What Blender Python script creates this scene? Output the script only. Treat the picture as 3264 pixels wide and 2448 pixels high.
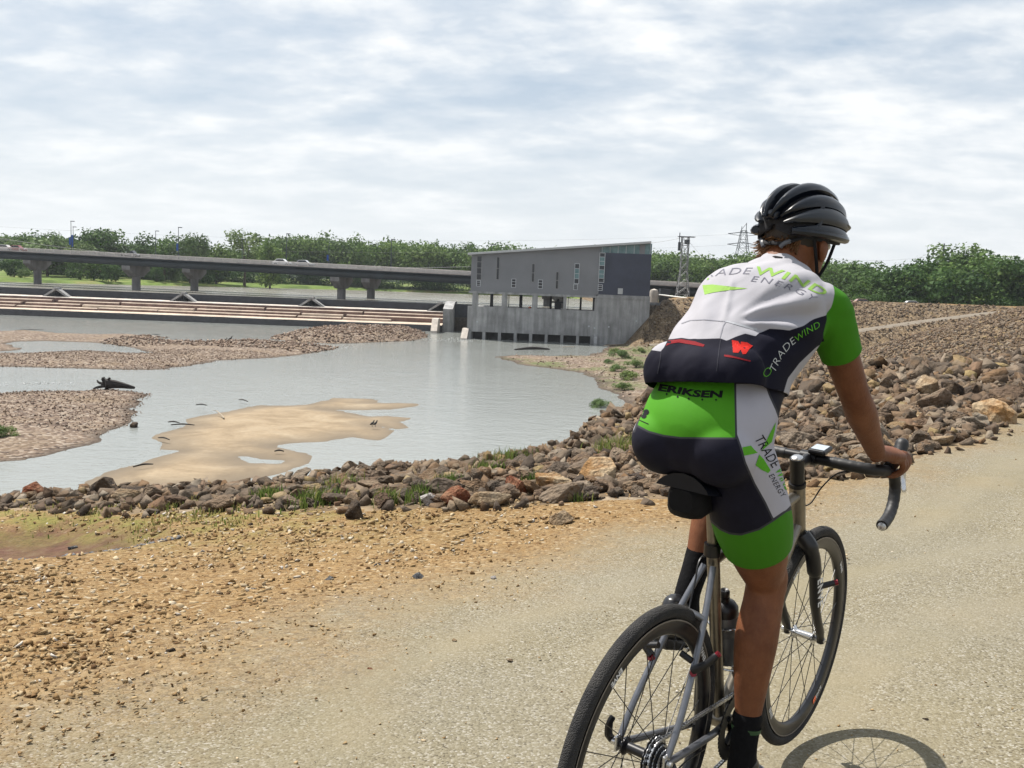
import bpy, bmesh, math, random
import numpy as np
from mathutils import Vector, Matrix, Quaternion
from mathutils.bvhtree import BVHTree
from mathutils import noise as mnoise

for o in list(bpy.data.objects):
    bpy.data.objects.remove(o)
SC = bpy.context.scene
COL = SC.collection
R = math.radians
random.seed(7)
RNG = np.random.default_rng(11)

# ---------------------------------------------------------------- camera
CAM_H = 1.43
PITCH, ROLL, FPX = R(6.2), R(2.2), 2961.0
_f = Vector((0, math.cos(PITCH), -math.sin(PITCH)))
_r0 = Vector((1, 0, 0)); _u0 = _r0.cross(_f)
_r = math.cos(ROLL) * _r0 + math.sin(ROLL) * _u0
_u = -math.sin(ROLL) * _r0 + math.cos(ROLL) * _u0
cam_d = bpy.data.cameras.new('camera')
cam = bpy.data.objects.new('camera', cam_d); COL.objects.link(cam)
cam_d.sensor_width = 36.0
cam_d.lens = FPX / 3264 * 36.0
cam_d.clip_start = 0.05
cam_d.clip_end = 6000
cam.matrix_world = Matrix(((_r.x, _u.x, -_f.x, 0), (_r.y, _u.y, -_f.y, 0), (_r.z, _u.z, -_f.z, CAM_H), (0, 0, 0, 1)))
SC.camera = cam

# ---------------------------------------------------------------- sun and sky
SUN_EL = R(60)
SUN_TO = Vector((-0.80, 0.60, 0)).normalized()            # horizontal direction towards the sun
sun_d = bpy.data.lights.new('sun', 'SUN')
sun_d.energy = 5.0
sun_d.angle = R(0.6)
sun_d.color = (1.0, 0.95, 0.87)
sun = bpy.data.objects.new('sun', sun_d); COL.objects.link(sun)
_sv = Vector((SUN_TO.x * math.cos(SUN_EL), SUN_TO.y * math.cos(SUN_EL), math.sin(SUN_EL)))
sun.rotation_euler = (-_sv).to_track_quat('-Z', 'Y').to_euler()
sun.location = _sv * 60

world = bpy.data.worlds.new('World'); SC.world = world
world.use_nodes = True
wn = world.node_tree.nodes; wl = world.node_tree.links
wn.clear()
def WN(t, **k):
    n = wn.new(t)
    for a, b in k.items(): setattr(n, a, b)
    return n
def wmath(op, a, b=None):
    n = WN('ShaderNodeMath', operation=op)
    for i, v in enumerate((a, b)):
        if v is None: continue
        if isinstance(v, (int, float)): n.inputs[i].default_value = v
        else: wl.new(v, n.inputs[i])
    return n.outputs[0]
wout = WN('ShaderNodeOutputWorld'); wbg = WN('ShaderNodeBackground')
sky = WN('ShaderNodeTexSky', sky_type='NISHITA', sun_disc=False)
sky.sun_elevation = SUN_EL
sky.sun_rotation = math.atan2(SUN_TO.x, SUN_TO.y)
sky.dust_density = 2.0; sky.ozone_density = 1.0
tc = WN('ShaderNodeTexCoord')
sep = WN('ShaderNodeSeparateXYZ'); wl.new(tc.outputs['Generated'], sep.inputs[0])
zz = wmath('ADD', wmath('MAXIMUM', sep.outputs[2], 0.0), 0.22)
comb = WN('ShaderNodeCombineXYZ')
wl.new(wmath('DIVIDE', sep.outputs[0], zz), comb.inputs[0]); wl.new(wmath('DIVIDE', sep.outputs[1], zz), comb.inputs[1])
mp = WN('ShaderNodeMapping'); mp.inputs['Rotation'].default_value = (0, 0, R(24)); mp.inputs['Scale'].default_value = (1.0, 1.35, 1)
mp.inputs['Location'].default_value = (3.1, 1.7, 0)
wl.new(comb.outputs[0], mp.inputs[0])
def wnoise(scale, detail, rough, dist, lac=2.1):
    n = WN('ShaderNodeTexNoise'); wl.new(mp.outputs[0], n.inputs['Vector'])
    n.inputs['Scale'].default_value = scale; n.inputs['Detail'].default_value = detail
    n.inputs['Roughness'].default_value = rough; n.inputs['Distortion'].default_value = dist
    n.inputs['Lacunarity'].default_value = lac
    return n.outputs['Fac']
n1 = wnoise(2.5, 6, 0.5, 0.15); n2 = wnoise(8.0, 4, 0.55, 0.15); n3 = wnoise(0.55, 1, 0.5, 0.2)
dens = wmath('ADD', wmath('ADD', wmath('MULTIPLY', n1, 0.58), wmath('MULTIPLY', n2, 0.22)), wmath('MULTIPLY', n3, 0.20))
cr = WN('ShaderNodeValToRGB'); wl.new(dens, cr.inputs[0])
e = cr.color_ramp.elements
e[0].position = 0.385; e[0].color = (0.0, 0.0, 0.0, 1)
e[1].position = 0.60; e[1].color = (1, 1, 1, 1)
e.new(0.49).color = (0.36, 0.36, 0.36, 1)
hz = WN('ShaderNodeMapRange', interpolation_type='SMOOTHSTEP'); wl.new(sep.outputs[2], hz.inputs[0])
hz.inputs[1].default_value = -0.02; hz.inputs[2].default_value = 0.26; hz.inputs[3].default_value = 0.86; hz.inputs[4].default_value = 0.0
cloud = wmath('ADD', wmath('MULTIPLY', cr.outputs[0], wmath('SUBTRACT', 1.0, hz.outputs[0])), wmath('MULTIPLY', hz.outputs[0], 0.80))
skm = WN('ShaderNodeMix', data_type='RGBA'); skm.inputs[0].default_value = 0.66     # thin high veil over the blue
skg = WN('ShaderNodeMix', data_type='RGBA', blend_type='MULTIPLY'); skg.inputs[0].default_value = 1.0
wl.new(sky.outputs[0], skg.inputs[6]); skg.inputs[7].default_value = (1, 1, 1, 1)
wl.new(skg.outputs[2], skm.inputs[6]); skm.inputs[7].default_value = (6.3, 7.5, 8.8, 1)
mx = WN('ShaderNodeMix', data_type='RGBA')
wl.new(cloud, mx.inputs[0]); wl.new(skm.outputs[2], mx.inputs[6]); mx.inputs[7].default_value = (10.4, 10.6, 10.7, 1)
wl.new(mx.outputs[2], wbg.inputs[0]); wbg.inputs[1].default_value = 0.060
wl.new(wbg.outputs[0], wout.inputs[0])

SC.view_settings.view_transform = 'Standard'; SC.view_settings.look = 'None'
SC.view_settings.gamma = 1.0; SC.view_settings.exposure = 0.70
SC.view_settings.use_curve_mapping = False
SC.cycles.use_denoising = True
SC.cycles.max_bounces = 5; SC.cycles.diffuse_bounces = 2; SC.cycles.glossy_bounces = 2; SC.cycles.adaptive_threshold = 0.02
SC.cycles.transparent_max_bounces = 8


# ---------------------------------------------------------------- helpers
def tag(o, label=None, cat=None, group=None, kind=None):
    if label: o['label'] = label
    if cat: o['category'] = cat
    if group: o['group'] = group
    if kind: o['kind'] = kind
    return o
def empty(name, loc=(0, 0, 0), rz=0.0, parent=None):
    o = bpy.data.objects.new(name, None); COL.objects.link(o)
    o.location = loc; o.rotation_euler = (0, 0, rz); o.empty_display_size = 0.1
    if parent: o.parent = parent
    return o
def link(name, me, mat=None, parent=None, smooth=False):
    o = bpy.data.objects.new(name, me); COL.objects.link(o)
    if mat is not None:
        for m in (mat if isinstance(mat, (list, tuple)) else [mat]): me.materials.append(m)
    if parent: o.parent = parent
    if smooth: me.shade_smooth()
    return o
def npmesh(name, V, F):
    """V (n,3), F (m,k) arrays -> mesh"""
    me = bpy.data.meshes.new(name)
    V = np.ascontiguousarray(V, dtype=np.float32); F = np.ascontiguousarray(F, dtype=np.int32)
    k = F.shape[1]
    me.vertices.add(len(V)); me.vertices.foreach_set('co', V.ravel())
    me.loops.add(F.size); me.loops.foreach_set('vertex_index', F.ravel())
    me.polygons.add(len(F)); me.polygons.foreach_set('loop_start', np.arange(0, F.size, k, dtype=np.int32))
    me.polygons.foreach_set('loop_total', np.full(len(F), k, dtype=np.int32))
    me.update(calc_edges=True)
    return me
def fattr(me, name, vals):
    a = me.attributes.new(name, 'FLOAT', 'POINT'); a.data.foreach_set('value', np.ascontiguousarray(vals, dtype=np.float32))
def copy_tree(o, parent=None):
    c = o.copy(); COL.objects.link(c)
    if parent is not None: c.parent = parent
    for ch in o.children: 
        copy_tree(ch, c)
    return c

class MB:
    """collects simple solids; build() links them as one mesh object"""
    def __init__(s): s.v = []; s.f = []; s.m = []; s.cur = 0
    def add(s, vs, fs):
        b = len(s.v); s.v += [tuple(v) for v in vs]; s.f += [tuple(b + i for i in f) for f in fs]; s.m += [s.cur] * len(fs)
    def box(s, x0, x1, y0, y1, z0, z1, M=None):
        vs = [Vector((x, y, z)) for z in (z0, z1) for y in (y0, y1) for x in (x0, x1)]
        if M is not None: vs = [M @ v for v in vs]
        s.add(vs, [(0, 2, 3, 1), (4, 5, 7, 6), (0, 1, 5, 4), (2, 6, 7, 3), (0, 4, 6, 2), (1, 3, 7, 5)]); return s
    def prism(s, pts, h0, h1, fn):
        """polygon pts (a,b) extruded from h0 to h1; fn(a,b,h)->xyz"""
        n = len(pts)
        vs = [fn(a, b, h0) for a, b in pts] + [fn(a, b, h1) for a, b in pts]
        s.add(vs, [tuple(range(n))[::-1], tuple(range(n, 2 * n))] + [(i, (i + 1) % n, n + (i + 1) % n, n + i) for i in range(n)]); return s
    def tube(s, pts, rad, n=8, cap=True, flat=1.0, upv=None):
        pts = [Vector(p) for p in pts]
        rs = [float(q) for q in rad] if isinstance(rad, (list, tuple)) else [float(rad)] * len(pts)
        t0 = (pts[1] - pts[0]).normalized()
        ref = Vector(upv) if upv is not None else (Vector((0, 0, 1)) if abs(t0.z) < 0.9 else Vector((1, 0, 0)))
        side = t0.cross(ref).normalized(); up = side.cross(t0)
        vs = []; fs = []
        for i, p in enumerate(pts):
            t = (pts[min(i + 1, len(pts) - 1)] - pts[max(i - 1, 0)]).normalized()
            side = (side - t * side.dot(t)).normalized(); up = side.cross(t)
            for k in range(n):
                a = 2 * math.pi * k / n
                vs.append(p + rs[i] * (math.cos(a) * side + flat * math.sin(a) * up))
        for i in range(len(pts) - 1):
            for k in range(n):
                fs.append((i * n + k, i * n + (k + 1) % n, (i + 1) * n + (k + 1) % n, (i + 1) * n + k))
        if cap:
            fs.append(tuple(range(n))[::-1]); fs.append(tuple((len(pts) - 1) * n + k for k in range(n)))
        s.add(vs, fs); return s
    def lathe(s, prof, M=None, n=24, a0=0.0, a1=2 * math.pi):
        """profile (r,z) about local z"""
        closed = abs(a1 - a0 - 2 * math.pi) < 1e-6
        m = n if closed else n + 1
        vs = []; fs = []
        for r_, z_ in prof:
            for k in range(m):
                a = a0 + (a1 - a0) * k / n
                v = Vector((r_ * math.cos(a), r_ * math.sin(a), z_)); vs.append(M @ v if M is not None else v)
        for i in range(len(prof) - 1):
            for k in range(n):
                k2 = (k + 1) % m
                fs.append((i * m + k, i * m + k2, (i + 1) * m + k2, (i + 1) * m + k))
        s.add(vs, fs); return s
    def mesh(s, name='mesh'):
        me = bpy.data.meshes.new(name); me.from_pydata(s.v, [], s.f)
        return me
    def build(s, name, mat=None, parent=None, smooth=False, bevel=0.0, weld=False, seg=2):
        me = s.mesh(name)
        bm = bmesh.new(); bm.from_mesh(me)
        if weld: bmesh.ops.remove_doubles(bm, verts=bm.verts, dist=1e-5)
        bmesh.ops.recalc_face_normals(bm, faces=bm.faces)
        if bevel > 0:
            ed = [e_ for e_ in bm.edges if len(e_.link_faces) == 2 and e_.calc_face_angle(0) > 0.6]
            bmesh.ops.bevel(bm, geom=ed, offset=bevel, segments=seg, affect='EDGES', profile=0.5)
        bm.to_mesh(me); bm.free()
        o = link(name, me, mat, parent)
        if any(s.m) and not bevel: 
            for p, i in zip(me.polygons, s.m): p.material_index = i
        if smooth:
            me.shade_smooth()
            try: me.set_sharp_from_angle(angle=R(38))
            except Exception: pass
        return o

class NT:
    """small node-tree builder"""
    def __init__(s, name):
        s.mat = bpy.data.materials.new(name); s.mat.use_nodes = True
        s.n = s.mat.node_tree.nodes; s.l = s.mat.node_tree.links
        s.p = s.n['Principled BSDF']; s.out = s.n['Material Output']
        s._tc = None
    def node(s, t, **k):
        n = s.n.new(t)
        for a, b in k.items(): setattr(n, a, b)
        return n
    def set(s, sock, v):
        if v is None: return
        if hasattr(v, 'is_output'): s.l.new(v, sock)
        elif isinstance(v, (tuple, list)) and len(v) == 3 and sock.type == 'RGBA': sock.default_value = (*v, 1)
        else: sock.default_value = v
    def coord(s, which='Object'):
        if s._tc is None: s._tc = s.node('ShaderNodeTexCoord')
        return s._tc.outputs[which]
    def pos(s):
        return s.node('ShaderNodeNewGeometry').outputs['Position']
    def noise(s, scale, detail=4, rough=0.55, vec=None, dist=0.0, out='Fac'):
        n = s.node('ShaderNodeTexNoise'); s.l.new(vec if vec is not None else s.coord(), n.inputs['Vector'])
        n.inputs['Scale'].default_value = scale; n.inputs['Detail'].default_value = detail
        n.inputs['Roughness'].default_value = rough; n.inputs['Distortion'].default_value = dist
        return n.outputs[out]
    def voro(s, scale, vec=None, feature='F1', out='Distance', rnd=1.0):
        n = s.node('ShaderNodeTexVoronoi', feature=feature); s.l.new(vec if vec is not None else s.coord(), n.inputs['Vector'])
        n.inputs['Scale'].default_value = scale
        if 'Randomness' in n.inputs: n.inputs['Randomness'].default_value = rnd
        return n.outputs[out]
    def math(s, op, a, b=None, c=None):
        n = s.node('ShaderNodeMath', operation=op)
        for i, v in enumerate((a, b, c)):
            if v is not None: s.set(n.inputs[i], v)
        return n.outputs[0]
    def ramp(s, fac, stops):
        n = s.node('ShaderNodeValToRGB'); s.l.new(fac, n.inputs[0]); e = n.color_ramp.elements
        while len(e) < len(stops): e.new(0.5)
        for q, (p, c) in zip(e, stops):
            q.position = p; q.color = (c, c, c, 1) if isinstance(c, (int, float)) else (*c[:3], 1)
        return n.outputs[0]
    def mix(s, fac, a, b, blend='MIX'):
        n = s.node('ShaderNodeMix', data_type='RGBA', blend_type=blend)
        s.set(n.inputs[0], fac); s.set(n.inputs[6], a); s.set(n.inputs[7], b)
        return n.outputs[2]
    def attr(s, name, out='Fac'):
        n = s.node('ShaderNodeAttribute'); n.attribute_name = name
        return n.outputs[out]
    def step(s, v, t=0.0, w=0.0005):
        """smooth threshold of a signed field"""
        n = s.node('ShaderNodeMapRange'); s.set(n.inputs[0], v)
        n.inputs[1].default_value = t - w; n.inputs[2].default_value = t + w
        return n.outputs[0]
    def bump(s, h, strength=0.3, dist=0.02, normal=None):
        n = s.node('ShaderNodeBump'); s.l.new(h, n.inputs['Height'])
        n.inputs['Strength'].default_value = strength; n.inputs['Distance'].default_value = dist
        if normal is not None: s.l.new(normal, n.inputs['Normal'])
        s.l.new(n.outputs[0], s.p.inputs['Normal']); return n.outputs[0]
    def base(s, c): s.set(s.p.inputs['Base Color'], c); return s
    def rough(s, v): s.set(s.p.inputs['Roughness'], v); return s
    def spec(s, v): s.set(s.p.inputs['Specular IOR Level'], v); return s
    def metal(s, v): s.set(s.p.inputs['Metallic'], v); return s

def simple(name, col, rough=0.6, metal=0.0, var=0.12, scale=30.0, bump=0.0, spec=0.5, coat=0.0):
    t = NT(name)
    if var > 0:
        nz = t.noise(scale, 5)
        lo = tuple(c * (1 - var) for c in col); hi = tuple(min(1, c * (1 + var)) for c in col)
        t.base(t.ramp(nz, [(0.3, lo), (0.7, hi)]))
        if bump > 0: t.bump(nz, bump, 0.01)
    else: t.base(col)
    t.rough(rough); t.metal(metal); t.spec(spec)
    if coat: t.p.inputs['Coat Weight'].default_value = coat; t.p.inputs['Coat Roughness'].default_value = 0.1
    return t.mat

# camera maths for turning measured points of the photograph into places on a level plane
_MC = np.array([_r, _u, _f])
def ray(px, py):
    return np.array([(px - 1632) / FPX, -(py - 1224) / FPX, 1.0]) @ _MC
def onz(px, py, z):
    d = ray(px, py); t = (z - CAM_H) / d[2]
    return np.array([0, 0, CAM_H]) + t * d
def ony(px, py, y):
    d = ray(px, py); return np.array([0, 0, CAM_H]) + d * (y / d[1])

# ---------------------------------------------------------------- the lie of the land
ZW, ZP = -9.5, -3.9                       # river below the dam, pool above it
def _hash(ix, iy, seed):
    h = (ix.astype(np.int64) * 374761393 + iy.astype(np.int64) * 668265263 + seed * 1442695041) & 0x7fffffff
    h = ((h ^ (h >> 13)) * 1274126177) & 0x7fffffff
    return ((h ^ (h >> 16)) & 0xffff) / 65535.0
def vnoise(x, y, seed=0):
    ix, iy = np.floor(x), np.floor(y); fx, fy = x - ix, y - iy
    fx = fx * fx * (3 - 2 * fx); fy = fy * fy * (3 - 2 * fy)
    a = _hash(ix, iy, seed); b = _hash(ix + 1, iy, seed); c = _hash(ix, iy + 1, seed); d = _hash(ix + 1, iy + 1, seed)
    return (a * (1 - fx) + b * fx) * (1 - fy) + (c * (1 - fx) + d * fx) * fy - 0.5
def fbm(x, y, sc, oct=4, seed=0):
    t = 0; a = 1.0
    for k in range(oct):
        t = t + a * vnoise(x * sc + 17.3 * k, y * sc - 9.1 * k, seed + k); a *= 0.5; sc *= 2.03
    return t
def sstep(x, a, b):
    t = np.clip((x - a) / (b - a), 0, 1); return t * t * (3 - 2 * t)
def polyline_sd(x, y, P):
    """signed distance (left of travel > 0), interpolated third coordinate at the foot"""
    best = np.full(x.shape, 1e18); sgn = np.ones(x.shape); zz = np.zeros(x.shape)
    P = np.asarray(P, float)
    for a, b in zip(P[:-1], P[1:]):
        dx, dy = b[0] - a[0], b[1] - a[1]; L2 = dx * dx + dy * dy
        t = np.clip(((x - a[0]) * dx + (y - a[1]) * dy) / L2, 0, 1)
        qx, qy = x - a[0] - t * dx, y - a[1] - t * dy
        d2 = qx * qx + qy * qy
        m = d2 < best - 1e-9
        best = np.where(m, d2, best); sgn = np.where(m, np.sign(dx * qy - dy * qx), sgn)
        if P.shape[1] > 2: zz = np.where(m, a[2] + t * (b[2] - a[2]), zz)
    return np.sqrt(best) * sgn, zz
def poly_sd(x, y, P):
    """signed distance to a closed polygon, > 0 inside"""
    P = np.asarray(P, float)[:, :2]; n = len(P)
    best = np.full(x.shape, 1e18); ins = np.zeros(x.shape, bool)
    for i in range(n):
        a = P[i]; b = P[(i + 1) % n]
        dx, dy = b[0] - a[0], b[1] - a[1]; L2 = dx * dx + dy * dy + 1e-12
        t = np.clip(((x - a[0]) * dx + (y - a[1]) * dy) / L2, 0, 1)
        best = np.minimum(best, (x - a[0] - t * dx) ** 2 + (y - a[1] - t * dy) ** 2)
        c = (a[1] > y) != (b[1] > y)
        ins ^= c & (x < dx * (y - a[1]) / (dy if abs(dy) > 1e-12 else 1e-12) + a[0])
    return np.where(ins, 1, -1) * np.sqrt(best)
def z5(pts): return [onz(x * 0.3689, 1020 + y * 0.3689, ZW)[:2] for x, y in pts]
def z6(pts): return [onz(700 + x * 0.3689, 1020 + y * 0.3689, ZW)[:2] for x, y in pts]
def z7(pts): return [onz(1400 + x * 0.4099, 1020 + y * 0.4099, ZW)[:2] for x, y in pts]

SHOULDER = [(-90, 52, -4.5), (-60, 36, -3.6), (-30, 21.5, -2.6), (-14, 12.8, -1.75), (-8, 10.2, -1.2), (-4, 8.7, -0.8), (-1.2, 7.7, -0.5), (1.2, 7.35, -0.25),
            (3.1, 7.8, -0.05), (4.9, 9.7, 0), (7.7, 13.4, 0), (12.4, 18.9, 0), (22, 27, 0.1), (38, 43, 0.2), (54, 70, 0.3), (67, 105, 0.4),
            (79, 140, 0.5), (94, 172, 0.5), (112, 196, 0.5), (150, 240, 0.5), (260, 330, 0.5)]
DIKE = [(320, 214, 0.45), (110, 201, 0.45), (66, 197, 0.35), (40, 191, 0.0), (31, 186, -0.6), (27.5, 178.5, -2.2), (27.5, 196, -2.0), (24, 205, -2.2)]
RAMP = [(24, 166.5, -8.7), (46, 171.5, -7.3), (62, 177, -5.7), (80, 185, -3.2), (98, 193, -1.0), (112, 198.5, 0.3), (150, 201, 0.45)]
TRAIL = [(-7, -2), (-2.7, 1.3), (-1.5, 2.9), (-1.1, 3.85), (-0.7, 4.75), (-0.1, 5.5), (0.77, 6.2), (2.2, 6.85), (3.4, 8.3), (5.1, 10.2), (7.9, 13.9), (12.6, 19.3), (22, 27.5), (38, 43.6), (54, 70)]
BAR_A = z5([(-500, 110), (0, 100), (140, 95), (380, 95), (560, 125), (800, 130), (1050, 125), (1310, 140), (1440, 152), (1345, 166), (1480, 188), (1750, 190), (1950, 180), (2212, 178)]) + \
        z6([(560, 195), (800, 210), (1000, 240), (940, 262), (700, 300), (400, 330), (0, 350)]) + \
        z5([(1650, 395), (1400, 430), (1150, 432), (850, 425), (500, 415), (0, 403), (-500, 395)])
POND = z5([(-500, 296), (0, 297), (200, 290), (600, 272), (900, 275), (1150, 292), (1330, 296), (1150, 240), (1000, 215), (800, 195), (400, 181), (130, 187), (60, 205), (180, 240), (230, 250), (150, 268), (-500, 285)])
BAR_B = z5([(-600, 640), (0, 632), (200, 620), (450, 618), (700, 612), (860, 600), (1100, 612), (1280, 640), (1300, 665), (1220, 690), (1190, 740), (1130, 760), (1190, 790), (1160, 850),
            (1100, 905), (960, 950), (850, 1010), (880, 1045), (700, 1105), (450, 1165), (200, 1200), (0, 1222), (-600, 1280)])
SAND = z5([(715, 1418), (900, 1320), (1160, 1240), (1380, 1155), (1470, 1140), (1320, 1130), (1400, 1060), (1300, 1015), (1360, 985), (1600, 920), (1620, 890), (1540, 865), (1740, 825), (1950, 800), (2212, 735)]) + \
       z6([(270, 735), (620, 735), (760, 730), (950, 690), (960, 675), (1350, 680), (1400, 712), (1240, 722), (1550, 715), (1720, 720), (1740, 740), (1480, 772), (1250, 778), (960, 775), (1120, 800), (1300, 832),
           (1440, 830), (1660, 852), (1540, 880), (1660, 937), (1540, 945), (1360, 915), (1500, 960), (1390, 1040), (1150, 1015), (900, 1050), (620, 1068), (450, 1090), (600, 1120), (780, 1165), (800, 1230),
           (500, 1330), (0, 1440)]) + z5([(1150, 1475), (800, 1432)])
PUDDLE = z6([(140, 1175), (280, 1180), (350, 1200), (560, 1215), (520, 1245), (260, 1240), (180, 1210)])
MOUND = z6([(420, 160), (560, 130), (700, 108), (1000, 80), (1270, 88), (1600, 97), (1780, 112), (1800, 150), (1660, 180), (1350, 195), (1000, 205), (700, 195), (560, 178)])
SHOAL = z6([(930, 240), (1300, 215), (1700, 190), (1900, 150), (1800, 150), (1300, 200), (950, 225)])
BEACH = z7([(400, 284), (560, 330), (680, 355), (900, 380), (1080, 410), (1200, 450), (1240, 520), (1330, 580), (1400, 640), (1500, 720), (2500, 900), (2600, 150), (1900, 120), (1300, 185), (1290, 225), (1150, 275), (900, 278), (650, 272)])
REDDIRT = [(-9, 9.2), (-5.5, 8.2), (-4.8, 8.35), (-3.93, 8.3), (-3.1, 7.7), (-2.7, 7.25), (-2.95, 6.75), (-3.3, 6.35), (-3.75, 6.0), (-5.2, 5.7), (-9, 7.0)]

def heights(x, y):
    sA, zA = polyline_sd(x, y, SHOULDER)
    sB, zB = polyline_sd(x, y, DIKE)
    nearA = sstep(-x - 0.9 * y, -70, -35)
    zA = nearA * np.interp(x, [-90, -60, -30, -14, -8, -4, -1.2, 1.2, 3.1, 4.9, 22], [-4.5, -3.6, -2.6, -1.85, -1.32, -0.90, -0.52, -0.25, -0.05, 0, 0.1]) + (1 - nearA) * zA
    nz = fbm(x, y, 0.22, 4, 3); n2 = fbm(x, y, 1.3, 3, 9)
    near = sstep(-x - 0.9 * y, -70, -35)                     # 1 near the camera end of the levee
    wst = np.interp(x, [-12, -6, -3, -0.5, 1.5, 4, 7, 12], [0.4, 0.6, 1.9, 4.2, 5.6, 6.0, 4.5, 4.0]) * near + 1.0 * (1 - near) + 0.8 * nz * sstep(x, -6, 0)
    sA_ = sA + 0.5 * n2
    f = np.where(sA_ < wst, 0.06 * np.maximum(sA_, 0), 0.06 * wst + (sA_ - wst) / (2.0 * near + 2.9 * (1 - near)))
    topA = zA * sstep(sA, -6.0, 0.0)
    zAll = np.where(sA > 0, zA - f, topA)
    # red dirt terrace dips a little below the apron
    rd = poly_sd(x, y, REDDIRT)
    zAll = zAll - 0.16 * sstep(rd, -0.3, 0.5)
    zB_ = zB - np.maximum(sB, 0) / 3.0 - 0.07 * np.maximum(-sB - 9, 0)
    zB_ = np.maximum(zB_, np.where(sB < 0, -3.2, -99)) - np.maximum(27.0 - x, 0) * 1.2
    z = np.maximum(zAll + 0.35 * nz * sstep(sA, 0.3, 2.5), np.where(y > 120, zB_ + 0.3 * nz, -99))
    # beyond the levee, to the right of the trail
    z = np.where((sA < -9) & (y < 200), np.minimum(z, 0.0), z)
    dR, zR = polyline_sd(x, y, RAMP); wR = 1 - sstep(np.abs(dR), 2.2, 5.5)
    z = np.where(y > 120, z * (1 - wR) + zR * wR, z)
    bed = np.where(y > 209.6, -6.0, -11.0)
    z = np.maximum(z, bed)
    zone = np.where(sA <= 0, 0, 1); zone = np.where((y > 120) & (zB_ >= zAll), np.where(sB > 0, 1, 0), zone)
    def bar(P, top, slope, k, zname):
        nonlocal z, zone
        sd = poly_sd(x, y, P)
        w = sd + 0.45 * k * fbm(x, y, 0.5, 3, 21) + 0.12 * k * fbm(x, y, 2.1, 2, 23)
        h = ZW + np.clip(w * slope, -1.4, top) + np.where(w > 0, 0.10 * k * fbm(x, y, 0.35, 3, 5), 0)
        m = (h > z) & (w > -3)
        z = np.where(m, h, z); zone = np.where(m, zname, zone)
    hA = poly_sd(x, y, BAR_A); pd = poly_sd(x, y, POND)
    w = np.minimum(hA + 0.5 * fbm(x, y, 0.5, 3, 21), -pd + 0.3 * fbm(x, y, 0.6, 3, 22))
    h = ZW + np.clip(w * 0.10, -1.4, 0.5) + np.where(w > 0, 0.12 * fbm(x, y, 0.4, 3, 6), 0)
    m = (h > z) & (hA > -3); z = np.where(m, h, z); zone = np.where(m, 2, zone)
    bar(BAR_B, 0.5, 0.10, 1.0, 2)
    ss = np.minimum(poly_sd(x, y, SAND), -poly_sd(x, y, PUDDLE))
    w = ss + 0.25 * fbm(x, y, 0.7, 3, 25)
    h = ZW + np.clip(w * 0.06, -1.4, 0.22) + np.where(w > 0, 0.05 * fbm(x, y, 0.25, 3, 7), 0)
    m = (h > z) & (ss > -3); z = np.where(m, h, z); zone = np.where(m, 3, zone)
    bar(MOUND, 1.3, 0.30, 1.2, 2)
    bar(BEACH, 1.0, 0.055, 1.0, 4)
    z = np.where((x > 24) & (x < 90) & (y > 60) & (y < 200), np.maximum(z, ZW + 0.25 + 0.2 * nz + 0.03 * (x - 24)), z)
    # land beyond the pool
    FAR = [(-400, 230), (-220, 255), (-149, 271), (-124, 304), (-95, 350), (-60, 384), (-10, 386), (40, 380), (70, 330), (80, 262), (200, 250), (500, 240)]
    sF, _ = polyline_sd(x, y, FAR)
    hF = ZP + np.clip(sF * 0.35, -2.0, 0.9) + np.clip(sF - 3, 0, 60) * 0.02 + 0.5 * fbm(x, y, 0.04, 3, 31)
    m = (y > 225) & (sF > -4) & (hF > z); z = np.where(m, hF, z); zone = np.where(m, 5, zone)
    ws = np.where(y > 209.6, ZP, ZW)
    zone = np.where((zone == 0) & (y > 120) & (x < 31), 1, zone)
    zone = np.where((z < ws - 0.05) & (zone < 5), 9, zone)
    return z, zone, sA, sB

# polar sheet round the viewpoint, fine where the photograph looks
_a = list(np.linspace(-34, 34, 470))
st = 0.2
while _a[-1] < 180: _a.append(_a[-1] + st); st = min(st * 1.25, 5)
st = 0.2
while _a[0] > -180: _a.insert(0, _a[0] - st); st = min(st * 1.25, 5)
_a = np.radians(np.array([t for t in _a if -180 < t < 180]))
_rr = np.concatenate([[0.05, 0.3], np.geomspace(0.6, 900, 560), [1400, 2400]])
AA, RR = np.meshgrid(_a, _rr)
GX, GY = (np.sin(AA) * RR).ravel(), (np.cos(AA) * RR).ravel()
GZ, GZONE, GSA, GSB = heights(GX, GY)
_np = len(_a); nr = len(_rr)
ti, tj = np.meshgrid(np.arange(nr - 1), np.arange(_np), indexing='ij')
j2 = (tj + 1) % _np
QF = np.stack([ti * _np + tj, ti * _np + j2, (ti + 1) * _np + j2, (ti + 1) * _np + tj], -1).reshape(-1, 4)
# micro relief of the near gravel
GT, _ = polyline_sd(GX, GY, TRAIL)                           # > 0: river side of the trail
nearw = sstep(-np.hypot(GX, GY), -30, -8)
GZ = GZ + nearw * (0.020 * fbm(GX, GY, 1.1, 4, 41) + 0.010 * fbm(GX, GY, 6, 2, 43)) * sstep(np.hypot(GX - 0.6, GY - 2.6), 0.3, 1.5)
# two faint wheel ruts along the trail
for c_, w_, d_ in ((-1.35, 0.22, 0.03), (-2.9, 0.25, 0.025)):
    GZ = GZ - nearw * d_ * np.exp(-((GT - c_ - 0.15 * fbm(GX, GY, 0.3, 2, 47)) / w_) ** 2) * sstep(np.hypot(GX - 0.6, GY - 2.6), 0.6, 1.6)
_ter_bvh_cache = None
def zat(x, y):
    x = np.atleast_1d(np.asarray(x, float)); y = np.atleast_1d(np.asarray(y, float))
    return heights(x, y)[0]

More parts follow.
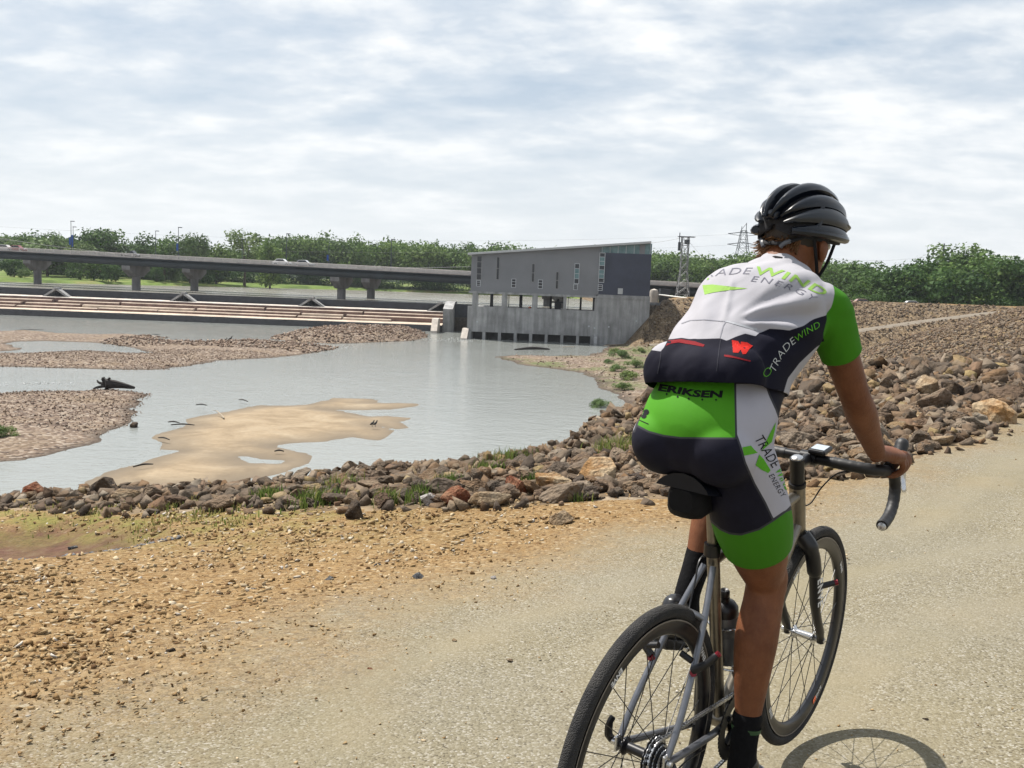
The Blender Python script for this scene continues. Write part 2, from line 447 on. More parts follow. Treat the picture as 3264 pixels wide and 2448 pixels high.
# ---- ground materials
def ground_mat():
    t = NT('trail_gravel')
    P = t.coord('Object')
    tr = t.attr('trail')                      # signed distance from the trail edge, + on the trail
    rd = t.attr('reddirt'); gr = t.attr('grassy')
    wob = t.noise(0.9, 4); wob2 = t.noise(7, 4)
    f = t.math('ADD', tr, t.math('ADD', t.math('MULTIPLY_ADD', wob, 1.6, -0.8), t.math('MULTIPLY_ADD', wob2, 0.7, -0.35)))
    n = t.node('ShaderNodeMapRange', interpolation_type='SMOOTHSTEP'); t.l.new(f, n.inputs[0])
    n.inputs[1].default_value = -0.75; n.inputs[2].default_value = 1.0
    ft = n.outputs[0]
    c1 = t.voro(130, P, out='Color'); c2 = t.voro(38, P, out='Color')
    s1 = t.node('ShaderNodeSeparateColor'); t.l.new(c1, s1.inputs[0])
    s2 = t.node('ShaderNodeSeparateColor'); t.l.new(c2, s2.inputs[0])
    fine = t.ramp(s1.outputs[0], [(0.0, (0.072, 0.060, 0.041)), (0.12, (0.130, 0.111, 0.072)), (0.45, (0.174, 0.152, 0.101)), (0.8, (0.198, 0.177, 0.127)), (0.97, (0.29, 0.27, 0.23))])
    orange = t.ramp(s2.outputs[0], [(0.0, (0.080, 0.042, 0.017)), (0.25, (0.158, 0.092, 0.036)), (0.6, (0.215, 0.135, 0.058)), (0.9, (0.27, 0.188, 0.098)), (1.0, (0.31, 0.27, 0.20))])
    ofine = t.ramp(s1.outputs[1], [(0.0, (0.10, 0.060, 0.027)), (0.5, (0.195, 0.126, 0.058)), (1.0, (0.26, 0.183, 0.095))])
    orange = t.mix(t.ramp(s2.outputs[1], [(0.35, 0.0), (0.5, 1.0)]), orange, ofine)
    # washed, dusty bands running with the trail
    cx = t.node('ShaderNodeCombineXYZ'); t.l.new(t.math('MULTIPLY', tr, 1.0), cx.inputs[0])
    sepx = t.node('ShaderNodeSeparateXYZ'); t.l.new(P, sepx.inputs[0])
    t.l.new(t.math('MULTIPLY', t.math('ADD', sepx.outputs[0], sepx.outputs[1]), 0.16), cx.inputs[1])
    band = t.noise(1.5, 5, 0.6, vec=cx.outputs[0], dist=0.4)
    dust = t.mix(t.ramp(band, [(0.45, 0.0), (0.62, 0.75)]), fine, (0.19, 0.165, 0.108))
    for c_, w_, a_ in ((0.95, 0.16, 0.55), (2.35, 0.20, 0.6), (3.0, 0.07, 0.5), (3.75, 0.22, 0.5)):
        dd = t.math('SUBTRACT', t.math('ADD', tr, t.math('MULTIPLY_ADD', t.noise(0.45, 2), 0.9, -0.45)), c_)
        g_ = t.math('EXPONENT', t.math('MULTIPLY', t.math('MULTIPLY', dd, dd), -1.0 / (w_ * w_)))
        g_ = t.math('MULTIPLY', g_, t.ramp(t.noise(1.7, 4, 0.6), [(0.40, 0.0), (0.58, a_)]))
        dust = t.mix(g_, dust, (0.215, 0.182, 0.120))
    grey = t.noise(0.55, 4, 0.6)
    dust = t.mix(t.ramp(grey, [(0.42, 0.0), (0.62, 0.5)]), dust, t.mix(0.5, fine, (0.185, 0.176, 0.150)))
    col = t.mix(ft, orange, dust)
    red = t.ramp(t.noise(9, 7, 0.75), [(0.3, (0.050, 0.030, 0.022)), (0.5, (0.098, 0.050, 0.034)), (0.62, (0.12, 0.075, 0.050)), (0.75, (0.125, 0.105, 0.085))])
    col = t.mix(t.step(t.math('ADD', rd, t.math('MULTIPLY_ADD', t.noise(2.2, 4), 0.9, -0.45)), 0.0, 0.25), col, red)
    grs = t.ramp(t.noise(30, 5, 0.7), [(0.3, (0.075, 0.085, 0.022)), (0.6, (0.19, 0.165, 0.05)), (0.75, (0.24, 0.16, 0.07))])
    col = t.mix(t.math('MULTIPLY', gr, t.ramp(t.noise(3.5, 5, 0.6), [(0.38, 0.0), (0.62, 0.95)])), col, grs)
    big = t.noise(0.35, 3)
    col = t.mix(0.35, col, t.mix(big, (0.6, 0.6, 0.6), (1.25, 1.25, 1.25)), 'MULTIPLY')
    t.base(col); t.rough(0.95); t.spec(0.15)
    d1 = t.voro(130, P); d2 = t.voro(38, P); d3 = t.noise(12, 5, 0.6)
    h = t.math('ADD', t.math('MULTIPLY', d1, -0.35), t.math('ADD', t.math('MULTIPLY', t.math('MULTIPLY', d2, -1.0), t.math('SUBTRACT', 1.25, ft)), t.math('MULTIPLY', d3, 0.5)))
    t.bump(h, 0.6, 0.010)
    return t.mat
def bank_mat():
    t = NT('bank_rubble'); P = t.coord('Object')
    c = t.node('ShaderNodeSeparateColor'); t.l.new(t.voro(3.4, P, out='Color'), c.inputs[0])
    col = t.ramp(c.outputs[0], [(0.0, (0.035, 0.026, 0.02)), (0.4, (0.10, 0.072, 0.048)), (0.75, (0.17, 0.125, 0.08)), (1.0, (0.25, 0.20, 0.145))])
    col = t.mix(t.ramp(t.noise(0.5, 4), [(0.4, 0.0), (0.65, 0.6)]), col, (0.20, 0.145, 0.085))
    col = t.mix(0.6, col, t.ramp(t.noise(9, 6, 0.7), [(0.3, 0.45), (0.7, 1.4)]), 'MULTIPLY')
    t.base(col); t.rough(0.95); t.spec(0.1)
    t.bump(t.math('MULTIPLY', t.voro(3.4, P), -1.0), 0.9, 0.15)
    return t.mat
def bar_mat(kind):
    t = NT(kind); P = t.coord('Object')
    hgt = t.attr('above')                                   # metres above the water: wet margin is darker
    if kind == 'bar_sand':
        nz = t.noise(0.35, 6, 0.62, dist=0.5); n2 = t.noise(3.0, 5, 0.6)
        col = t.ramp(nz, [(0.32, (0.190, 0.142, 0.090)), (0.5, (0.250, 0.192, 0.125)), (0.68, (0.295, 0.238, 0.165))])
        col = t.mix(0.5, col, t.ramp(n2, [(0.3, 0.8), (0.7, 1.18)]), 'MULTIPLY')
        n = t.node('ShaderNodeMapRange'); t.l.new(t.math('ADD', hgt, t.math('MULTIPLY_ADD', nz, 0.10, -0.05)), n.inputs[0])
        n.inputs[1].default_value = 0.0; n.inputs[2].default_value = 0.17
        col = t.mix(n.outputs[0], (0.135, 0.108, 0.078), col)
        t.bump(n2, 0.3, 0.05)
    else:
        c = t.node('ShaderNodeSeparateColor'); t.l.new(t.voro(4.2, P, out='Color'), c.inputs[0])
        col = t.ramp(c.outputs[0], [(0.0, (0.05, 0.033, 0.027)), (0.35, (0.125, 0.088, 0.065)), (0.7, (0.185, 0.138, 0.10)), (1.0, (0.29, 0.245, 0.20))])
        sandy = (0.185, 0.136, 0.088)
        col = t.mix(t.ramp(t.noise(0.22, 5, 0.6), [(0.50, 0.0), (0.72, 0.7)]), col, sandy)
        if kind == 'beach_mud':
            col = t.mix(t.ramp(t.noise(0.16, 5, 0.65), [(0.45, 0.0), (0.6, 0.75)]), col, t.mix(t.noise(2.0, 4), (0.045, 0.07, 0.018), (0.12, 0.15, 0.05)))
        n = t.node('ShaderNodeMapRange'); t.l.new(hgt, n.inputs[0]); n.inputs[1].default_value = 0.0; n.inputs[2].default_value = 0.12
        col = t.mix(n.outputs[0], (0.06, 0.045, 0.034), col)
        t.bump(t.math('MULTIPLY', t.voro(4.2, P), -1.0), 0.8, 0.12)
    t.base(col); t.rough(0.9); t.spec(0.2)
    return t.mat
def farland_mat():
    t = NT('far_grass')
    col = t.ramp(t.noise(0.09, 5, 0.6), [(0.35, (0.055, 0.085, 0.022)), (0.52, (0.12, 0.17, 0.042)), (0.70, (0.21, 0.17, 0.085))])
    col = t.mix(0.5, col, t.ramp(t.noise(1.2, 4), [(0.3, 0.7), (0.7, 1.25)]), 'MULTIPLY')
    t.base(col); t.rough(0.95); t.spec(0.1); return t.mat
MAT_GROUND = ground_mat(); MAT_BANK = bank_mat()
MAT_BARG = bar_mat('bar_gravel'); MAT_SAND = bar_mat('bar_sand'); MAT_BEACH = bar_mat('beach_mud'); MAT_FAR = farland_mat()
def bed_mat():
    return simple('river_bed', (0.09, 0.075, 0.05), 0.9, scale=0.4)

if True:
    fz = GZONE[QF]
    fzone = np.where((fz == 9).all(1), 9, np.where(fz == 9, -1, fz).max(1))
    V3 = np.stack([GX, GY, GZ], 1)
    RD = poly_sd(GX, GY, REDDIRT)
    GRASSY = sstep(GSA, -2.2, -0.2) * sstep(-GX, -0.5, 3.5) * sstep(-np.hypot(GX, GY), -60, -40) * (1 - 0.75 * sstep(RD, -0.1, 0.6))
    for zid, nm, mt in ((0, 'ground', MAT_GROUND), (1, 'riverbank', MAT_BANK), (2, 'gravel_bar', MAT_BARG), (3, 'sand_bar', MAT_SAND), (4, 'beach', MAT_BEACH), (5, 'far_bank', MAT_FAR), (9, 'river_bed', bed_mat())):
        fs = QF[fzone == zid]
        if not len(fs): continue
        used, inv_ = np.unique(fs, return_inverse=True)
        me = npmesh(nm, V3[used], inv_.reshape(fs.shape))
        fattr(me, 'trail', -GT[used]); fattr(me, 'reddirt', RD[used]); fattr(me, 'grassy', GRASSY[used]); fattr(me, 'above', V3[used, 2] - ZW)
        o = link(nm, me, mt, smooth=True); tag(o, kind='structure')

    # ---- water
    def water_mat(name, base, rg, sc, st, streak):
        t = NT(name)
        mp_ = t.node('ShaderNodeMapping'); t.l.new(t.coord('Object'), mp_.inputs[0]); mp_.inputs['Scale'].default_value = (1.0, 1.7, 1)
        a = t.noise(sc, 5, 0.6, vec=mp_.outputs[0], dist=0.3); b = t.noise(sc * 0.16, 4, 0.55, vec=mp_.outputs[0], dist=0.8)
        big = t.noise(0.035, 4, 0.6, dist=1.0)
        t.base(t.mix(big, base, tuple(c * streak for c in base)))
        t.rough(t.ramp(b, [(0.3, rg * 0.7), (0.7, rg * 1.5)])); t.spec(0.5)
        t.p.inputs['IOR'].default_value = 1.33
        t.bump(t.math('ADD', a, t.math('MULTIPLY', b, 1.2)), st, 0.10)
        return t.mat
    wm = water_mat('river_water', (0.195, 0.205, 0.195), 0.10, 1.5, 0.45, 1.2)
    n = 120
    gx = np.linspace(-260, 90, n); gy = np.linspace(14, 209, n)
    X_, Y_ = np.meshgrid(gx, gy)
    ii, jj = np.meshgrid(np.arange(n - 1), np.arange(n - 1), indexing='ij')
    WF = np.stack([ii * n + jj, ii * n + jj + 1, (ii + 1) * n + jj + 1, (ii + 1) * n + jj], -1).reshape(-1, 4)
    me = npmesh('river_water', np.stack([X_.ravel(), Y_.ravel(), np.full(n * n, ZW)], 1), WF)
    tag(link('river_water', me, wm), kind='structure')
    wp = water_mat('pool_water', (0.20, 0.19, 0.165), 0.2, 0.9, 0.4, 1.08)
    me = npmesh('upstream_pool', np.array([(-420, 210.6, ZP), (84, 210.6, ZP), (84, 420, ZP), (-420, 420, ZP)]), np.array([(0, 1, 2, 3)]))
    tag(link('upstream_pool', me, wp), kind='structure')

# ---------------------------------------------------------------- rocks
def rock_mat(name, per_object, bar=False):
    t = NT(name)
    if per_object:
        oi = t.node('ShaderNodeObjectInfo'); rnd = oi.outputs['Random']; P = t.coord('Object')
        off = t.node('ShaderNodeVectorMath', operation='ADD'); t.l.new(P, off.inputs[0]); 
        cx = t.node('ShaderNodeCombineXYZ'); t.l.new(t.math('MULTIPLY', rnd, 37.0), cx.inputs[0]); t.l.new(cx.outputs[0], off.inputs[1])
        P = off.outputs[0]
    else:
        rnd = t.attr('rnd'); P = t.coord('Object')
    hue = t.ramp(rnd, [(0.0, (0.050, 0.038, 0.030)), (0.22, (0.115, 0.088, 0.064)), (0.42, (0.085, 0.055, 0.036)), (0.55, (0.155, 0.126, 0.096)), (0.70, (0.125, 0.073, 0.037)), (0.82, (0.20, 0.168, 0.130)), (0.92, (0.135, 0.082, 0.050)), (1.0, (0.22, 0.165, 0.08))])
    sc = 5.0 if per_object else 4.0
    if bar: hue = t.ramp(rnd, [(0.0, (0.065, 0.042, 0.034)), (0.3, (0.15, 0.105, 0.080)), (0.6, (0.21, 0.150, 0.115)), (0.85, (0.27, 0.205, 0.16)), (1.0, (0.36, 0.31, 0.27))])
    nz = t.noise(sc, 7, 0.65, vec=P); n2 = t.noise(sc * 0.45, 4, 0.5, vec=P)
    col = t.mix(1.0, hue, t.ramp(nz, [(0.28, 0.55), (0.5, 1.0), (0.72, 1.35)]), 'MULTIPLY')
    col = t.mix(t.ramp(n2, [(0.52, 0.0), (0.66, 0.6)]), col, t.mix(rnd, (0.15, 0.082, 0.036), (0.20, 0.165, 0.12)))
    t.base(col); t.rough(0.9); t.spec(0.2)
    t.bump(t.math('ADD', nz, t.math('MULTIPLY', t.voro(sc * 2.2, P), 0.5)), 0.6, 0.08 if per_object else 0.12)
    return t.mat
MAT_ROCK = rock_mat('riprap_stone', True); MAT_RUBBLE = rock_mat('rubble_stone', False); MAT_BARSTONE = rock_mat('bar_stone', False, True)

def hull_rock(seed, flat=0.7, npts=15, bev=0.05, sub=False):
    r_ = np.random.default_rng(seed)
    bm = bmesh.new()
    for _ in range(npts):
        v = r_.normal(size=3); v /= np.abs(v).max() ** 0.55 * np.linalg.norm(v) ** 0.45
        v *= (0.42 + 0.13 * r_.random()); v[2] *= flat
        bm.verts.new(v)
    res = bmesh.ops.convex_hull(bm, input=bm.verts)
    bmesh.ops.delete(bm, geom=[g for g in res['geom_interior'] if isinstance(g, bmesh.types.BMVert)], context='VERTS')
    loose = [v for v in bm.verts if not v.link_faces]
    if loose: bmesh.ops.delete(bm, geom=loose, context='VERTS')
    bmesh.ops.dissolve_limit(bm, angle_limit=R(14), verts=bm.verts, edges=bm.edges)
    if bev > 0:
        bmesh.ops.bevel(bm, geom=list(bm.edges), offset=bev, segments=1, affect='EDGES', clamp_overlap=True)
    if sub:
        bmesh.ops.triangulate(bm, faces=bm.faces)
        bmesh.ops.subdivide_edges(bm, edges=bm.edges, cuts=2, use_grid_fill=True)
        for v in bm.verts:
            n = mnoise.fractal(v.co * 3.2 + Vector((seed, 0, 0)), 0.8, 2.0, 4)
            v.co += v.co.normalized() * 0.055 * n
    for v in bm.verts:
        if v.co.length > 0.62: v.co *= 0.62 / v.co.length
    bmesh.ops.triangulate(bm, faces=bm.faces)
    bmesh.ops.recalc_face_normals(bm, faces=bm.faces)
    me = bpy.data.meshes.new('stone'); bm.to_mesh(me); bm.free()
    return me
def mesh_np(me):
    v = np.empty(len(me.vertices) * 3, np.float32); me.vertices.foreach_get('co', v)
    me.calc_loop_triangles()
    f = np.empty(len(me.loop_triangles) * 3, np.int32); me.loop_triangles.foreach_get('vertices', f)
    return v.reshape(-1, 3), f.reshape(-1, 3)
def rand_rots(n, tilt=1.0):
    q = RNG.normal(size=(n, 4)); q[:, 1:3] *= tilt
    q /= np.linalg.norm(q, axis=1)[:, None]
    w, x, y, z = q.T
    return np.stack([np.stack([1 - 2 * (y * y + z * z), 2 * (x * y - z * w), 2 * (x * z + y * w)], -1),
                     np.stack([2 * (x * y + z * w), 1 - 2 * (x * x + z * z), 2 * (y * z - x * w)], -1),
                     np.stack([2 * (x * z - y * w), 2 * (y * z + x * w), 1 - 2 * (x * x + y * y)], -1)], -2)
def scatter_mesh(protos, pos, size, tilt=0.5, name='rubble', aniso=0.25):
    """joined stones: protos list of (V,F)"""
    n = len(pos); which = RNG.integers(0, len(protos), n)
    rot = rand_rots(n, tilt); rnd = RNG.random(n)
    sc = size[:, None] * (1 + aniso * (RNG.random((n, 3)) * 2 - 1))
    Vs = []; Fs = []; As = []; base = 0
    for k, (V, F) in enumerate(protos):
        idx = np.where(which == k)[0]
        if not len(idx): continue
        W = np.einsum('nij,nvj->nvi', rot[idx], V[None] * sc[idx][:, None, :]) + pos[idx][:, None, :]
        Vs.append(W.reshape(-1, 3)); nv = len(V)
        Fs.append((F[None] + (np.arange(len(idx)) * nv)[:, None, None]).reshape(-1, 3) + base); base += len(idx) * nv
        As.append(np.repeat(rnd[idx], nv))
    me = npmesh(name, np.concatenate(Vs), np.concatenate(Fs)); fattr(me, 'rnd', np.concatenate(As))
    return me
PROTO_BIG = [hull_rock(100 + i, 0.62 + 0.03 * (i % 5), 13 + i % 6, 0.035, True) for i in range(14)]
PROTO_MID = [mesh_np(hull_rock(200 + i, 0.65, 11 + i % 4, 0.03)) for i in range(8)]
PROTO_LOW = [mesh_np(hull_rock(300 + i, 0.6, 9, 0.0)) for i in range(8)]
PROTO_FLAT = [mesh_np(hull_rock(340 + i, 0.38, 9, 0.0)) for i in range(8)]

def in_view(x, y, m=3.0):
    a = np.degrees(np.arctan2(x, y)); return np.abs(a) < 29 + m

riprap = None
if True:
    # near strip of riprap: dart throwing, large stones first
    riprap = empty('riprap', (0, 0, 0)); tag(riprap, kind='structure')
    cand = []
    S_ = np.array(SHOULDER)
    n = 90000
    x = RNG.uniform(-16, 17, n); y = RNG.uniform(6.5, 26, n)
    sa, _ = polyline_sd(x, y, SHOULDER)
    nearw_ = np.interp(x, [-12, -6, -3, -0.5, 1.5, 4, 7, 12], [0.5, 1.2, 2.8, 4.4, 5.6, 6.0, 4.5, 4.0])
    keep = (sa > 0.05) & (sa < nearw_ + 2.2) & in_view(x, y, 3)
    x, y, sa = x[keep], y[keep], sa[keep]
    buf = np.zeros((9000, 3)); np_ = 0
    for size_lo, size_hi, tries in ((0.34, 0.48, 1200), (0.19, 0.29, 9000), (0.12, 0.19, 20000), (0.08, 0.12, 22000)):
        for k in RNG.permutation(len(x))[:tries]:
            s_ = RNG.uniform(size_lo, size_hi)
            if size_lo > 0.3 and (RNG.random() < 0.90): continue
            s_ *= 0.62 if x[k] < -2.0 else (0.85 if x[k] < 3 else 0.92)
            if np_:
                d = (buf[:np_, 0] - x[k]) ** 2 + (buf[:np_, 1] - y[k]) ** 2
                if (d < (0.40 * (buf[:np_, 2] + s_)) ** 2).any(): continue
            buf[np_] = (x[k], y[k], s_); np_ += 1
            if np_ >= 8990: break
    placed = buf[:np_].copy()
    zs = zat(placed[:, 0], placed[:, 1])
    ang = placed[:, 2] / np.hypot(placed[:, 0], placed[:, 1]) * in_view(placed[:, 0], placed[:, 1], 1.0)
    order = np.argsort(-ang)
    for k in order[:296]:
        o = bpy.data.objects.new('stone', PROTO_BIG[RNG.integers(len(PROTO_BIG))]); COL.objects.link(o)
        s_ = placed[k, 2]; sx, sy, sz = s_ * RNG.uniform(0.85, 1.35), s_ * RNG.uniform(0.8, 1.1), s_ * RNG.uniform(0.75, 1.1)
        o.scale = (sx, sy, sz); o.rotation_euler = (RNG.normal() * 0.35, RNG.normal() * 0.35, RNG.uniform(0, 6.28))
        o.location = (placed[k, 0], placed[k, 1], zs[k] + 0.17 * sz)
        o.parent = riprap
        if not o.data.materials: o.data.materials.append(MAT_ROCK)
    rest = order[296:]
    pr = placed[rest]
    me = scatter_mesh(PROTO_LOW, np.stack([pr[:, 0], pr[:, 1], zs[rest] + 0.12 * pr[:, 2]], 1), pr[:, 2] * 1.1, 0.5, 'stone_rubble')
    tag(link('stone_rubble', me, MAT_RUBBLE, riprap), kind='stuff')
    # chips between them
    n = 9000
    x = RNG.uniform(-16, 17, n); y = RNG.uniform(6.5, 22, n)
    sa, _ = polyline_sd(x, y, SHOULDER)
    keep = (sa > -0.25) & (sa < 10) & in_view(x, y, 4)
    x, y = x[keep], y[keep]; zc = zat(x, y); sz = RNG.uniform(0.06, 0.2, len(x))
    me = scatter_mesh(PROTO_LOW, np.stack([x, y, zc + 0.1 * sz], 1), sz, 0.5, 'stone_chips')
    tag(link('stone_chips', me, MAT_RUBBLE, riprap), kind='stuff')

    # far slopes of the cove: stones too many to count
    def slope_stones(name, n, cond, smin, smax, lift=0.15, box=(0, 115, 20, 205), protos=PROTO_LOW, parent=None, mat=None):
        x = RNG.uniform(box[0], box[1], n); y = RNG.uniform(box[2], box[3], n)
        zz_, zone, sA, sB = heights(x, y)
        keep = cond(x, y, zz_, zone, sA, sB) & in_view(x, y, 2)
        x, y, zz_ = x[keep], y[keep], zz_[keep]
        u = RNG.random(len(x)); sz = smin + (smax - smin) * u ** 2.2
        me = scatter_mesh(protos, np.stack([x, y, zz_ + lift * sz], 1), sz, 0.55, name)
        return tag(link(name, me, mat or MAT_RUBBLE, parent), kind='stuff')
    def off_ramp(x, y): return np.abs(polyline_sd(x, y, RAMP)[0]) + RNG.normal(size=x.shape) * 0.8 > 2.4
    slope_stones('riprap_rubble', 14000, lambda x, y, z, zo, sa, sb: (zo == 1) & (sa > 3) & (z > ZW + 0.2), 0.10, 0.32, box=(-14, 16, 9, 34))
    slope_stones('riprap_rubble', 56000, lambda x, y, z, zo, sa, sb: (zo == 1) & (sa > 0) & (z > ZW + 0.2) & (y < 110) & (y > 16), 0.13, 0.60, box=(2, 70, 16, 110))
    slope_stones('riprap_rubble', 44000, lambda x, y, z, zo, sa, sb: ((zo == 1) | (x > 24)) & ((sa > 0)) & (sb > 0) & (z > ZW + 0.1) & off_ramp(x, y), 0.2, 0.7, box=(16, 118, 95, 204))
    slope_stones('bar_stones', 46000, lambda x, y, z, zo, sa, sb: (zo == 2) & (z > ZW - 0.02), 0.06, 0.26, box=(-62, 0, 60, 125), protos=PROTO_FLAT, mat=MAT_BARSTONE)
    slope_stones('bar_stones', 14000, lambda x, y, z, zo, sa, sb: (zo == 2) & (z > ZW - 0.05), 0.15, 0.6, box=(-60, -8, 130, 200), mat=MAT_BARSTONE)
    slope_stones('beach_stones', 5000, lambda x, y, z, zo, sa, sb: (zo == 4) & (z > ZW), 0.10, 0.4, box=(-5, 60, 80, 180), mat=MAT_BARSTONE)

    # coarse orange gravel of the apron and grit on the trail
    def gravel_mat():
        t = NT('apron_gravel'); rnd = t.attr('rnd')
        col = t.ramp(rnd, [(0.0, (0.10, 0.056, 0.026)), (0.2, (0.19, 0.118, 0.054)), (0.5, (0.27, 0.182, 0.090)), (0.75, (0.33, 0.24, 0.13)), (0.93, (0.38, 0.31, 0.21)), (1.0, (0.42, 0.39, 0.35))])
        t.base(t.mix(1.0, col, t.ramp(t.noise(25, 4), [(0.3, 0.75), (0.7, 1.2)]), 'MULTIPLY')); t.rough(0.95); t.spec(0.15); return t.mat
    n = 64000
    r_ = np.exp(RNG.uniform(np.log(2.6), np.log(13), n)); a_ = np.radians(RNG.uniform(-33, 30, n))
    x, y = r_ * np.sin(a_), r_ * np.cos(a_)
    sa, _ = polyline_sd(x, y, SHOULDER); gt, _ = polyline_sd(x, y, TRAIL); rd = poly_sd(x, y, REDDIRT)
    w = sstep(gt + 0.5 * fbm(x, y, 0.8, 3, 61), -0.7, 1.0)
    keep = (sa < 0.3) & (RNG.random(n) < np.maximum(w, 0.02)) & (rd < 0.1)
    x, y = x[keep], y[keep]; zc = np.interp(0, [0, 1], [0, 1]) + zat(x, y)
    sz = 0.006 + 0.036 * RNG.random(len(x)) ** 3.4 * (0.4 + w[keep]) * (0.7 + 0.05 * np.hypot(x, y))
    me = scatter_mesh(PROTO_FLAT, np.stack([x, y, zc + 0.08 * sz], 1), sz, 0.3, 'loose_gravel')
    tag(link('loose_gravel', me, gravel_mat()), kind='stuff')
    # grey gravel line along the edge of the red dirt
    e_ = [(-5.2, 5.65), (-3.75, 5.95), (-3.3, 6.3), (-2.93, 6.72), (-2.75, 7.0), (-2.66, 7.25)]
    t_ = RNG.random(700) * (len(e_) - 1); i_ = t_.astype(int); fr = (t_ - i_)[:, None]
    p_ = np.array(e_)[i_] * (1 - fr) + np.array(e_)[np.minimum(i_ + 1, len(e_) - 1)] * fr + RNG.normal(size=(700, 2)) * 0.05
    sz = RNG.uniform(0.015, 0.05, 700)
    me = scatter_mesh(PROTO_LOW, np.column_stack([p_, zat(p_[:, 0], p_[:, 1]) + 0.1 * sz]), sz, 0.4, 'grey_gravel')
    tag(link('grey_gravel', me, simple('grey_gravel', (0.10, 0.10, 0.105), 0.9, scale=12, var=0.4)), kind='stuff')

# ---------------------------------------------------------------- dam, bridge, powerhouse, masts
MAT_CONC = None
def conc_mat(name, col, stain=0.35, sc=0.5):
    t = NT(name); P = t.coord('Object')
    nz = t.noise(sc, 6, 0.62); mp_ = t.node('ShaderNodeMapping'); t.l.new(P, mp_.inputs[0]); mp_.inputs['Scale'].default_value = (1.0, 1.0, 0.12)
    dr = t.noise(1.1, 5, 0.6, vec=mp_.outputs[0])
    c = t.ramp(nz, [(0.3, tuple(k * 0.75 for k in col)), (0.7, tuple(k * 1.2 for k in col))])
    c = t.mix(stain, c, t.ramp(dr, [(0.35, 0.45), (0.65, 1.25)]), 'MULTIPLY')
    t.base(c); t.rough(0.9); t.spec(0.2); t.bump(t.noise(3.0, 5), 0.25, 0.03); return t.mat

